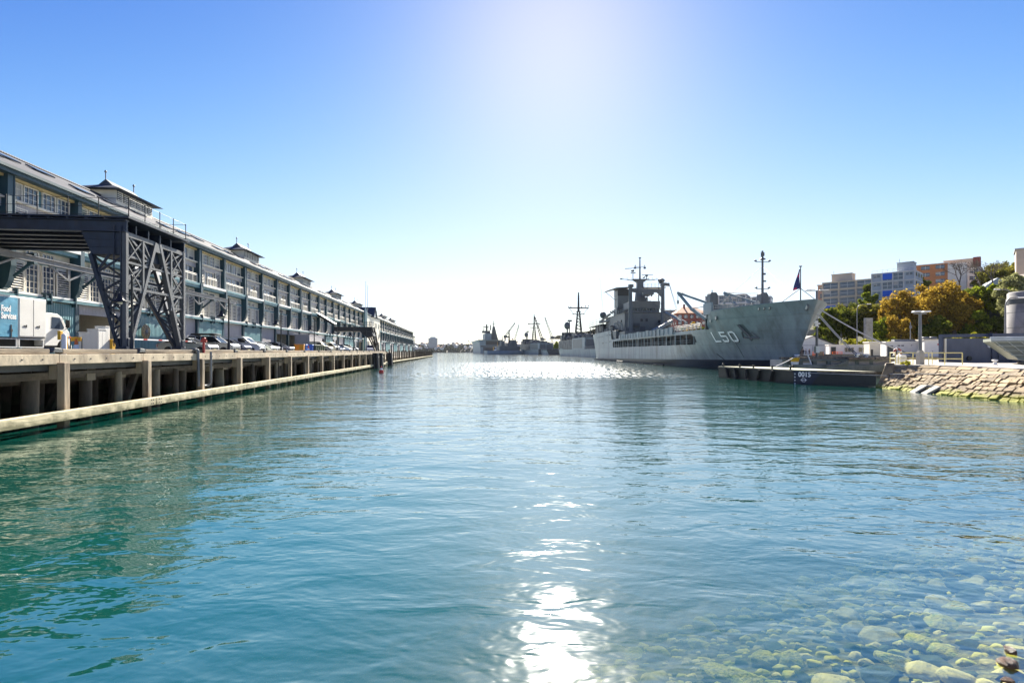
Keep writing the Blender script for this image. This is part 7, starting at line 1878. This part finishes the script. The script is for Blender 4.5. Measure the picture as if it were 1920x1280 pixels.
TR = [  # x pixel column, distance, height, radius, kind, label
 (1695,138,17.5,5.6,'rust','big rust brown casuarina, left of the three, above the cream cabin'), (1768,136,18.0,6.2,'rust','big rust brown casuarina behind the floodlight mast, fullest of the three'), (1733,150,18.5,5.2,'rust','rust brown casuarina set back between the two biggest'),
 (1668,142,12.0,3.8,'rust','smaller rust brown casuarina at the left edge of the rust group'), (1812,150,18,4.6,'rust','rust brown casuarina on the right beside the bright green tree'),
 (1850,140,15,5.0,'green','bright green tree right of the rust casuarinas'), (1882,150,15,4.5,'green','bright green tree between its taller twin and the concrete tower'), (1828,132,10.5,3.8,'green','lower bright green tree in front of the rust and green crowns'),
 (1556,150,13,5.0,'dark','dark tree just right of the tall dark lamp mast'), (1590,152,12.5,5.0,'dark','dark tree below the grey banded block, behind the curved lamp'), (1622,150,14.5,4.6,'olive','olive tree below the gap between the banded blocks'), (1648,158,16,4.6,'olive','olive tree at the foot of the tall pale banded block'), (1570,160,15,4.6,'olive','olive tree showing its top under the salmon brick wing'), (1605,163,16,4.0,'dark','dark tree with its top against the grey banded block'),
 (1637,190,18,4.6,'dark','dark tree filling the gap between the two banded blocks'), (1628,182,12,3.4,'green','green tree low in the gap between the two banded blocks'), (1722,190,15,3.8,'dark','dark tree between the tall pale block and the orange brick block'),
 (1908,128,17,5.0,'pale','pale olive tree behind the concrete tower at the right edge'), (1872,175,11,4.2,'olive','olive tree on the ridge in front of the old houses'), (1884,212,13,7.5,'olive','broad olive tree crowning the ridge under the beige building'), (1916,200,14,6.0,'olive','broad olive tree cut by the right edge of the picture'), (1845,205,12,4.5,'olive','olive tree on the ridge behind the bare tree'),
 (1300,205,10,4.0,'rust','rust brown tree in front of the dark red brick block'), (1280,215,8.5,2.6,'green','small yellow green tree left of the red brick block'), (1317,200,8,3.0,'dark','dark tree behind the forward crane jib'),
 (1802,140,13,4.8,'rust','rust brown casuarina at the right end of the rust group'), (1655,134,9,3.6,'green','bright green tree low at the left end of the rust group'), (1836,146,13,4.6,'green','bright green tree touching the last rust casuarina'), (1900,142,12,4.4,'green','bright green tree half behind the concrete tower'),
 (1748,128,9,4.2,'dark','dark tree under the middle of the rust casuarinas'), (1686,130,9,3.8,'rust','low rust brown tree in front of the biggest casuarina'), (1790,134,11,4.4,'rust','rust brown tree low between the casuarinas and the green trees'), (1868,130,9,3.8,'dark','dark tree beside the concrete tower under the bright green crown'), (1718,142,14,4.6,'rust','rust brown casuarina filling the middle of the group'),
 (1542,142,8.5,3.6,'dark','dark low tree showing under the flare of the bow'), (1046,560,13,6.0,'green','green tree on the far quay between the two frigates'),
]
for i, (xp, Y, h, r, k, lb) in enumerate(TR):
    x = px(xp, Y); h = max(2.5, pz(TOPS[xp], Y) - (1.5 if Y > 400 else hill_z(x, Y)-.3)); tree(lb, x, Y, h, r, None, k, 100+i, base=(1.5 if Y > 400 else None), leaf=.34 if k == 'rust' else .40, trunk_h=.18 if r > 4 else .1)
SH = [(1590,122,4.6,3.0,'lime','lime green bush behind the gabled shed roof'), (1612,120,4.4,3.2,'lime','lime green bush behind the middle of the long white office'), (1640,118,4.2,3.2,'olive','olive bush behind the cream cabin'), (1663,120,5.0,3.0,'lime','lime green bush above the white plant container'), (1793,100,4.4,1.7,'lime','lime green bush peeping over the blue grey wall'), (1838,86,4.9,1.9,'lime','thin lime bush over the right part of the blue grey wall'), (1870,82,4.2,1.8,'pale','pale bush beside the concrete tower foot'), (1708,112,4.0,2.4,'dark','dark bush under the rust casuarinas'), (1760,112,4.2,2.6,'dark','dark bush behind the roof fans'), (1800,116,5.5,3.0,'dark','dark bush behind the blue grey wall')]
for i, (xp, Y, h, r, k, lb) in enumerate(SH): tree(lb, px(xp,Y), Y, h, r, None, k, 300+i, base=GZ-.2, group='bushes behind the naval base', n=1300, leaf=.30, trunk_h=.02, name='bush', cat='bush', clumps=20)
b = tree('small lime green weed bush growing on the sea wall corner', 32.9, 42.9, .95, .62, None, 'lime', 77, base=1.35, group=None, n=900, leaf=.07, trunk_h=.02, name='bush', cat='bush', clumps=16)
# bare winter trees
def bare(label, x, Y, h, seed):
    rr_ = random.Random(seed); t = thing('bare_tree', label, 'tree', (x,Y,hill_z(x,Y)-.3), 0, 'bare trees on the ridge'); k = MB()
    def grow(p, d, L_, r, lev):
        q = p + d*L_; k.tube(p, q, r, r*.65, 5 if lev > 2 else 4, cap=False)
        if lev == 0: return
        for _ in range(3 if lev > 1 else 4):
            e = (d + Vector((rr_.gauss(0,.5), rr_.gauss(0,.5), rr_.gauss(.12,.35)))).normalized(); grow(q, e, L_*rr_.uniform(.6,.82), r*.6, lev-1)
    grow(Vector((0,0,0)), Vector((rr_.uniform(-.1,.1),0,1)).normalized(), h*.30, .28, 5)
    k.build('trunk', M['bark'], t)
bare('leafless tree standing against the sky between brick block and old houses', px(1838,178), 178, 15, 3); bare('leafless tree in front of the white and brick block', px(1800,170), 170, 12, 8); bare('leafless tree spreading low over the old grey gable', px(1862,160), 160, 11, 14)

# ================================================================ far shore
M['farland'] = mat('wooded far shore', (.085,.08,.07), .95, 0, .3, .02, dark=(.045,.05,.04), thr=(.4,.6))
b = MB(); n = 90; rr = random.Random(4); vs = []
for j, (dy, f) in enumerate(((0,0),(20,.45),(90,.8),(220,1.0),(500,.9))):
    for i in range(n+1):
        x = -700+i*26; hgt = 24+7*math.sin(i*.31)+5*math.sin(i*.83+1)+3*rr.uniform(-1,1)
        vs.append((x, 1700+dy, -1+f*hgt))
b.add(vs, [(j*(n+1)+i, j*(n+1)+i+1, (j+1)*(n+1)+i+1, (j+1)*(n+1)+i) for j in range(4) for i in range(n)], 0, True)
tag(b.build('far_hills', M['farland'], fix=False), kind='structure')
b = MB(); rr = random.Random(6)
for q in range(2600):
    x = rr.uniform(-420,60); y = 1705+rr.uniform(0,240); fz = min(1,(y-1700)/200); z = rr.uniform(2,10)+20*fz
    s = rr.uniform(3,7); b.ball((x,y,z-2), s, 6, 0, (1,1,.75))
tag(b.build('far_woods', leafmat('far wood foliage', (.03,.038,.022), (.085,.085,.05), .1), fix=False), 'hazy woods covering the low far shore', 'woods', kind='stuff')
def far_house(i, x, y, z, s):
    t = MB(); t.box(-s,s,-s*.7,s*.7,-3,s*.9,0); t.prism([(-s*1.1,s*.9),(s*1.1,s*.9),(0,s*1.5)],-s*.8,s*.8,'y',1)
    for q in (-.5,.1): t.box(s*q,s*(q+.35),-s*.72,-s*.705,s*.2,s*.65,2)
    return t
fhm = [far_house(0,0,0,0,4.5).mesh('far_house', [M['palerender'], rm, M['glassdark']]) for rm in (M['terracotta'], M['greyrender'])]
for q in range(46):
    y = 1712+rr.uniform(0,170); x = rr.uniform(-350,-70); z = 6+22*min(1,(y-1700)/190)+rr.uniform(0,3)
    o = link('far_house', fhm[q % 2], None, (x,y,z+2), rr.uniform(-.5,.5)); s = rr.uniform(.7,1.4); o.scale = (s,s,s)
    tag(o, ['tiny pale house with a terracotta roof among the woods of the far shore', 'tiny pale house with a grey roof among the woods of the far shore'][q % 2], 'house', ['terracotta roofed houses on the far shore', 'grey roofed houses on the far shore'][q % 2])
b = MB(); b.box(-15,15,-8,8,0,50,0); b.box(-9,9,-6,6,50,54,0)
for k in range(13): b.box(-15.2,15.2,-8.2,-8.01,4+k*3.5,5.6+k*3.5,1)
tag(b.build('tower_block', [M['greyrender'], M['glass']], None, (px(812,1780),1780,0)), 'lone grey tower block standing above the far shore beyond the wharf tip', 'tower block')
# ================================================================ the air
hm = bpy.data.materials.new('harbour haze'); Nn, Ll = nodes(hm); Nn.remove(Nn['Principled BSDF'])
pv = Nn.new('ShaderNodeVolumePrincipled'); pv.inputs['Color'].default_value = (.86,.90,.95,1); pv.inputs['Density'].default_value = .000035; pv.inputs['Anisotropy'].default_value = 0
Ll.new(pv.outputs['Volume'], Nn['Material Output'].inputs['Volume'])
b = MB(); b.box(-900, 900, -70, 2600, -8, 75); o = b.build('haze', hm); tag(o, kind='stuff')
SC.cycles.volume_bounces = 0
